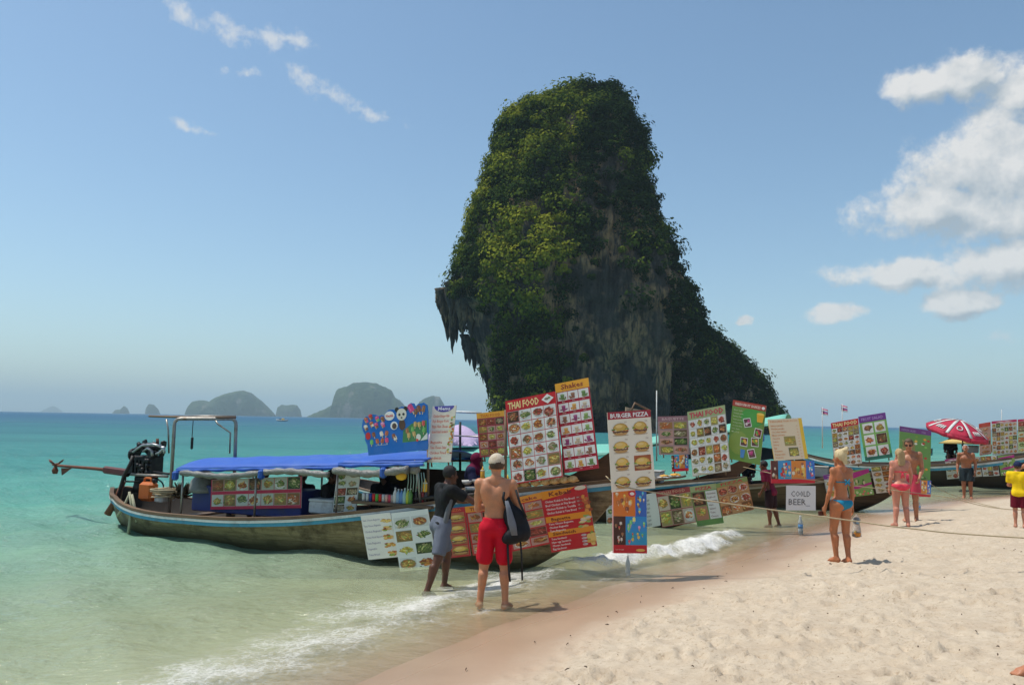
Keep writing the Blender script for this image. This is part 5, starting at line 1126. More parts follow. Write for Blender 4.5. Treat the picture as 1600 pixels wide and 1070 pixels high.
box_thing('cool_box', 481, 786, 521, 801, -.62, .4, FOAMW, 'greyish white cool box beside the white food banner', 'cool box', FOAMW)
box_thing('foam_box', 240, 769, 254, 784, -.45, .3, FOAMW, 'small white foam box beside the orange fuel can', 'box')
mb = MB(); q = put(320, 768, -.45); k = .3; mb.lathe([(.30,0),(.29,.08),(.24,.2),(.15,.33),(.06,.37),(.01,.375)], (0,0,0), 12); mb.V = [(x*(1+.12*math.sin(z*20+x*9)), y*(1+.1*math.cos(z*17)), z) for x, y, z in mb.V]
thing(mb, 'ice_sack', CLEAR, 'white sack of ice on the navy chest', 'sack', None, q)
jr = empty('fuel_can', put(231, 782, -.35), b1.rz); tag(jr, 'orange plastic fuel can at the stern', 'fuel can'); OR_ = mat('orange_plastic', (.52,.12,.015), .5, .2, 6, .15, dirt=(.3,.08,.02))
MB().box((0,0,.18), (.36,.22,.36), bevel=.05).build('body', OR_, jr); MB().tube(bend([(-.12,0,.35),(-.12,0,.43),(.06,0,.43),(.06,0,.35)], .04), .02, 8).build('handle', OR_, jr); MB().lathe([(.035,.34),(.035,.41),(.02,.42)], (.13,0,0), 10).build('cap', BLACKM, jr)
mb = MB(); rr = random.Random(8); q = np.array(put(256, 780, -.4)); pts = []
for i in range(150): a = i*.42; R0 = .11+.06*math.sin(i*.11); pts.append(q+np.array((math.cos(a)*R0*1.5+rr.uniform(-.02,.02), math.sin(a)*R0*.9, .02+.05*math.sin(i*.07)**2+.0012*i)))
mb.tube(pts, .014, 5); thing(mb, 'rope_coil', ROPEM, 'heap of tan rope coiled beside the stern arch', 'rope')
mb = MB(); q = np.array(put(283, 778, -.2))
for i in range(90): a, e = rr.uniform(0, 6.28), rr.uniform(.1, 1.2); d_ = np.array((math.cos(a)*math.cos(e)*.30, math.sin(a)*math.cos(e)*.26, math.sin(e)*.30)); mb.tube([q+d_*.2, q+d_*.7+np.array((0,0,.02)), q+d_*1.1], [.02,.016,.004], 4)
thing(mb, 'net_bundle', mat('brown_net', (.07,.055,.03), .9, .4, 20, .5), 'dark brown bundle of netting beside the navy chest', 'net')
mb = MB().box((0,0,0), (1.9,.04,.62)); o = thing(mb, 'back_screen', mat('dark_ply', (.09,.06,.04), .8, .3, 4), 'dark plywood screen along the far side under the front canopy', 'screen', None, Vector(b1.w((6.7,.86,1.05)))); o.rotation_euler = (0,0,b1.rz)
mb = MB().box((0,0,0), (1.5,.45,.05), bevel=.01); o = thing(mb, 'counter', WOOD, 'narrow wooden counter carrying the drinks', 'counter', None, Vector(b1.w((7.12,-.66,.90)))); o.rotation_euler = (0,0,b1.rz-.02)
ORD = ['','first','second','third','fourth','fifth','sixth','seventh','eighth','ninth','tenth']
cans = [(568,(.55,.55,.55),'silver'),(574,(.5,.5,.5),'silver'),(579,(.03,.06,.25),'blue'),(584,(.55,.03,.03),'red'),(589,(.10,.35,.06),'green'),(594,(.55,.04,.03),'red'),(599,(.45,.45,.45),'silver'),(604,(.6,.35,.3),'pink'),(609,(.55,.06,.1),'red'),(613,(.35,.3,.3),'silver')]
CT = .925
for k_, (x, c, nm) in enumerate(cans):
    pz = b1.L(x, 792, -.80); r = empty('drink_can', Vector(b1.w((pz[0], -.80, CT)))); tag(r, nm+' drink can, '+ORD[k_+1]+' from the left in the row on the counter', 'can', 'drink cans on the counter')
    MB().lathe([(.025,0),(.032,.008),(.032,.115),(.026,.125)], n=12).build('can_body', mat('can_%.2f%.2f%.2f' % c, c, .35, .25, 30, .05, metal=.3), r); MB().lathe([(.026,.1245),(.0255,.127),(.022,.1262)], n=12).build('can_lid', CHROME, r)
bots = [(617,(.60,.58,.55),.24,'white'),(622,(.25,.40,.55),.22,'pale blue'),(627,(.12,.25,.5),.22,'blue'),(632,(.3,.5,.5),.24,'aqua'),(637,(.45,.50,.05),.23,'yellow'),(641,(.10,.25,.05),.24,'green'),(646,(.03,.02,.02),.26,'black'),(651,(.04,.02,.02),.25,'black'),(656,(.30,.03,.03),.26,'dark red'),(661,(.05,.03,.03),.25,'black')]
for k_, (x, c, h, nm) in enumerate(bots):
    pz = b1.L(x, 790, -.80); r = empty('drink_bottle', Vector(b1.w((pz[0], -.80 if x < 645 else -.72, CT)))); tag(r, nm+' bottle, '+ORD[k_+1]+' from the cans in the row on the counter', 'bottle', 'bottles on the counter')
    MB().lathe([(.03,0),(.036,.01),(.036,h*.62),(.014,h*.85),(.013,h*.95)], n=12).build('bottle_body', mat('bot_%.2f%.2f%.2f' % c, c, .2, .2, 20, 0, spec=.5), r); MB().lathe([(.015,h*.93),(.015,h),(.004,h*1.005)], n=9).build('bottle_cap', mat('cap_%s' % nm.replace(' ', ''), (.5,.05,.05) if nm in ('black','dark red') else (.6,.6,.6), .5), r)
YB = mat('yellow_plastic', (.72,.42,.04), .45, .2, 10, .1)
def hanging_bag(x, y, h, yl, label, m_, top):
    p = np.array(b1.W(x, y, yl)); t = np.array(b1.W(x, top, yl)); mb = MB(); mb.lathe([(.02,0),(.07,.02),(.09,h*.4),(.07,h*.8),(.02,h)], (0,0,0), 10); mb.V = [(a, b*.5, c*(1+.1*math.sin(a*40))) for a, b, c in mb.V]
    o = thing(mb, 'hanging_bag', m_, label, 'bag', None, Vector(p-np.array((0,0,h/2)))); MB().tube([(0,0,h), t-p+np.array((0,0,h/2))], .004, 5).build('string', ROPEM, o)
hanging_bag(627, 742, .16, -.9, 'yellow snack bag hanging from the front canopy', YB, 726); hanging_bag(648, 732, .17, -.9, 'clear jar hanging from the front canopy edge', CLEAR, 718)
mb = MB()
for k in range(7): p0 = np.array(b1.W(638+4*k, 738, -.88)); p1 = np.array(b1.W(636+4.6*k, 768, -.86)); mb.tube([p0, (p0+p1)/2+np.array((.01,0,0)), p1], .006, 5)
thing(mb, 'cable_bunch', mat('pale_green_strips', (.35,.48,.40), .5), 'bunch of pale green straps dangling from the canopy', 'straps')
def sq_bottle(x, y, yl, label, c=(.80,.45,.03)):
    r = empty('sauce_bottle', put(x, y, yl)); tag(r, label, 'bottle', 'sauce bottles on the near boat'); MB().lathe([(.03,0),(.034,.01),(.034,.13),(.012,.165),(.004,.20)], n=10).build('bottle_body', mat('sauce_%.2f' % c[1], c, .4), r); MB().lathe([(.036,.125),(.036,.14)], n=10).build('bottle_ring', WHITEP, r)
sq_bottle(664, 768, -.80, 'orange yellow sauce bottle behind the leaning man'); sq_bottle(793, 762, -.5, 'yellow sauce bottle left of the THAI FOOD board', (.85,.55,.04)); sq_bottle(754, 748, -.2, 'yellow squeeze bottle above the man in the cap', (.8,.40,.05))
mb = MB().box((0,0,0), (1.35,.36,.04), bevel=.01); o = thing(mb, 'bread_tray', WOOD, 'bread shelf along the gunwale under the THAI FOOD board', 'tray', None, Vector(b1.w((8.75,-.36,1.26)))); o.rotation_euler = (RAD(0), RAD(-10), b1.rz)
BUN = mat('bread_crust', (.48,.27,.09), .7, .3, 14, .3, dirt=(.62,.48,.28))
for i, x in enumerate((806,820,836,851,866,881,895)):
    pz = b1.L(x, 757-(x-806)*.10, -.46); mb = MB(); mb.ball((0,0,0), (.075,.06,.05), 12, 8, .03); mb.ball((.02,.01,-.02), (.08,.055,.02), 10, 5)
    thing(mb, 'bread_roll', BUN, 'bread roll, '+ORD[i+1]+' from the left on the shelf under the THAI FOOD board', 'bread', 'bread rolls on the shelf', Vector(b1.w(pz)))
STAIN = mat('steel_bowl', (.45,.45,.44), .35, .25, 10, .1, metal=.5); rr = random.Random(3)
mb = MB().box((0,0,0), (1.1,.5,.04), bevel=.01); o = thing(mb, 'grill_table', DARKIN, 'dark cooking table at the gunwale between the two men', 'table', None, Vector(b1.w((7.98,-.52,1.06)))); o.rotation_euler = (0, RAD(-7), b1.rz)
for i, (x, y, m_, lb) in enumerate([(708,775,STAIN,'steel bowl nearest the leaning man'),(722,772,FOAMW,'white plate on the cooking table'),(737,768,STAIN,'small steel pot near the man in the cap'),(730,757,FOAMW,'white tub at the back of the cooking table'),(748,756,STAIN,'steel pan behind the man in the cap'),(812,748,STAIN,'steel tin beside the bread rolls')]):
    R0 = .09 if i % 2 else .11; mb = MB().lathe([(R0*.55,0),(R0*.9,.03),(R0,.07),(R0*.93,.07),(R0*.82,.035),(.01,.015)], n=16); thing(mb, 'bowl', m_, lb, 'bowl', 'bowls and pots on the near boat', put(x, y, -.5 if y > 760 else -.15))
# plates and a vendor tray on the second boat
mb = MB().box((0,0,0), (2.6,.5,.04)); o = thing(mb, 'counter', WOOD, 'wooden serving counter along the second boat', 'counter', None, Vector(b2.w((8.1,-.5,.90)))); o.rotation_euler = (0, RAD(-9), b2.rz)
for i, (x, y, c, lb) in enumerate([(1038,752,(.75,.42,.08),'yellow plate of sliced fruit on the second boat counter'),(1056,747,(.78,.40,.06),'plate heaped with orange slices on the second boat counter'),(1100,745,(.55,.42,.25),'tray of rolls on the second boat counter'),(1016,757,(.7,.6,.1),'plate of yellow corn on the second boat counter')]):
    q_ = b2.L(x, y, -.55); p = Vector(b2.w((q_[0], -.55, 0.92+(q_[0]-8.1)*math.tan(RAD(9))))); r = empty('food_plate', p); tag(r, lb, 'plate', 'plates on the second boat'); MB().lathe([(.06,0),(.16,.015),(.165,.02),(.05,.008)], n=16).build('plate', FOAMW, r); mb = MB()
    for k in range(14): a, q_ = rr.uniform(0, 6.28), rr.random()*.1; mb.ball((math.cos(a)*q_, math.sin(a)*q_, .03+.03*(1-q_*8)), (.035,.025,.018), 8, 5, .1)
    mb.build('food', mat('food_%d' % i, c, .6, .35, 20, .2), r)
# masts, flags
def flagpole(x, yt, yb, Y, label, flag=True):
    a, b = np.array(at(x, yt, Y)), np.array(at(x, yb, Y)); r = empty('flag_pole', Vector(b)); tag(r, label, 'pole'); MB().tube([(0,0,0), a-b], [.02,.012], 6).build('pole', WHITEP, r)
    if flag:
        for k, c in enumerate([(.60,.12,.22),(.7,.68,.70),(.20,.12,.35),(.7,.68,.70),(.60,.12,.22)]):
            hh = .20; z1 = a[2]-b[2]-.02-hh*k/5; rows = [[(.18*t, .05*math.sin(t*5), z1-.06*t), (.18*t, .05*math.sin(t*5), z1-hh/5-.06*t)] for t in np.linspace(0, 1, 8)]; MB().sheet(rows, .004).build('flag_stripe', mat('flag_%d' % (k % 3), c, .8), r)
flagpole(1285,636,700,25.5,'small striped flag on a pole above the green canopy, left one'); flagpole(1316,631,700,26.0,'small striped flag on a pole above the green canopy, right one')
flagpole(1026,610,720,19.0,'slender white pole rising behind the burger board', False); flagpole(1565,640,690,34.0,'thin dark mast beyond the farthest boat', False)
# parasol on the farthest boat
pc = np.array(at(1500,668,29.0)); rz_ = empty('parasol', Vector((pc[0], pc[1], .9))); tag(rz_, 'red parasol with white seams tilted over the farthest boat', 'parasol')
PR = mat('red_parasol_cloth', (.42,.02,.05), .7, .15, 5, .2); pm = Matrix.Rotation(RAD(9), 3, 'Y') @ Matrix.Rotation(RAD(15), 3, 'X'); top = np.array((0,0,pc[2]-.9+.28)); RP = 1.02; k = 8
def pp(a, t): return top + np.array(pm @ Vector((math.cos(a)*RP*t, math.sin(a)*RP*t, -.42*t**1.7)))
for i in range(k):
    a0, a1 = 2*math.pi*i/k, 2*math.pi*(i+1)/k; rows = [[pp(a0+(a1-a0)*q, t)+np.array((0,0,-.03*t*math.sin(math.pi*q))) for q in np.linspace(0, 1, 5)] for t in np.linspace(0.02, 1, 8)]
    pan = MB().sheet(rows, .004).build('panel', PR, rz_)
    MB().sheet([[pp(a0-.05/max(t,.15), t)+np.array((0,0,.012)), pp(a0+.05/max(t,.15), t)+np.array((0,0,.012))] for t in np.linspace(.1, 1.0, 8)], .003).build('white_seam', WHITEP, pan)
    val = [[pp(a0+(a1-a0)*q, 1.0), pp(a0+(a1-a0)*q, 1.0)+np.array((0,0,-.15-.02*math.sin(q*9)))] for q in np.linspace(0, 1, 6)]; MB().sheet(val, .004).build('valance', PR, pan)
    am = (a0+a1)/2
    if i % 2: MB().tube([pp(am+.13*math.cos(s_), .66+.10*math.sin(s_))+np.array((0,0,.014)) for s_ in np.linspace(0, 6.28, 14)], .02, 5).build('ring_mark', WHITEP, pan)
    else:
        for sx in (-.16,-.05,.06,.16): MB().sheet([[pp(am+sx-.035, t)+np.array((0,0,.014)), pp(am+sx+.035, t)+np.array((0,0,.014))] for t in (.72,.80,.88)], .003).build('lettering_mark', WHITEP, pan)
MB().tube([top+np.array((.0,0,-.02)), np.array((.22,.1,0))], .022, 8).build('pole', BLACKM, rz_)
# second small parasol under it
pc = np.array(at(1503,688,32.0)); r = empty('parasol', Vector((pc[0], pc[1], 1.0))); tag(r, 'faded yellow parasol behind the red one', 'parasol'); t0 = pc[2]-1.0
MB().lathe([(.85,t0-.12),(.5,t0+.02),(.02,t0+.12),(.01,t0+.11),(.5,t0+.0),(.84,t0-.13)], n=16).build('canopy', mat('faded_yellow_cloth', (.55,.38,.12), .8), r); MB().tube([(0,0,0),(0,0,t0)], .02, 7).build('pole', BLACKM, r)
# far dinghy
p = np.array(G(441,658,0.0)); r = empty('dinghy', Vector(p)); tag(r, 'tiny pale boat far out on the sea below the islands', 'boat'); rows = []
for t in np.linspace(-1, 1, 9): rows.append([(t*2.6, y_*(1-t*t*.85), z_+.35*t*t) for y_, z_ in ((-.7,.55),(-.5,.05),(0,-.1),(.5,.05),(.7,.55))])
MB().sheet(rows, .06).build('hull', WHITEP, r); MB().box((.3,0,.9), (1.2,.9,.7), bevel=.1).build('cabin', YB, r); MB().box((-1.0,0,.8), (.5,.5,.7), bevel=.15).build('outboard', BLACKM, r)
# beach litter
mb = MB(); rr = random.Random(12)
for i in range(170):
    r_ = rr.uniform(4.5, 16); a = RAD(rr.uniform(-8, 40)); x, y = r_*math.sin(a), r_*math.cos(a); s_, _ = shore(np.array([x]), np.array([y]))
    if s_[0] < .9: continue
    z = zground(x, y)+.012; L = rr.uniform(.006,.03)*rr.uniform(.4,1); an = rr.uniform(0, 6.28); d_ = np.array((math.cos(an), math.sin(an), rr.uniform(-.2,.4)))*L
    mb.tube([np.array((x,y,z))-d_, np.array((x,y,z+.006)), np.array((x,y,z))+d_], [.003,.006,.003], 4)
o = mb.build('beach_litter', mat('twigs', (.09,.055,.035), .9, .4, 20)); tag(o, 'scattered twigs, husks and leaf bits on dry sand', kind='stuff')

# clutter on the other boats
mb = MB(); rows = [[b3.w((4.6+3.0*i/10, -.75+1.5*j/6, 1.52+.10*(i/10)-.30*abs(j/3-1)**1.5+.03*math.sin(i*1.7+j))) for j in range(7)] for i in range(11)]
thing(mb.sheet([r_[::-1] for r_ in rows], .012), 'shade_cloth', mat('black_shade_cloth', (.02,.02,.022), .9, .3, 5, .3), 'black shade cloth sagging under the green canopy of the third boat', 'cloth')
CR = [(b2,5.4,-.3,.62,(.35,.30,.22),'tan crate'),(b2,6.2,.2,.66,(.05,.07,.2),'navy box'),(b2,8.6,-.1,1.06,(.5,.5,.48),'white tub'),(b2,8.2,.1,1.02,(.5,.06,.05),'red tub'),(b3,7.6,-.2,.95,(.45,.10,.08),'red crate'),(b3,8.2,-.1,1.02,(.5,.48,.42),'cream box'),(b3,6.9,-.3,.85,(.06,.12,.25),'blue crate'),(b4,7.4,-.3,1.35,(.5,.35,.05),'yellow crate'),(b4,8.2,-.3,1.45,(.08,.08,.25),'purple box'),(b4,6.6,-.3,1.30,(.4,.4,.38),'grey tub'),(b4,5.0,-.2,1.15,(.06,.3,.3),'teal crate')]
for b_, u, y, z, c, nm in CR:
    r = empty('storage_crate', Vector(b_.w((u, y, z-(0 if b_ is b4 else .16)))), b_.rz); tag(r, '%s of goods aboard the %s boat' % (nm, {id(b2):'second', id(b3):'third', id(b4):'farthest'}[id(b_)]), 'crate', 'crates of goods aboard')
    MB().box((0,0,.13), (.42,.32,.26), taper=1.08, bevel=.02).build('body', mat('crate_%.2f%.2f%.2f' % c, c, .6, .2, 8, .2), r); MB().box((0,0,.275), (.47,.37,.03), bevel=.01).build('rim', mat('crate_rim_%.2f%.2f%.2f' % c, tuple(v*.7 for v in c), .6), r)
for k, (b_, u, c) in enumerate([(b2,5.0,(.65,.5,.05)),(b2,6.0,(.5,.08,.1)),(b2,7.3,(.1,.3,.12)),(b3,5.6,(.65,.45,.05)),(b3,6.8,(.08,.2,.5)),(b3,7.2,(.6,.6,.55))]):
    zt = (1.36+.05*(u-4)) if b_ is b2 else 1.70+.19*(u-4); mb = MB(); mb.lathe([(.015,0),(.06,.03),(.075,.12),(.05,.22),(.012,.27)], n=9); o = thing(mb, 'hanging_bag', mat('bag_%d' % k, c, .5, .2, 10), '%s bag hanging from the %s canopy edge' % (['yellow','red','green','orange','blue','white'][k], 'teal' if b_ is b2 else 'green'), 'bag', 'bags hanging under the canopies', Vector(b_.w((u, -.9, zt-.45)))); MB().tube([(0,0,.26),(0,0,.44)], .004, 5).build('string', ROPEM, o)
# ------------------------------------------------------------------ people: bodies grown as one smooth surface from a signed distance field
def surface_nets(Fv, org, h):
    sgn = Fv < 0; nx, ny, nz = Fv.shape; cs = np.zeros((nx-1, ny-1, nz-1), np.int8)
    sl = lambda a, d_: slice(a, d_-1+a)
    for a in (0,1):
        for b in (0,1):
            for c in (0,1): cs += sgn[sl(a,nx), sl(b,ny), sl(c,nz)]
    act = (cs > 0) & (cs < 8); I = np.argwhere(act); idx = np.full(act.shape, -1, np.int64); idx[act] = np.arange(len(I))
    P = np.zeros((len(I), 3)); cnt = np.zeros(len(I))
    for ax in range(3):
        o1, o2 = [q for q in range(3) if q != ax]
        for a in (0,1):
            for b in (0,1):
                d0 = np.zeros(3, int); d0[o1], d0[o2] = a, b; d1 = d0.copy(); d1[ax] = 1
                A = I+d0; B = I+d1; fa, fb = Fv[tuple(A.T)], Fv[tuple(B.T)]; x = (fa < 0) != (fb < 0)
                t = fa[x]/(fa[x]-fb[x]); q = A[x].astype(float); q[:,ax] += t; P[x] += q; cnt[x] += 1
    V = org + P/cnt[:,None]*h; Fs = []
    for ax in range(3):
        o1, o2 = (ax+1) % 3, (ax+2) % 3
        a = np.take(sgn, range(Fv.shape[ax]-1), ax); b = np.take(sgn, range(1, Fv.shape[ax]), ax); E = np.argwhere(a != b)
        E = E[(E[:,o1] > 0) & (E[:,o2] > 0) & (E[:,o1] < Fv.shape[o1]-1) & (E[:,o2] < Fv.shape[o2]-1)]
        def cell(d1, d2): q = E.copy(); q[:,o1] -= d1; q[:,o2] -= d2; return idx[tuple(q.T)]
        quad = np.stack([cell(1,1), cell(0,1), cell(0,0), cell(1,0)], -1); flip = ~a[tuple(E.T)]; quad[flip] = quad[flip][:, ::-1]; Fs.append(quad)
    return V, np.concatenate(Fs)
class SDF:
    def __init__(s): s.p = []
    def cap(s, a, b, ra, rb, k=.02): s.p.append(('c', np.array(a, float), np.array(b, float), ra, rb, k)); return s
    def ell(s, c, r, k=.02, M=None): s.p.append(('e', np.array(c, float), np.array(r, float), None if M is None else np.array(M), 0, k)); return s
    def bounds(s, pad):
        lo, hi = [], []
        for t, a, b, c, d_, k in s.p:
            if t == 'c': r = max(c, d_); lo += [a-r, b-r]; hi += [a+r, b+r]
            else: r = b.max() if c is not None else b; lo.append(a-r); hi.append(a+r)
        return np.min(lo, 0)-pad, np.max(hi, 0)+pad
    def grid(s, h, infl=0.0, pad=.04):
        lo, hi = s.bounds(pad+infl); n_ = np.ceil((hi-lo)/h).astype(int)+1; s.lo = lo
        ax = [lo[i]+h*np.arange(n_[i]) for i in range(3)]; Fv = np.full(n_, .5, np.float32)
        for t, a, b, c, d_, k in s.p:
            if t == 'c': l_, u_ = np.minimum(a, b)-max(c, d_)-.07-infl, np.maximum(a, b)+max(c, d_)+.07+infl
            else: r = np.full(3, b.max()) if c is not None else b; l_, u_ = a-r-.07-infl, a+r+.07+infl
            s0 = np.clip(((l_-lo)/h).astype(int), 0, n_-1); s1 = np.clip(((u_-lo)/h).astype(int)+2, 1, n_)
            X_, Y_, Z_ = np.meshgrid(*[ax[i][s0[i]:s1[i]] for i in range(3)], indexing='ij'); Q = np.stack([X_, Y_, Z_], -1)
            if t == 'c':
                e = b-a; T_ = np.clip(((Q-a)@e)/max(e@e, 1e-9), 0, 1); D = np.linalg.norm(Q-a-T_[...,None]*e, axis=-1)-(c+(d_-c)*T_)
            else:
                q = Q-a; q = q@c if c is not None else q; k0 = np.linalg.norm(q/b, axis=-1); k1 = np.linalg.norm(q/(b*b), axis=-1)+1e-9; D = k0*(k0-1)/k1
            D = D-infl; sub = Fv[s0[0]:s1[0], s0[1]:s1[1], s0[2]:s1[2]]
            hh = np.clip(.5+.5*(sub-D)/k, 0, 1); sub[...] = sub*(1-hh)+D*hh-k*hh*(1-hh)
        return Fv, ax
    def mesh(s, name, h, infl=0.0, cut=None, fold=0.0, fs=(14,14,5)):
        Fv, ax = s.grid(h, infl)
        if cut is not None:
            X_, Y_, Z_ = np.meshgrid(*ax, indexing='ij'); Fv = np.maximum(Fv, cut(X_, Y_, Z_))
        Fv[0], Fv[-1], Fv[:,0], Fv[:,-1], Fv[:,:,0], Fv[:,:,-1] = [.1]*6
        V, F = surface_nets(Fv, s.lo, h)
        if fold:
            c = V.mean(0); d_ = V-c; d_[:,2] = 0; d_ /= np.linalg.norm(d_, axis=1, keepdims=True)+1e-6; V = V+d_*(fold*fbm(V*np.array(fs), 3))[:,None]
        return fast_mesh(name, V, F)
def skin_mat(name, c):
    if name in MATS: return MATS[name]
    m, n = newmat(name); p = n.obj(); f = n.noise(p, 6, 6, .7); f2 = n.noise(p, 60, 3, .6)
    col = n.mix(n.mr(f, .38, .64), (c[0]*.84, c[1]*.84, c[2]*.86), (min(c[0]*1.16, .9), c[1]*1.0, c[2]*.95)); col = n.mix(n.mr(f2, .4, .7, 0, .15), col, (c[0]*.6, c[1]*.5, c[2]*.45))
    finish(n, pbsdf(n, col, .48, n.bump(f2, .12, .004), .35, 0, Subsurface_Weight=.08, Subsurface_Radius=(.02,.008,.004))); MATS[name] = m; return m
def cloth(name, c, rough=.85): return mat('cloth_'+name, c, rough, .18, 9, .4, .008, spec=.15)
HEADR = (.046,.056,.070)
class Person:
    def __init__(s, label, foot, heading, H=1.7, female=False, skin=('tan',(.42,.20,.11)), lean=0, side=0, yaw=0, head=(0,0), J=None, h=.013, build=1.0, group=None, z=None):
        s.H = H; s.h = h; s.fem = female; s.bld = build; s.loc = Vector(foot); s.head = heading
        s.root = empty('person', s.loc, heading); tag(s.root, label, 'person', group)
        sw, hw = (.092,.054) if female else (.108,.050)
        D = {'pel':(0,0,.53),'wai':(0,0,.61),'che':(0,.0,.725),'nek':(0,-.008,.845),'hed':(0,.012,.928),'shR':(sw,-.008,.812),'shL':(-sw,-.008,.812),'elR':(sw+.022,-.015,.635),'elL':(-sw-.022,-.015,.635),'wrR':(sw+.035,.02,.49),'wrL':(-sw-.035,.02,.49),
             'hpR':(hw,0,.52),'hpL':(-hw,0,.52),'knR':(hw+.004,.012,.285),'knL':(-hw-.004,.012,.285),'anR':(hw+.006,-.008,.045),'anL':(-hw-.006,-.008,.045),'toR':(hw+.022,.09,.018),'toL':(-hw-.022,.09,.018)}
        s.T = Matrix.Rotation(RAD(yaw),3,'Z') @ Matrix.Rotation(RAD(-lean),3,'X') @ Matrix.Rotation(RAD(side),3,'Y'); pel = Vector((J or {}).get('pel', D['pel']))
        out = {}
        for k, v in D.items():
            v = Vector(v)
            if k in ('wai','che','nek','hed','shR','shL','elR','elL','wrR','wrL'): v = s.T @ (v-Vector(D['pel'])) + pel
            out[k] = v
        if J:
            for k, v in J.items(): out[k] = Vector(v)
        if J and 'pel' in J:
            dp = Vector(J['pel'])-Vector(D['pel'])
            for k in ('hpR','hpL'):
                if k not in J: out[k] = out[k]+dp
        s.J = {k: np.array(v*H) for k, v in out.items()}
        s.HM = s.T @ Matrix.Rotation(RAD(head[0]),3,'Z') @ Matrix.Rotation(RAD(-head[1]),3,'X')
        s.skin = skin_mat('skin_'+skin[0], skin[1])
        b = s.body(); o = bpy.data.objects.new('body', b.mesh('body', h)); o.data.materials.append(s.skin); link(o, s.root)
    def tp(s, v, ref='pel'):      # torso-frame offset (fractions of height) from a joint
        return s.J[ref] + np.array(s.T @ (Vector(v)*s.H))
    def hp(s, v): return s.J['hed'] + np.array(s.HM @ (Vector(v)*s.H))
    def torso(s, g=None):
        g = g or SDF(); H, w = s.H, s.bld; T = np.array(s.T); f = s.fem
        g.ell(s.tp((0,0,0)), np.array((.092*w if not f else .096*w,.062*w,.062))*H, .04, T)
        g.ell(s.J['wai'], np.array(((.068 if f else .079)*w,.050*w,.080))*H, .05, T); g.ell(s.J['che'], np.array(((.086 if f else .101)*w,.060*w,.095))*H, .05, T)
        for sd in (-1, 1):
            g.ell(s.tp((sd*.044,-.034 if f else -.022,-.012)), np.array((.050,.048,.052))*H*w*(1 if f else .92), .03, T)
            if f: g.ell(s.tp((sd*.040,.050,.19)), np.array((.034,.032,.034))*H, .025, T)
            else: g.ell(s.tp((sd*.044,.036,.215)), np.array((.048,.026,.034))*H, .03, T); 
            g.ell(s.tp((sd*.058,-.036,.235)), np.array((.042,.024,.055))*H, .03, T)
        for k in ('shL','shR'): g.cap(s.J[k]*.55+s.J['nek']*.45+np.array((0,0,-.012))*H, s.J[k], .030*H*w, .036*H*w, .035)
        g.cap(s.J['nek'], s.J['nek']*.55+s.J['shL']*.45, .024*H, .026*H, .03); g.cap(s.J['nek'], s.J['nek']*.55+s.J['shR']*.45, .024*H, .026*H, .03)
        return g
    def body(s):
        g = s.torso(); H, w = s.H, s.bld; J = s.J; HM = np.array(s.HM)
        g.cap(J['nek']+np.array((0,0,-.02))*H, s.hp((0,-.012,-.04)), .033*H, .030*H, .02)
        g.ell(s.hp((0,-.006,.012)), np.array((.045,.055,.056))*H, .012, HM); g.ell(s.hp((0,.016,-.028)), np.array((.034,.036,.042))*H, .02, HM)
        g.cap(s.hp((0,.052,.004)), s.hp((0,.063,-.017)), .007*H, .010*H, .008); g.ell(s.hp((0,.044,-.040)), np.array((.017,.010,.007))*H, .008, HM); g.ell(s.hp((0,.044,-.062)), np.array((.016,.014,.012))*H, .012, HM)
        for sd in (-1, 1): g.ell(s.hp((sd*.046,-.008,-.008)), np.array((.007,.014,.019))*H, .006, HM)
        for S in 'LR': s.arm(g, S); s.leg(g, S)
        return g
    def arm(s, g, S, infl=1.0, fore=True):
        H, w, J = s.H, s.bld*(.86 if s.fem else 1)*infl, s.J
        g.cap(J['sh'+S], J['el'+S], .033*H*w, .0235*H*w, .025); mid = J['sh'+S]*.6+J['el'+S]*.4; g.cap(mid, mid*.6+J['el'+S]*.4, .029*H*w, .026*H*w, .02)
        if not fore: return
        g.cap(J['el'+S], J['wr'+S], .0235*H*w, .0155*H*w, .02); q = J['el'+S]*.72+J['wr'+S]*.28; g.cap(q, q*.7+J['wr'+S]*.3, .0255*H*w, .020*H*w, .02)
        s.hand(g, S)
    def hand(s, g, S):
        H, J = s.H, s.J; d_ = unit(J['wr'+S]-J['el'+S]); ref = np.array((0,1.0,0)) if abs(d_[1]) < .8 else np.array((1.0 if S == 'L' else -1.0,0,0))
        a = unit(ref-d_*(ref@d_)); b = np.cross(d_, a)*(1 if S == 'R' else -1); c = J['wr'+S]+d_*.032*H        # a: across the knuckles, thumb side
        for t in (-.012,-.004,.005,.013): g.cap(J['wr'+S]+a*t*.5*H, J['wr'+S]+d_*.052*H+a*t*H, .0095*H, .0085*H, .01)
        for i, (t, L) in enumerate(((.0155,.040),(.0055,.046),(-.005,.043),(-.0145,.034))):
            k0 = J['wr'+S]+d_*.054*H+a*t*H; k1 = k0+d_*L*.55*H-b*.010*H; k2 = k1+d_*L*.38*H-b*.020*H; g.cap(k0, k1, .0060*H, .0054*H, .003); g.cap(k1, k2, .0054*H, .0045*H, .003)
        t0 = J['wr'+S]+d_*.016*H+a*.012*H; t1 = t0+a*.020*H+d_*.020*H-b*.006*H; t2 = t1+d_*.022*H-b*.008*H; g.cap(t0, t1, .0085*H, .0068*H, .006); g.cap(t1, t2, .0066*H, .0052*H, .003)
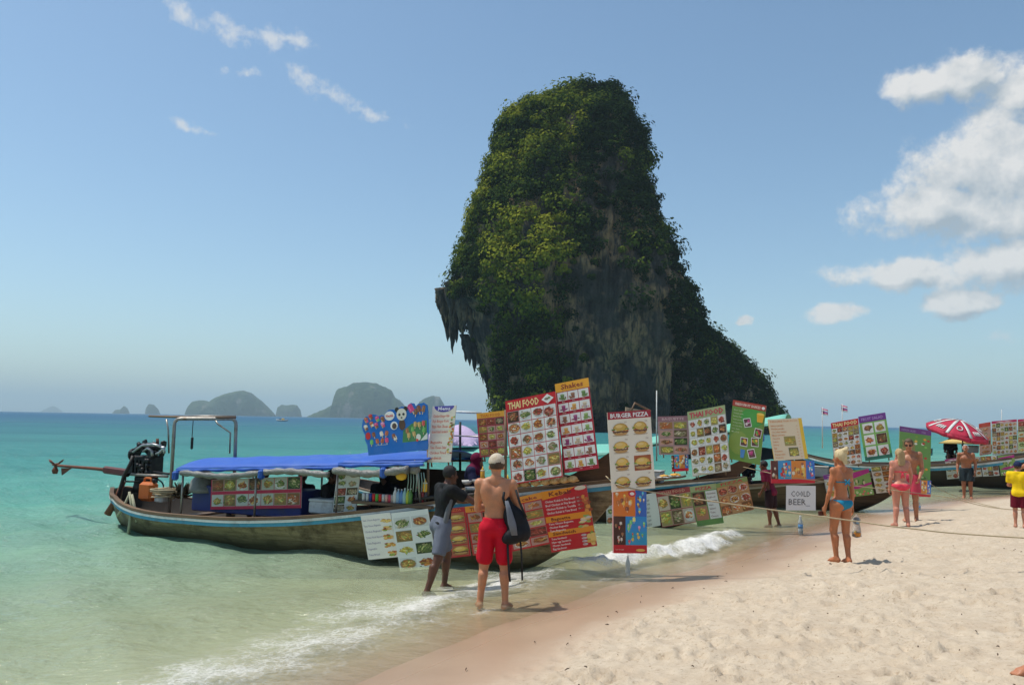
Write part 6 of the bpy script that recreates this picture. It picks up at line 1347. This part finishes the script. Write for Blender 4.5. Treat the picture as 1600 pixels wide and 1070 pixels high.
    def leg(s, g, S, infl=1.0, low=True):
        H, w, J = s.H, s.bld*infl, s.J; f = 1.04 if s.fem else 1.0
        g.cap(J['hp'+S], J['kn'+S], .058*H*w*f, .035*H*w, .03); 
        if not low: return
        an = J['an'+S]; kn = J['kn'+S]; fw = unit(J['to'+S]-an); bk = -fw
        g.cap(kn, an, .034*H*w, .0215*H*w, .02); q = kn*.72+an*.28+bk*.012*H; g.cap(q, q*.66+an*.34, .034*H*w, .026*H*w, .02)
        heel = an+bk*.016*H+np.array((0,0,-.020*H)); to = J['to'+S]; ball = heel*.30+to*.70
        g.cap(heel, an, .021*H, .022*H, .012); g.cap(an, ball, .021*H, .017*H, .015); lat = np.cross(fw, np.array((0,0,1.0))); g.cap(heel, ball+lat*.010*H, .019*H, .016*H, .012); g.cap(heel, ball-lat*.010*H, .019*H, .016*H, .012)
        for i, t in enumerate((-.019,-.010,-.001,.008,.016)): L = (.030,.029,.028,.025,.021)[i if S == 'R' else 4-i]; p0 = ball+lat*t*H; g.cap(p0, p0+fw*L*H, .0078*H, .0065*H, .004)
    # ---- clothing and hair
    def wear(s, name, g, m_, infl, cut=None, fold=0.0, h=None, label=None, fs=(14,14,5)):
        o = bpy.data.objects.new(name, g.mesh(name, h or s.h, infl, cut, fold, fs)); o.data.materials.append(m_); link(o, s.root)
        if label: o['label'] = label
        return o
    def shorts(s, m_, hem=.30, loose=.018, top=.60, flare=.02, fold=.010, name='shorts'):
        g = SDF(); H = s.H; T = np.array(s.T); w = s.bld; J = s.J
        g.ell(J['pel'], np.array((.094*w,.066*w,.07))*H, .03, T); g.ell(J['pel']*.4+J['wai']*.6, np.array((.082*w,.058*w,.06))*H, .04, T)
        for sd in (-1,1): g.ell(s.tp((sd*.044,-.022,-.012)), np.array((.048,.046,.052))*H*w, .03, T)
        for S in 'LR': g.cap(J['hp'+S], J['kn'+S]*.8+J['hp'+S]*.2, .060*H*w, (.040+flare)*H*w, .010)
        up_ = np.array(s.T @ Vector((0,0,1))); wz = J['pel']+up_*(top-.53)*H
        dl = {}
        for S in 'LR': e = unit(J['kn'+S]-J['hp'+S]); L = (.52-hem)*H; dl[S] = (J['hp'+S]+e*L, e)
        def cut(X, Y, Z):
            Q = np.stack([X, Y, Z], -1); c = (Q-wz)@up_; c2 = None
            dL, dR = np.linalg.norm(Q-dl['L'][0], axis=-1), np.linalg.norm(Q-dl['R'][0], axis=-1)
            hl, hr = (Q-dl['L'][0])@dl['L'][1], (Q-dl['R'][0])@dl['R'][1]
            return np.maximum(c, np.where(dL < dR, hl, hr))
        return s.wear(name, g, m_, loose*.6, cut, fold)
    def shirt(s, m_, sleeve=.6, waist=.50, loose=.014, fold=.010, name='shirt', longs=False):
        g = s.torso(); H = s.H; J = s.J
        for S in 'LR': s.arm(g, S, 1.15, longs)
        up_ = np.array(s.T @ Vector((0,0,1))); wz = J['pel']+up_*(waist-.53)*H; nz = J['nek']+up_*(.012)*H
        sl = {S: (J['sh'+S]*(1-sleeve)+J['el'+S]*sleeve, unit(J['el'+S]-J['sh'+S])) for S in 'LR'}
        def cut(X, Y, Z):
            Q = np.stack([X, Y, Z], -1); c = np.maximum(-((Q-wz)@up_), np.minimum((Q-nz)@up_, .05)); 
            for S in 'LR':
                if longs: p0, e = J['wr'+S], unit(J['wr'+S]-J['el'+S]); rr_ = .06*H
                else: p0, e = sl[S]; rr_ = .075*H
                dd = (Q-p0)@e; rad = np.linalg.norm(Q-p0-dd[...,None]*e, axis=-1); near_ = (rad < rr_) & (dd > 0) & (dd < .45*H if not longs else dd < .2*H); c = np.where(near_, np.maximum(c, dd), c)
            return c
        return s.wear(name, g, m_, loose, cut, fold)
    def band(s, name, m_, fn, infl=.006):
        g = s.torso()
        for S in 'LR': s.leg(g, S, 1.0, False)
        T = np.array(s.T)
        def cut(X, Y, Z):
            Q = (np.stack([X, Y, Z], -1)-s.J['pel'])@T/s.H; return fn(Q[...,0], Q[...,1], Q[...,2])*s.H
        return s.wear(name, g, m_, infl, cut, h=min(s.h, .010))
    def hair(s, c=(.02,.015,.012), style='short', name='hair', m_=None):
        H = s.H; HM = np.array(s.HM); m_ = m_ or mat('hair_%.2f_%.2f' % (c[0], c[1]), c, .55, .45, 25, .6, .01, stretch=(3,3,.6)); g = SDF()
        g.ell(s.hp((0,-.010,.020)), np.array((.050,.060,.058))*H, .01, HM)
        if style == 'long': 
            for t in (-.03,-.015,0,.015,.03): g.cap(s.hp((t,-.045,.01)), s.hp((t*1.1,-.060,-.135)), .020*H, .012*H, .015)
        if style == 'bun':
            g.ell(s.hp((.010,-.052,.062)), np.array((.030,.028,.026))*H, .012, HM); g.ell(s.hp((.03,-.06,.085)), np.array((.016,.014,.014))*H, .01, HM)
            for t in (-.02,.0,.02): g.cap(s.hp((t,-.05,-.01)), s.hp((t*.8,-.058,-.055)), .012*H, .005*H, .012)
        lim = {'short':-.012,'long':-.2,'bun':-.07}[style]
        def cut(X, Y, Z):
            Q = (np.stack([X, Y, Z], -1)-s.J['hed'])@HM/H; y, z = Q[...,1], Q[...,2]; front = np.minimum(y-.018, .045-z); side = lim-z - .25*np.minimum(0, y+.03)
            return np.maximum(np.where(y > -.02, np.maximum(front*1.0, -.012-z), -9), np.where(y <= -.02, lim*1.6-z, -9))*H
        return s.wear(name, g, m_, .003, cut, .006, min(s.h, .010), fs=(30,30,12))
    def eyes(s):
        mb = MB()
        for sd in (-1, 1): mb.ball(s.hp((sd*.019,.045,.002)), .0062*s.H, 8, 6)
        mb.build('eyes', mat('eye_dark', (.03,.02,.02), .3), s.root); mb = MB()
        for sd in (-1, 1): mb.tube([s.hp((sd*.010,.049,.013)), s.hp((sd*.020,.049,.016)), s.hp((sd*.029,.044,.012))], .0026*s.H, 5)
        mb.build('eyebrows', mat('brow', (.03,.02,.015), .8), s.root)
def heading_to(dx, dy): return math.atan2(-dx, dy)          # local +Y turned towards (dx, dy)

# man in red shorts, seen from behind
pm_ = on_ground(771,952); pm_.z = -.02
P_ = Person('shirtless man in red shorts and pale cap standing in the shallows, back turned', pm_, heading_to(.14,1), 1.84, False, ('fair',(.50,.235,.125)), 0, 0, 0, (14,0),
    {'elR':(.150,.035,.640),'wrR':(.120,.150,.665),'elL':(-.128,.045,.64),'wrL':(-.06,.155,.66),'knR':(.066,.012,.285),'knL':(-.070,.012,.285),'anR':(.078,-.008,.042),'anL':(-.090,-.012,.042),'toR':(.105,.085,.015),'toL':(-.115,.08,.015)}, h=.0105, build=.94)
P_.shorts(cloth('red', (.50,.006,.022), .7), .285, .014, .592, .014)
P_.hair((.06,.035,.02), 'short')
g = SDF(); Hm = np.array(P_.HM); g.ell(P_.hp((0,-.006,.026)), np.array((.053,.063,.058))*1.84, .01, Hm)
CAPM = mat('cap_cloth', (.52,.44,.33), .85, .2, 25, .3, .004, dirt=(.40,.31,.21))
cap_ = P_.wear('cap', g, CAPM, .004, lambda X, Y, Z: (.016 - ((np.stack([X,Y,Z], -1)-P_.J['hed'])@Hm/1.84)[...,2])*1.84, h=.009)
rows = [[np.array(P_.hp((x, .052+.045*t*math.cos(x*14), .018-.012*t-.012*(x/.045)**2))) for x in np.linspace(-.042,.042,9)] for t in np.linspace(0, 1, 5)]
MB().sheet(rows, .004).build('peak', CAPM, cap_)
mb = MB(); rows = [[np.array(P_.hp((.020*math.cos(a)*q, -.0695+.002*abs(math.cos(a)), .020+.013*math.sin(a)*q))) for a in np.linspace(0, math.pi, 9)] for q in (1,.3)]; MB().sheet(rows, .003).build('strap_opening', mat('cap_hole', (.10,.06,.04), .9), cap_)
# his rucksack, hung from the right elbow
el = P_.root.location + Matrix.Rotation(P_.head, 3, 'Z') @ Vector(P_.J['elR']); 
R0 = np.array(at(806,822,el.y-.10)); r = empty('rucksack', Vector(R0)); tag(r, 'black and grey rucksack hanging from the man in red shorts', 'rucksack')
g = SDF(); A, Bq = np.array(at(790,770,el.y-.1))-R0, np.array(at(808,840,el.y-.1))-R0
M45 = np.array(Matrix.Rotation(RAD(-24), 3, 'Y')); g.ell((.0,0,.05), (.135,.085,.21), .03, M45); g.ell((-.01,-.02,-.10), (.17,.10,.10), .04, M45); g.ell((.085,0,-.06), (.09,.07,.12), .04, M45); g.cap(A, (-.02,0,.10), .022, .06, .04)
o = bpy.data.objects.new('pack_body', g.mesh('pack_body', .012, 0, None, .010)); o.data.materials.append(cloth('black_nylon', (.014,.014,.017), .55)); link(o, r)
pk = MB(); rows = [[np.array(at(x0+(x1-x0)*t, y, el.y-.215-.012*math.sin(t*3.1)))-R0 for t in np.linspace(0, 1, 5)] for (x0, x1, y) in ((790,793,782),(792,800,800),(794,806,818),(800,808,836))]; pk.sheet(rows, .01).build('grey_panel', cloth('grey_nylon', (.16,.17,.20), .6), r)
for pts, w_ in (([(788,768),(786,778),(790,790)], .018), ([(793,845),(794,868),(795,890),(797,908)], .016), ([(813,842),(815,868),(816,906)], .013), ([(806,765),(812,785),(822,808)], .016)):
    MB().tube([np.array(at(x, y, el.y-.14))-R0 for x, y in pts], w_, 6).build('strap', mat('strap_black', (.015,.015,.016), .7), r)

# man in black shirt leaning on the boat
pl = np.array(G(692,914,0.0)); pl = Vector((pl[0], pl[1], zground(pl[0], pl[1])))
Pq = Person('man in black T-shirt and grey shorts wading and leaning onto the near boat', pl, heading_to(.86,.5), 1.72, False, ('dark_brown',(.115,.05,.028)), 9, 0, 0, (6,-6),
    {'elR':(.160,.175,.725),'wrR':(.150,.315,.690),'elL':(-.12,.18,.71),'wrL':(-.07,.32,.70),'pel':(0,-.03,.535),'knR':(.095,-.095,.29),'anR':(.10,-.185,.05),'toR':(.11,-.095,.018),'knL':(-.085,.075,.29),'anL':(-.09,.055,.048),'toL':(-.11,.145,.018)}, h=.0115)
Pq.shorts(cloth('slate', (.135,.15,.19), .8), .30, .016, .60, .010, .014)
sh_ = Pq.shirt(cloth('black_jersey', (.012,.013,.014), .7), .62, .535, .016, .012)
g = SDF(); 
for a_, b_, ra in (((.085,-.01,.03),(.094,.0,.20),.012),): g.cap(Pq.tp(a_), Pq.tp(b_), ra*1.72, ra*1.72, .02)
o = bpy.data.objects.new('grey_side_panel', g.mesh('grey_side_panel', .012, .016)); o.data.materials.append(cloth('grey_jersey', (.13,.14,.15))); link(o, sh_)
g = SDF(); g.cap(Pq.tp((.052,-.02,.290)), Pq.tp((.094,-.005,.283)), .020*1.72, .022*1.72, .01); o = bpy.data.objects.new('shoulder_patch', g.mesh('shoulder_patch', .011, .012)); o.data.materials.append(cloth('pale_grey', (.34,.34,.35))); link(o, sh_)
Pq.hair((.012,.01,.009), 'short'); Pq.eyes()

# bikini woman
pw = on_ground(1316,880)
TURQ = cloth('turquoise', (.02,.22,.36), .6)
Pw = Person('tanned blonde woman in blue bikini holding a phone and a drink bag', pw, heading_to(-.38,.92), 1.67, True, ('deep_tan',(.45,.175,.075)), 1, 2, 0, (8,4),
    {'elL':(-.120,.005,.635),'wrL':(-.125,.055,.50),'elR':(.124,-.01,.63),'wrR':(.150,.02,.495),'knL':(-.050,.045,.29),'anL':(-.035,.03,.045),'toL':(-.05,.115,.018),'knR':(.048,.0,.285),'anR':(.030,-.045,.045),'toR':(.050,.04,.018)}, h=.0105, build=.93)
Pw.band('bikini_bottom', TURQ, lambda x, y, z: np.maximum(np.maximum(z-.028, -(z+.075)), np.where(y < 0, (-.060+.95*np.abs(x)-.012)-z, (-.055+1.1*np.abs(x)-.02)-z)))
Pw.band('bikini_top', TURQ, lambda x, y, z: np.where(y < -.02, np.abs(z-.185)-.006, np.maximum(np.abs(z-.19)-.035, -y)))
mb = MB(); q = Pw.tp((0,-.066,.185))
for a_, L in ((-.7,.085),(.6,.08),(2.5,.06),(3.8,.06),(-1.57,.11)): e = q+np.array((math.cos(a_)*L, -.012, math.sin(a_)*L)); mb.sheet([[q+np.array((0,-.012,.008)), q+np.array((0,-.012,-.008))], [(q+e)/2+np.array((0,-.02,.022)), (q+e)/2+np.array((0,-.02,-.014))], [e+np.array((0,0,.006)), e+np.array((0,0,-.006))]], .004)
mb.build('bikini_bow', TURQ, Pw.root)
Pw.hair((.62,.48,.26), 'bun'); Pw.eyes()
def wpt(P, v): return P.root.location + Matrix.Rotation(P.head, 3, 'Z') @ Vector(v)
hL = wpt(Pw, Pw.J['wrL']+unit(Pw.J['wrL']-Pw.J['elL'])*.12); r = empty('phone', hL, Pw.head+.3); tag(r, 'brown phone case in the hand of the blue bikini woman', 'phone'); MB().box((-.03,.02,0), (.15,.018,.075), bevel=.006).build('case', mat('brown_case', (.09,.03,.02), .5), r); MB().box((-.03,.031,0), (.135,.003,.062)).build('screen', mat('phone_glass', (.015,.015,.02), .1), r)
hR = wpt(Pw, Pw.J['wrR']+unit(Pw.J['wrR']-Pw.J['elR'])*.13); r = empty('drink_bag', hR+Vector((.05,-.03,-.34))); tag(r, 'clear bag of orange drink hanging from the hand of the blue bikini woman', 'bag')
mg, ng = newmat('thin_clear_bag'); finish(ng, pbsdf(ng, (.78,.76,.74,1), .15, ng.bump(ng.noise(ng.obj(), 14, 3), .5, .02), .5, 0, Transmission_Weight=.75, IOR=1.08)); 
mb = MB(); mb.lathe([(.02,0),(.065,.02),(.07,.08),(.055,.15),(.05,.2),(.06,.27),(.03,.32),(.008,.35)], n=14); mb.V = [(x*(1+.12*math.sin(z*50)), y*.8, z) for x, y, z in mb.V]; mb.build('bag', mg, r)
MB().lathe([(.015,.006),(.058,.024),(.063,.075),(.05,.085),(.005,.087)], n=14).build('drink', mat('orange_tea', (.62,.22,.03), .25, .2, 20, .1), r)
for k, c in enumerate([(.45,.03,.15),(.7,.5,.1)]): MB().ball((.03*(1-2*k), -.03, .07+.02*k), .02, 8, 6).build('fruit_piece', mat('fruit_%d' % k, c, .4), r)
MB().lathe([(.03,.20),(.045,.22),(.045,.28),(.02,.30)], n=10).build('blue_label', mat('bag_print', (.20,.40,.62), .4), r)

# couple
pc = on_ground(1409,823); PINK = cloth('neon_pink', (.75,.06,.10), .6)
Pc = Person('woman in neon pink bikini seen from behind beside a man', pc, heading_to(.12,1), 1.60, True, ('rosy',(.55,.25,.17)), 2, 0, 0, (10,0),
    {'elR':(.155,.06,.68),'wrR':(.16,.10,.56),'elL':(-.122,-.01,.63),'wrL':(-.13,.03,.49),'anL':(-.085,-.03,.045),'toL':(-.11,.06,.018),'anR':(.07,-.03,.045),'toR':(.10,.06,.018)}, h=.014, build=1.06)
Pc.band('bikini_bottom', PINK, lambda x, y, z: np.maximum(np.maximum(z-.020, -(z+.085)), np.where(y < 0, (-.075+.62*np.abs(x)-.012)-z, (-.055+1.0*np.abs(x)-.02)-z)))
Pc.band('bikini_top', PINK, lambda x, y, z: np.where(y < -.02, np.abs(z-.175)-.008, np.maximum(np.abs(z-.19)-.035, -y)))
mb = MB(); q = Pc.tp((.005,-.066,.16))
for a_, L in ((-1.2,.10),(-1.8,.11),(.5,.06),(2.6,.06)): e = q+np.array((math.cos(a_)*L, -.01, math.sin(a_)*L)); mb.sheet([[q+np.array((-.012,-.012,0)), q+np.array((.012,-.012,0))], [e+np.array((-.014,0,0)), e+np.array((.014,0,0))]], .004)
mb.build('bikini_bow', PINK, Pc.root); Pc.hair((.42,.28,.13), 'long')
pd = on_ground(1424,815)
Pd = Person('man in sunglasses with his arm round the pink bikini woman', pd, heading_to(-.45,-.75), 1.80, False, ('tan2',(.42,.19,.10)), 4, 0, 0, (0,6),
    {'elR':(.16,.05,.66),'wrR':(.17,.16,.58),'elL':(-.135,.0,.64),'wrL':(-.11,.12,.53)}, h=.014)
Pd.shorts(cloth('coral', (.55,.06,.10), .7), .33, .012, .575, .02); Pd.hair((.10,.06,.03), 'short')
mb = MB()
for sd in (-1, 1): mb.box(Pd.hp((sd*.021,.060,.003)), (.055,.018,.036), bevel=.012)
mb.tube([Pd.hp((-.048,.0,.006)), Pd.hp((-.040,.055,.006)), Pd.hp((.040,.055,.006)), Pd.hp((.048,.0,.006))], .004, 5); mb.build('sunglasses', mat('shades', (.015,.012,.01), .15), Pd.root)

# old man in dark trunks
po = on_ground(1512,779)
Po = Person('shirtless old man in dark trunks looking down, in front of the farthest boat', po, heading_to(-.55,-.8), 1.72, False, ('brown',(.32,.13,.065)), 9, 0, 0, (0,-34), {'elR':(.145,-.03,.63),'wrR':(.145,.05,.50),'elL':(-.145,-.02,.64),'wrL':(-.14,.06,.50)}, h=.016, build=1.08)
Po.shorts(cloth('dark_trunks', (.02,.03,.035), .7), .32, .014, .575, .024); Po.hair((.45,.42,.40), 'short')
# boy in yellow
pb = on_ground(1594,825)
Pb = Person('boy in yellow T-shirt, maroon shorts and navy cap at right edge', pb, heading_to(.55,.8), 1.22, False, ('fair2',(.50,.24,.15)), 3, 0, 0, (0,-14), {'elR':(.135,.05,.64),'wrR':(.06,.15,.63),'elL':(-.13,.05,.64),'wrL':(-.05,.15,.63)}, h=.012, build=.90)
Pb.shirt(cloth('yellow', (.78,.52,.01), .8), .75, .45, .016, .010); Pb.shorts(cloth('maroon', (.13,.008,.02), .8), .31, .016, .56, .028); Pb.hair((.05,.03,.02), 'short')
g = SDF(); Hb = np.array(Pb.HM); g.ell(Pb.hp((0,-.004,.026)), np.array((.055,.066,.058))*1.22, .01, Hb); NV = cloth('navy', (.015,.02,.06))
cp = Pb.wear('cap', g, NV, .003, lambda X, Y, Z: (.016-((np.stack([X,Y,Z], -1)-Pb.J['hed'])@Hb/1.22)[...,2])*1.22, h=.009); MB().sheet([[np.array(Pb.hp((x, .056+.05*t*math.cos(x*14), .018-.012*t-.012*(x/.045)**2))) for x in np.linspace(-.044,.044,9)] for t in np.linspace(0, 1, 5)], .004).build('peak', NV, cp)
# man in teal at the edge
pt = on_ground(1622,812)
Pt = Person('man in teal T-shirt half out of the picture at right, behind the boy', pt, heading_to(-.6,.6), 1.75, False, ('tan3',(.38,.17,.09)), 4, 0, 0, (0,0), {'elL':(-.15,.03,.64),'wrL':(-.14,.14,.58)}, h=.016, build=1.1)
Pt.shirt(cloth('teal', (.012,.10,.14), .8), .7, .46, .016); Pt.shorts(cloth('mustard', (.45,.24,.03), .8), .31, .016, .56, .026); Pt.hair((.03,.02,.02), 'short')
# wading woman in maroon behind the beer sign
pg = G(1194,815,-.0); pg = Vector((pg.x, pg.y-.5, zground(pg.x, pg.y)))
Pg_ = Person('person in maroon shirt wading between the second bow and the beer sign', pg, heading_to(-.6,.5), 1.52, False, ('brown2',(.17,.07,.04)), 14, 0, 0, (0,-6), {'elL':(-.13,.03,.64),'wrL':(-.12,.10,.52),'anR':(.06,-.10,.05),'toR':(.07,-.02,.02),'knR':(.055,-.02,.29)}, h=.015)
Pg_.shirt(cloth('maroon_shirt', (.17,.012,.04), .8), .75, .42, .02, .012); Pg_.shorts(cloth('black_red', (.03,.015,.02), .8), .24, .014, .56, .014); Pg_.hair((.012,.01,.01), 'short')
# foot at the right edge: a walker mostly out of frame
pf = on_ground(1592,1046)
Pf = Person('walker at the bottom right corner, only one bare leg in the picture', Vector((pf.x+.475, pf.y-.10, pf.z)), heading_to(-1,.05), 1.72, False, ('tan4',(.42,.19,.10)), 3, 0, 0, (0,0), {'knL':(-.06,.262,.30),'anL':(-.06,.275,.045),'toL':(-.065,.365,.018),'knR':(.055,-.04,.28),'anR':(.06,-.20,.07),'toR':(.065,-.12,.02)}, h=.012)
Pf.shorts(cloth('blue_shorts', (.04,.08,.2), .8), .33, .016, .57, .02); Pf.shirt(cloth('white_tee', (.6,.6,.58), .8), .6, .46, .016); Pf.hair((.04,.03,.02), 'short')

# vendors on board
def seated(label, b, u, y, zseat, head, Hh, shirtc, scarf=None, skin=('vendor',(.12,.055,.032)), h=.016):
    p = b.w((u, y, zseat)); P = Person(label, Vector(p), head, Hh, False, skin, 8, 0, 0, (0,-5), {'pel':(0,0,.06),'knR':(.07,.22,.10),'knL':(-.07,.22,.10),'anR':(.07,.20,-.13),'anL':(-.07,.20,-.13),'toR':(.075,.29,-.155),'toL':(-.075,.29,-.155),'elR':(.13,.06,.18),'elL':(-.13,.06,.18),'wrR':(.10,.19,.17),'wrL':(-.10,.19,.17)}, h=h)
    P.shirt(cloth('v_%.2f%.2f%.2f' % shirtc, shirtc), .7, .47, .016); P.shorts(cloth('v_dark', (.03,.03,.04)), .27, .014, .56, .01, name='trousers')
    if scarf: veil(P, scarf)
    else: P.hair((.012,.01,.009), 'short')
    P.eyes(); return P
def veil(P, c):
    g = SDF(); H = P.H; HM = np.array(P.HM); g.ell(P.hp((0,-.012,.012)), np.array((.056,.062,.066))*H, .02, HM); g.cap(P.hp((0,-.02,-.05)), P.J['nek']+np.array((0,0,-.02))*H, .046*H, .062*H, .04); g.ell(P.J['nek']*.7+P.J['che']*.3, np.array((.098,.070,.060))*H, .05, np.array(P.T)); g.ell(P.J['nek']*.4+P.J['che']*.6+np.array(P.T @ Vector((0,-.02,0)))*H, np.array((.085,.066,.09))*H, .05, np.array(P.T))
    fc = P.hp((0,.062,-.002))
    def cut(X, Y, Z):
        q = np.stack([X, Y, Z], -1)-fc; q = q@HM/np.array((.034,.04,.046)); return (1-np.linalg.norm(q, axis=-1))*.04*1.0
    P.wear('headscarf', g, cloth('scarf_%.2f' % c[0], c, .8), .006, cut, .006, .012)
ph_ = b1.w((8.0,.12,.16)); 
Ph = Person('vendor in maroon headscarf and navy dress standing in the near boat', Vector(ph_), b1.rz-math.pi/2+.1, 1.56, True, ('vendor2',(.22,.11,.06)), 10, 0, 0, (0,-18), {'elR':(.13,.10,.68),'wrR':(.11,.22,.62),'elL':(-.13,.10,.68),'wrL':(-.10,.22,.62)}, h=.013)
Ph.shirt(cloth('navy_dress', (.02,.022,.06)), .95, .40, .022, .012, 'dress', True); veil(Ph, (.12,.006,.035)); Ph.eyes()
g = SDF(); g.cap(Ph.J['pel'], Ph.J['anL']*.5+Ph.J['anR']*.5+np.array((0,0,.05)), .13, .17, .05); Ph.wear('skirt', g, cloth('navy_dress', (.02,.022,.06)), .0, None, .012)
seated('seated dark silhouetted vendor under the front canopy behind the cans', b1, 6.35, .15, .50, math.pi+b1.rz+.3, 1.62, (.03,.03,.035), (.015,.015,.018))
seated('person in black sitting under the blue canopy beside the cool box', b1, 5.35, -.2, .48, b1.rz-1.2, 1.62, (.025,.022,.025))
seated('dark haired person behind the left half of the red dish banner', b1, 3.55, .35, .42, math.pi+b1.rz, 1.55, (.05,.05,.06)); seated('dark haired person behind the right half of the red dish banner', b1, 4.45, .35, .42, math.pi+b1.rz, 1.55, (.06,.04,.04))
seated('vendor in black beside the plates on the second boat', b2, 7.7, .1, .66, math.pi+b2.rz+.3, 1.6, (.03,.03,.03), (.015,.015,.015)); seated('vendor in dark clothes near the third bow boards', b3, 6.2, .2, .50, math.pi+b3.rz, 1.6, (.02,.02,.03), (.02,.02,.025))
seated('vendor in black headscarf under the red parasol', b4, 5.9, .1, 1.02, math.pi+b4.rz, 1.6, (.02,.02,.02), (.015,.015,.015))
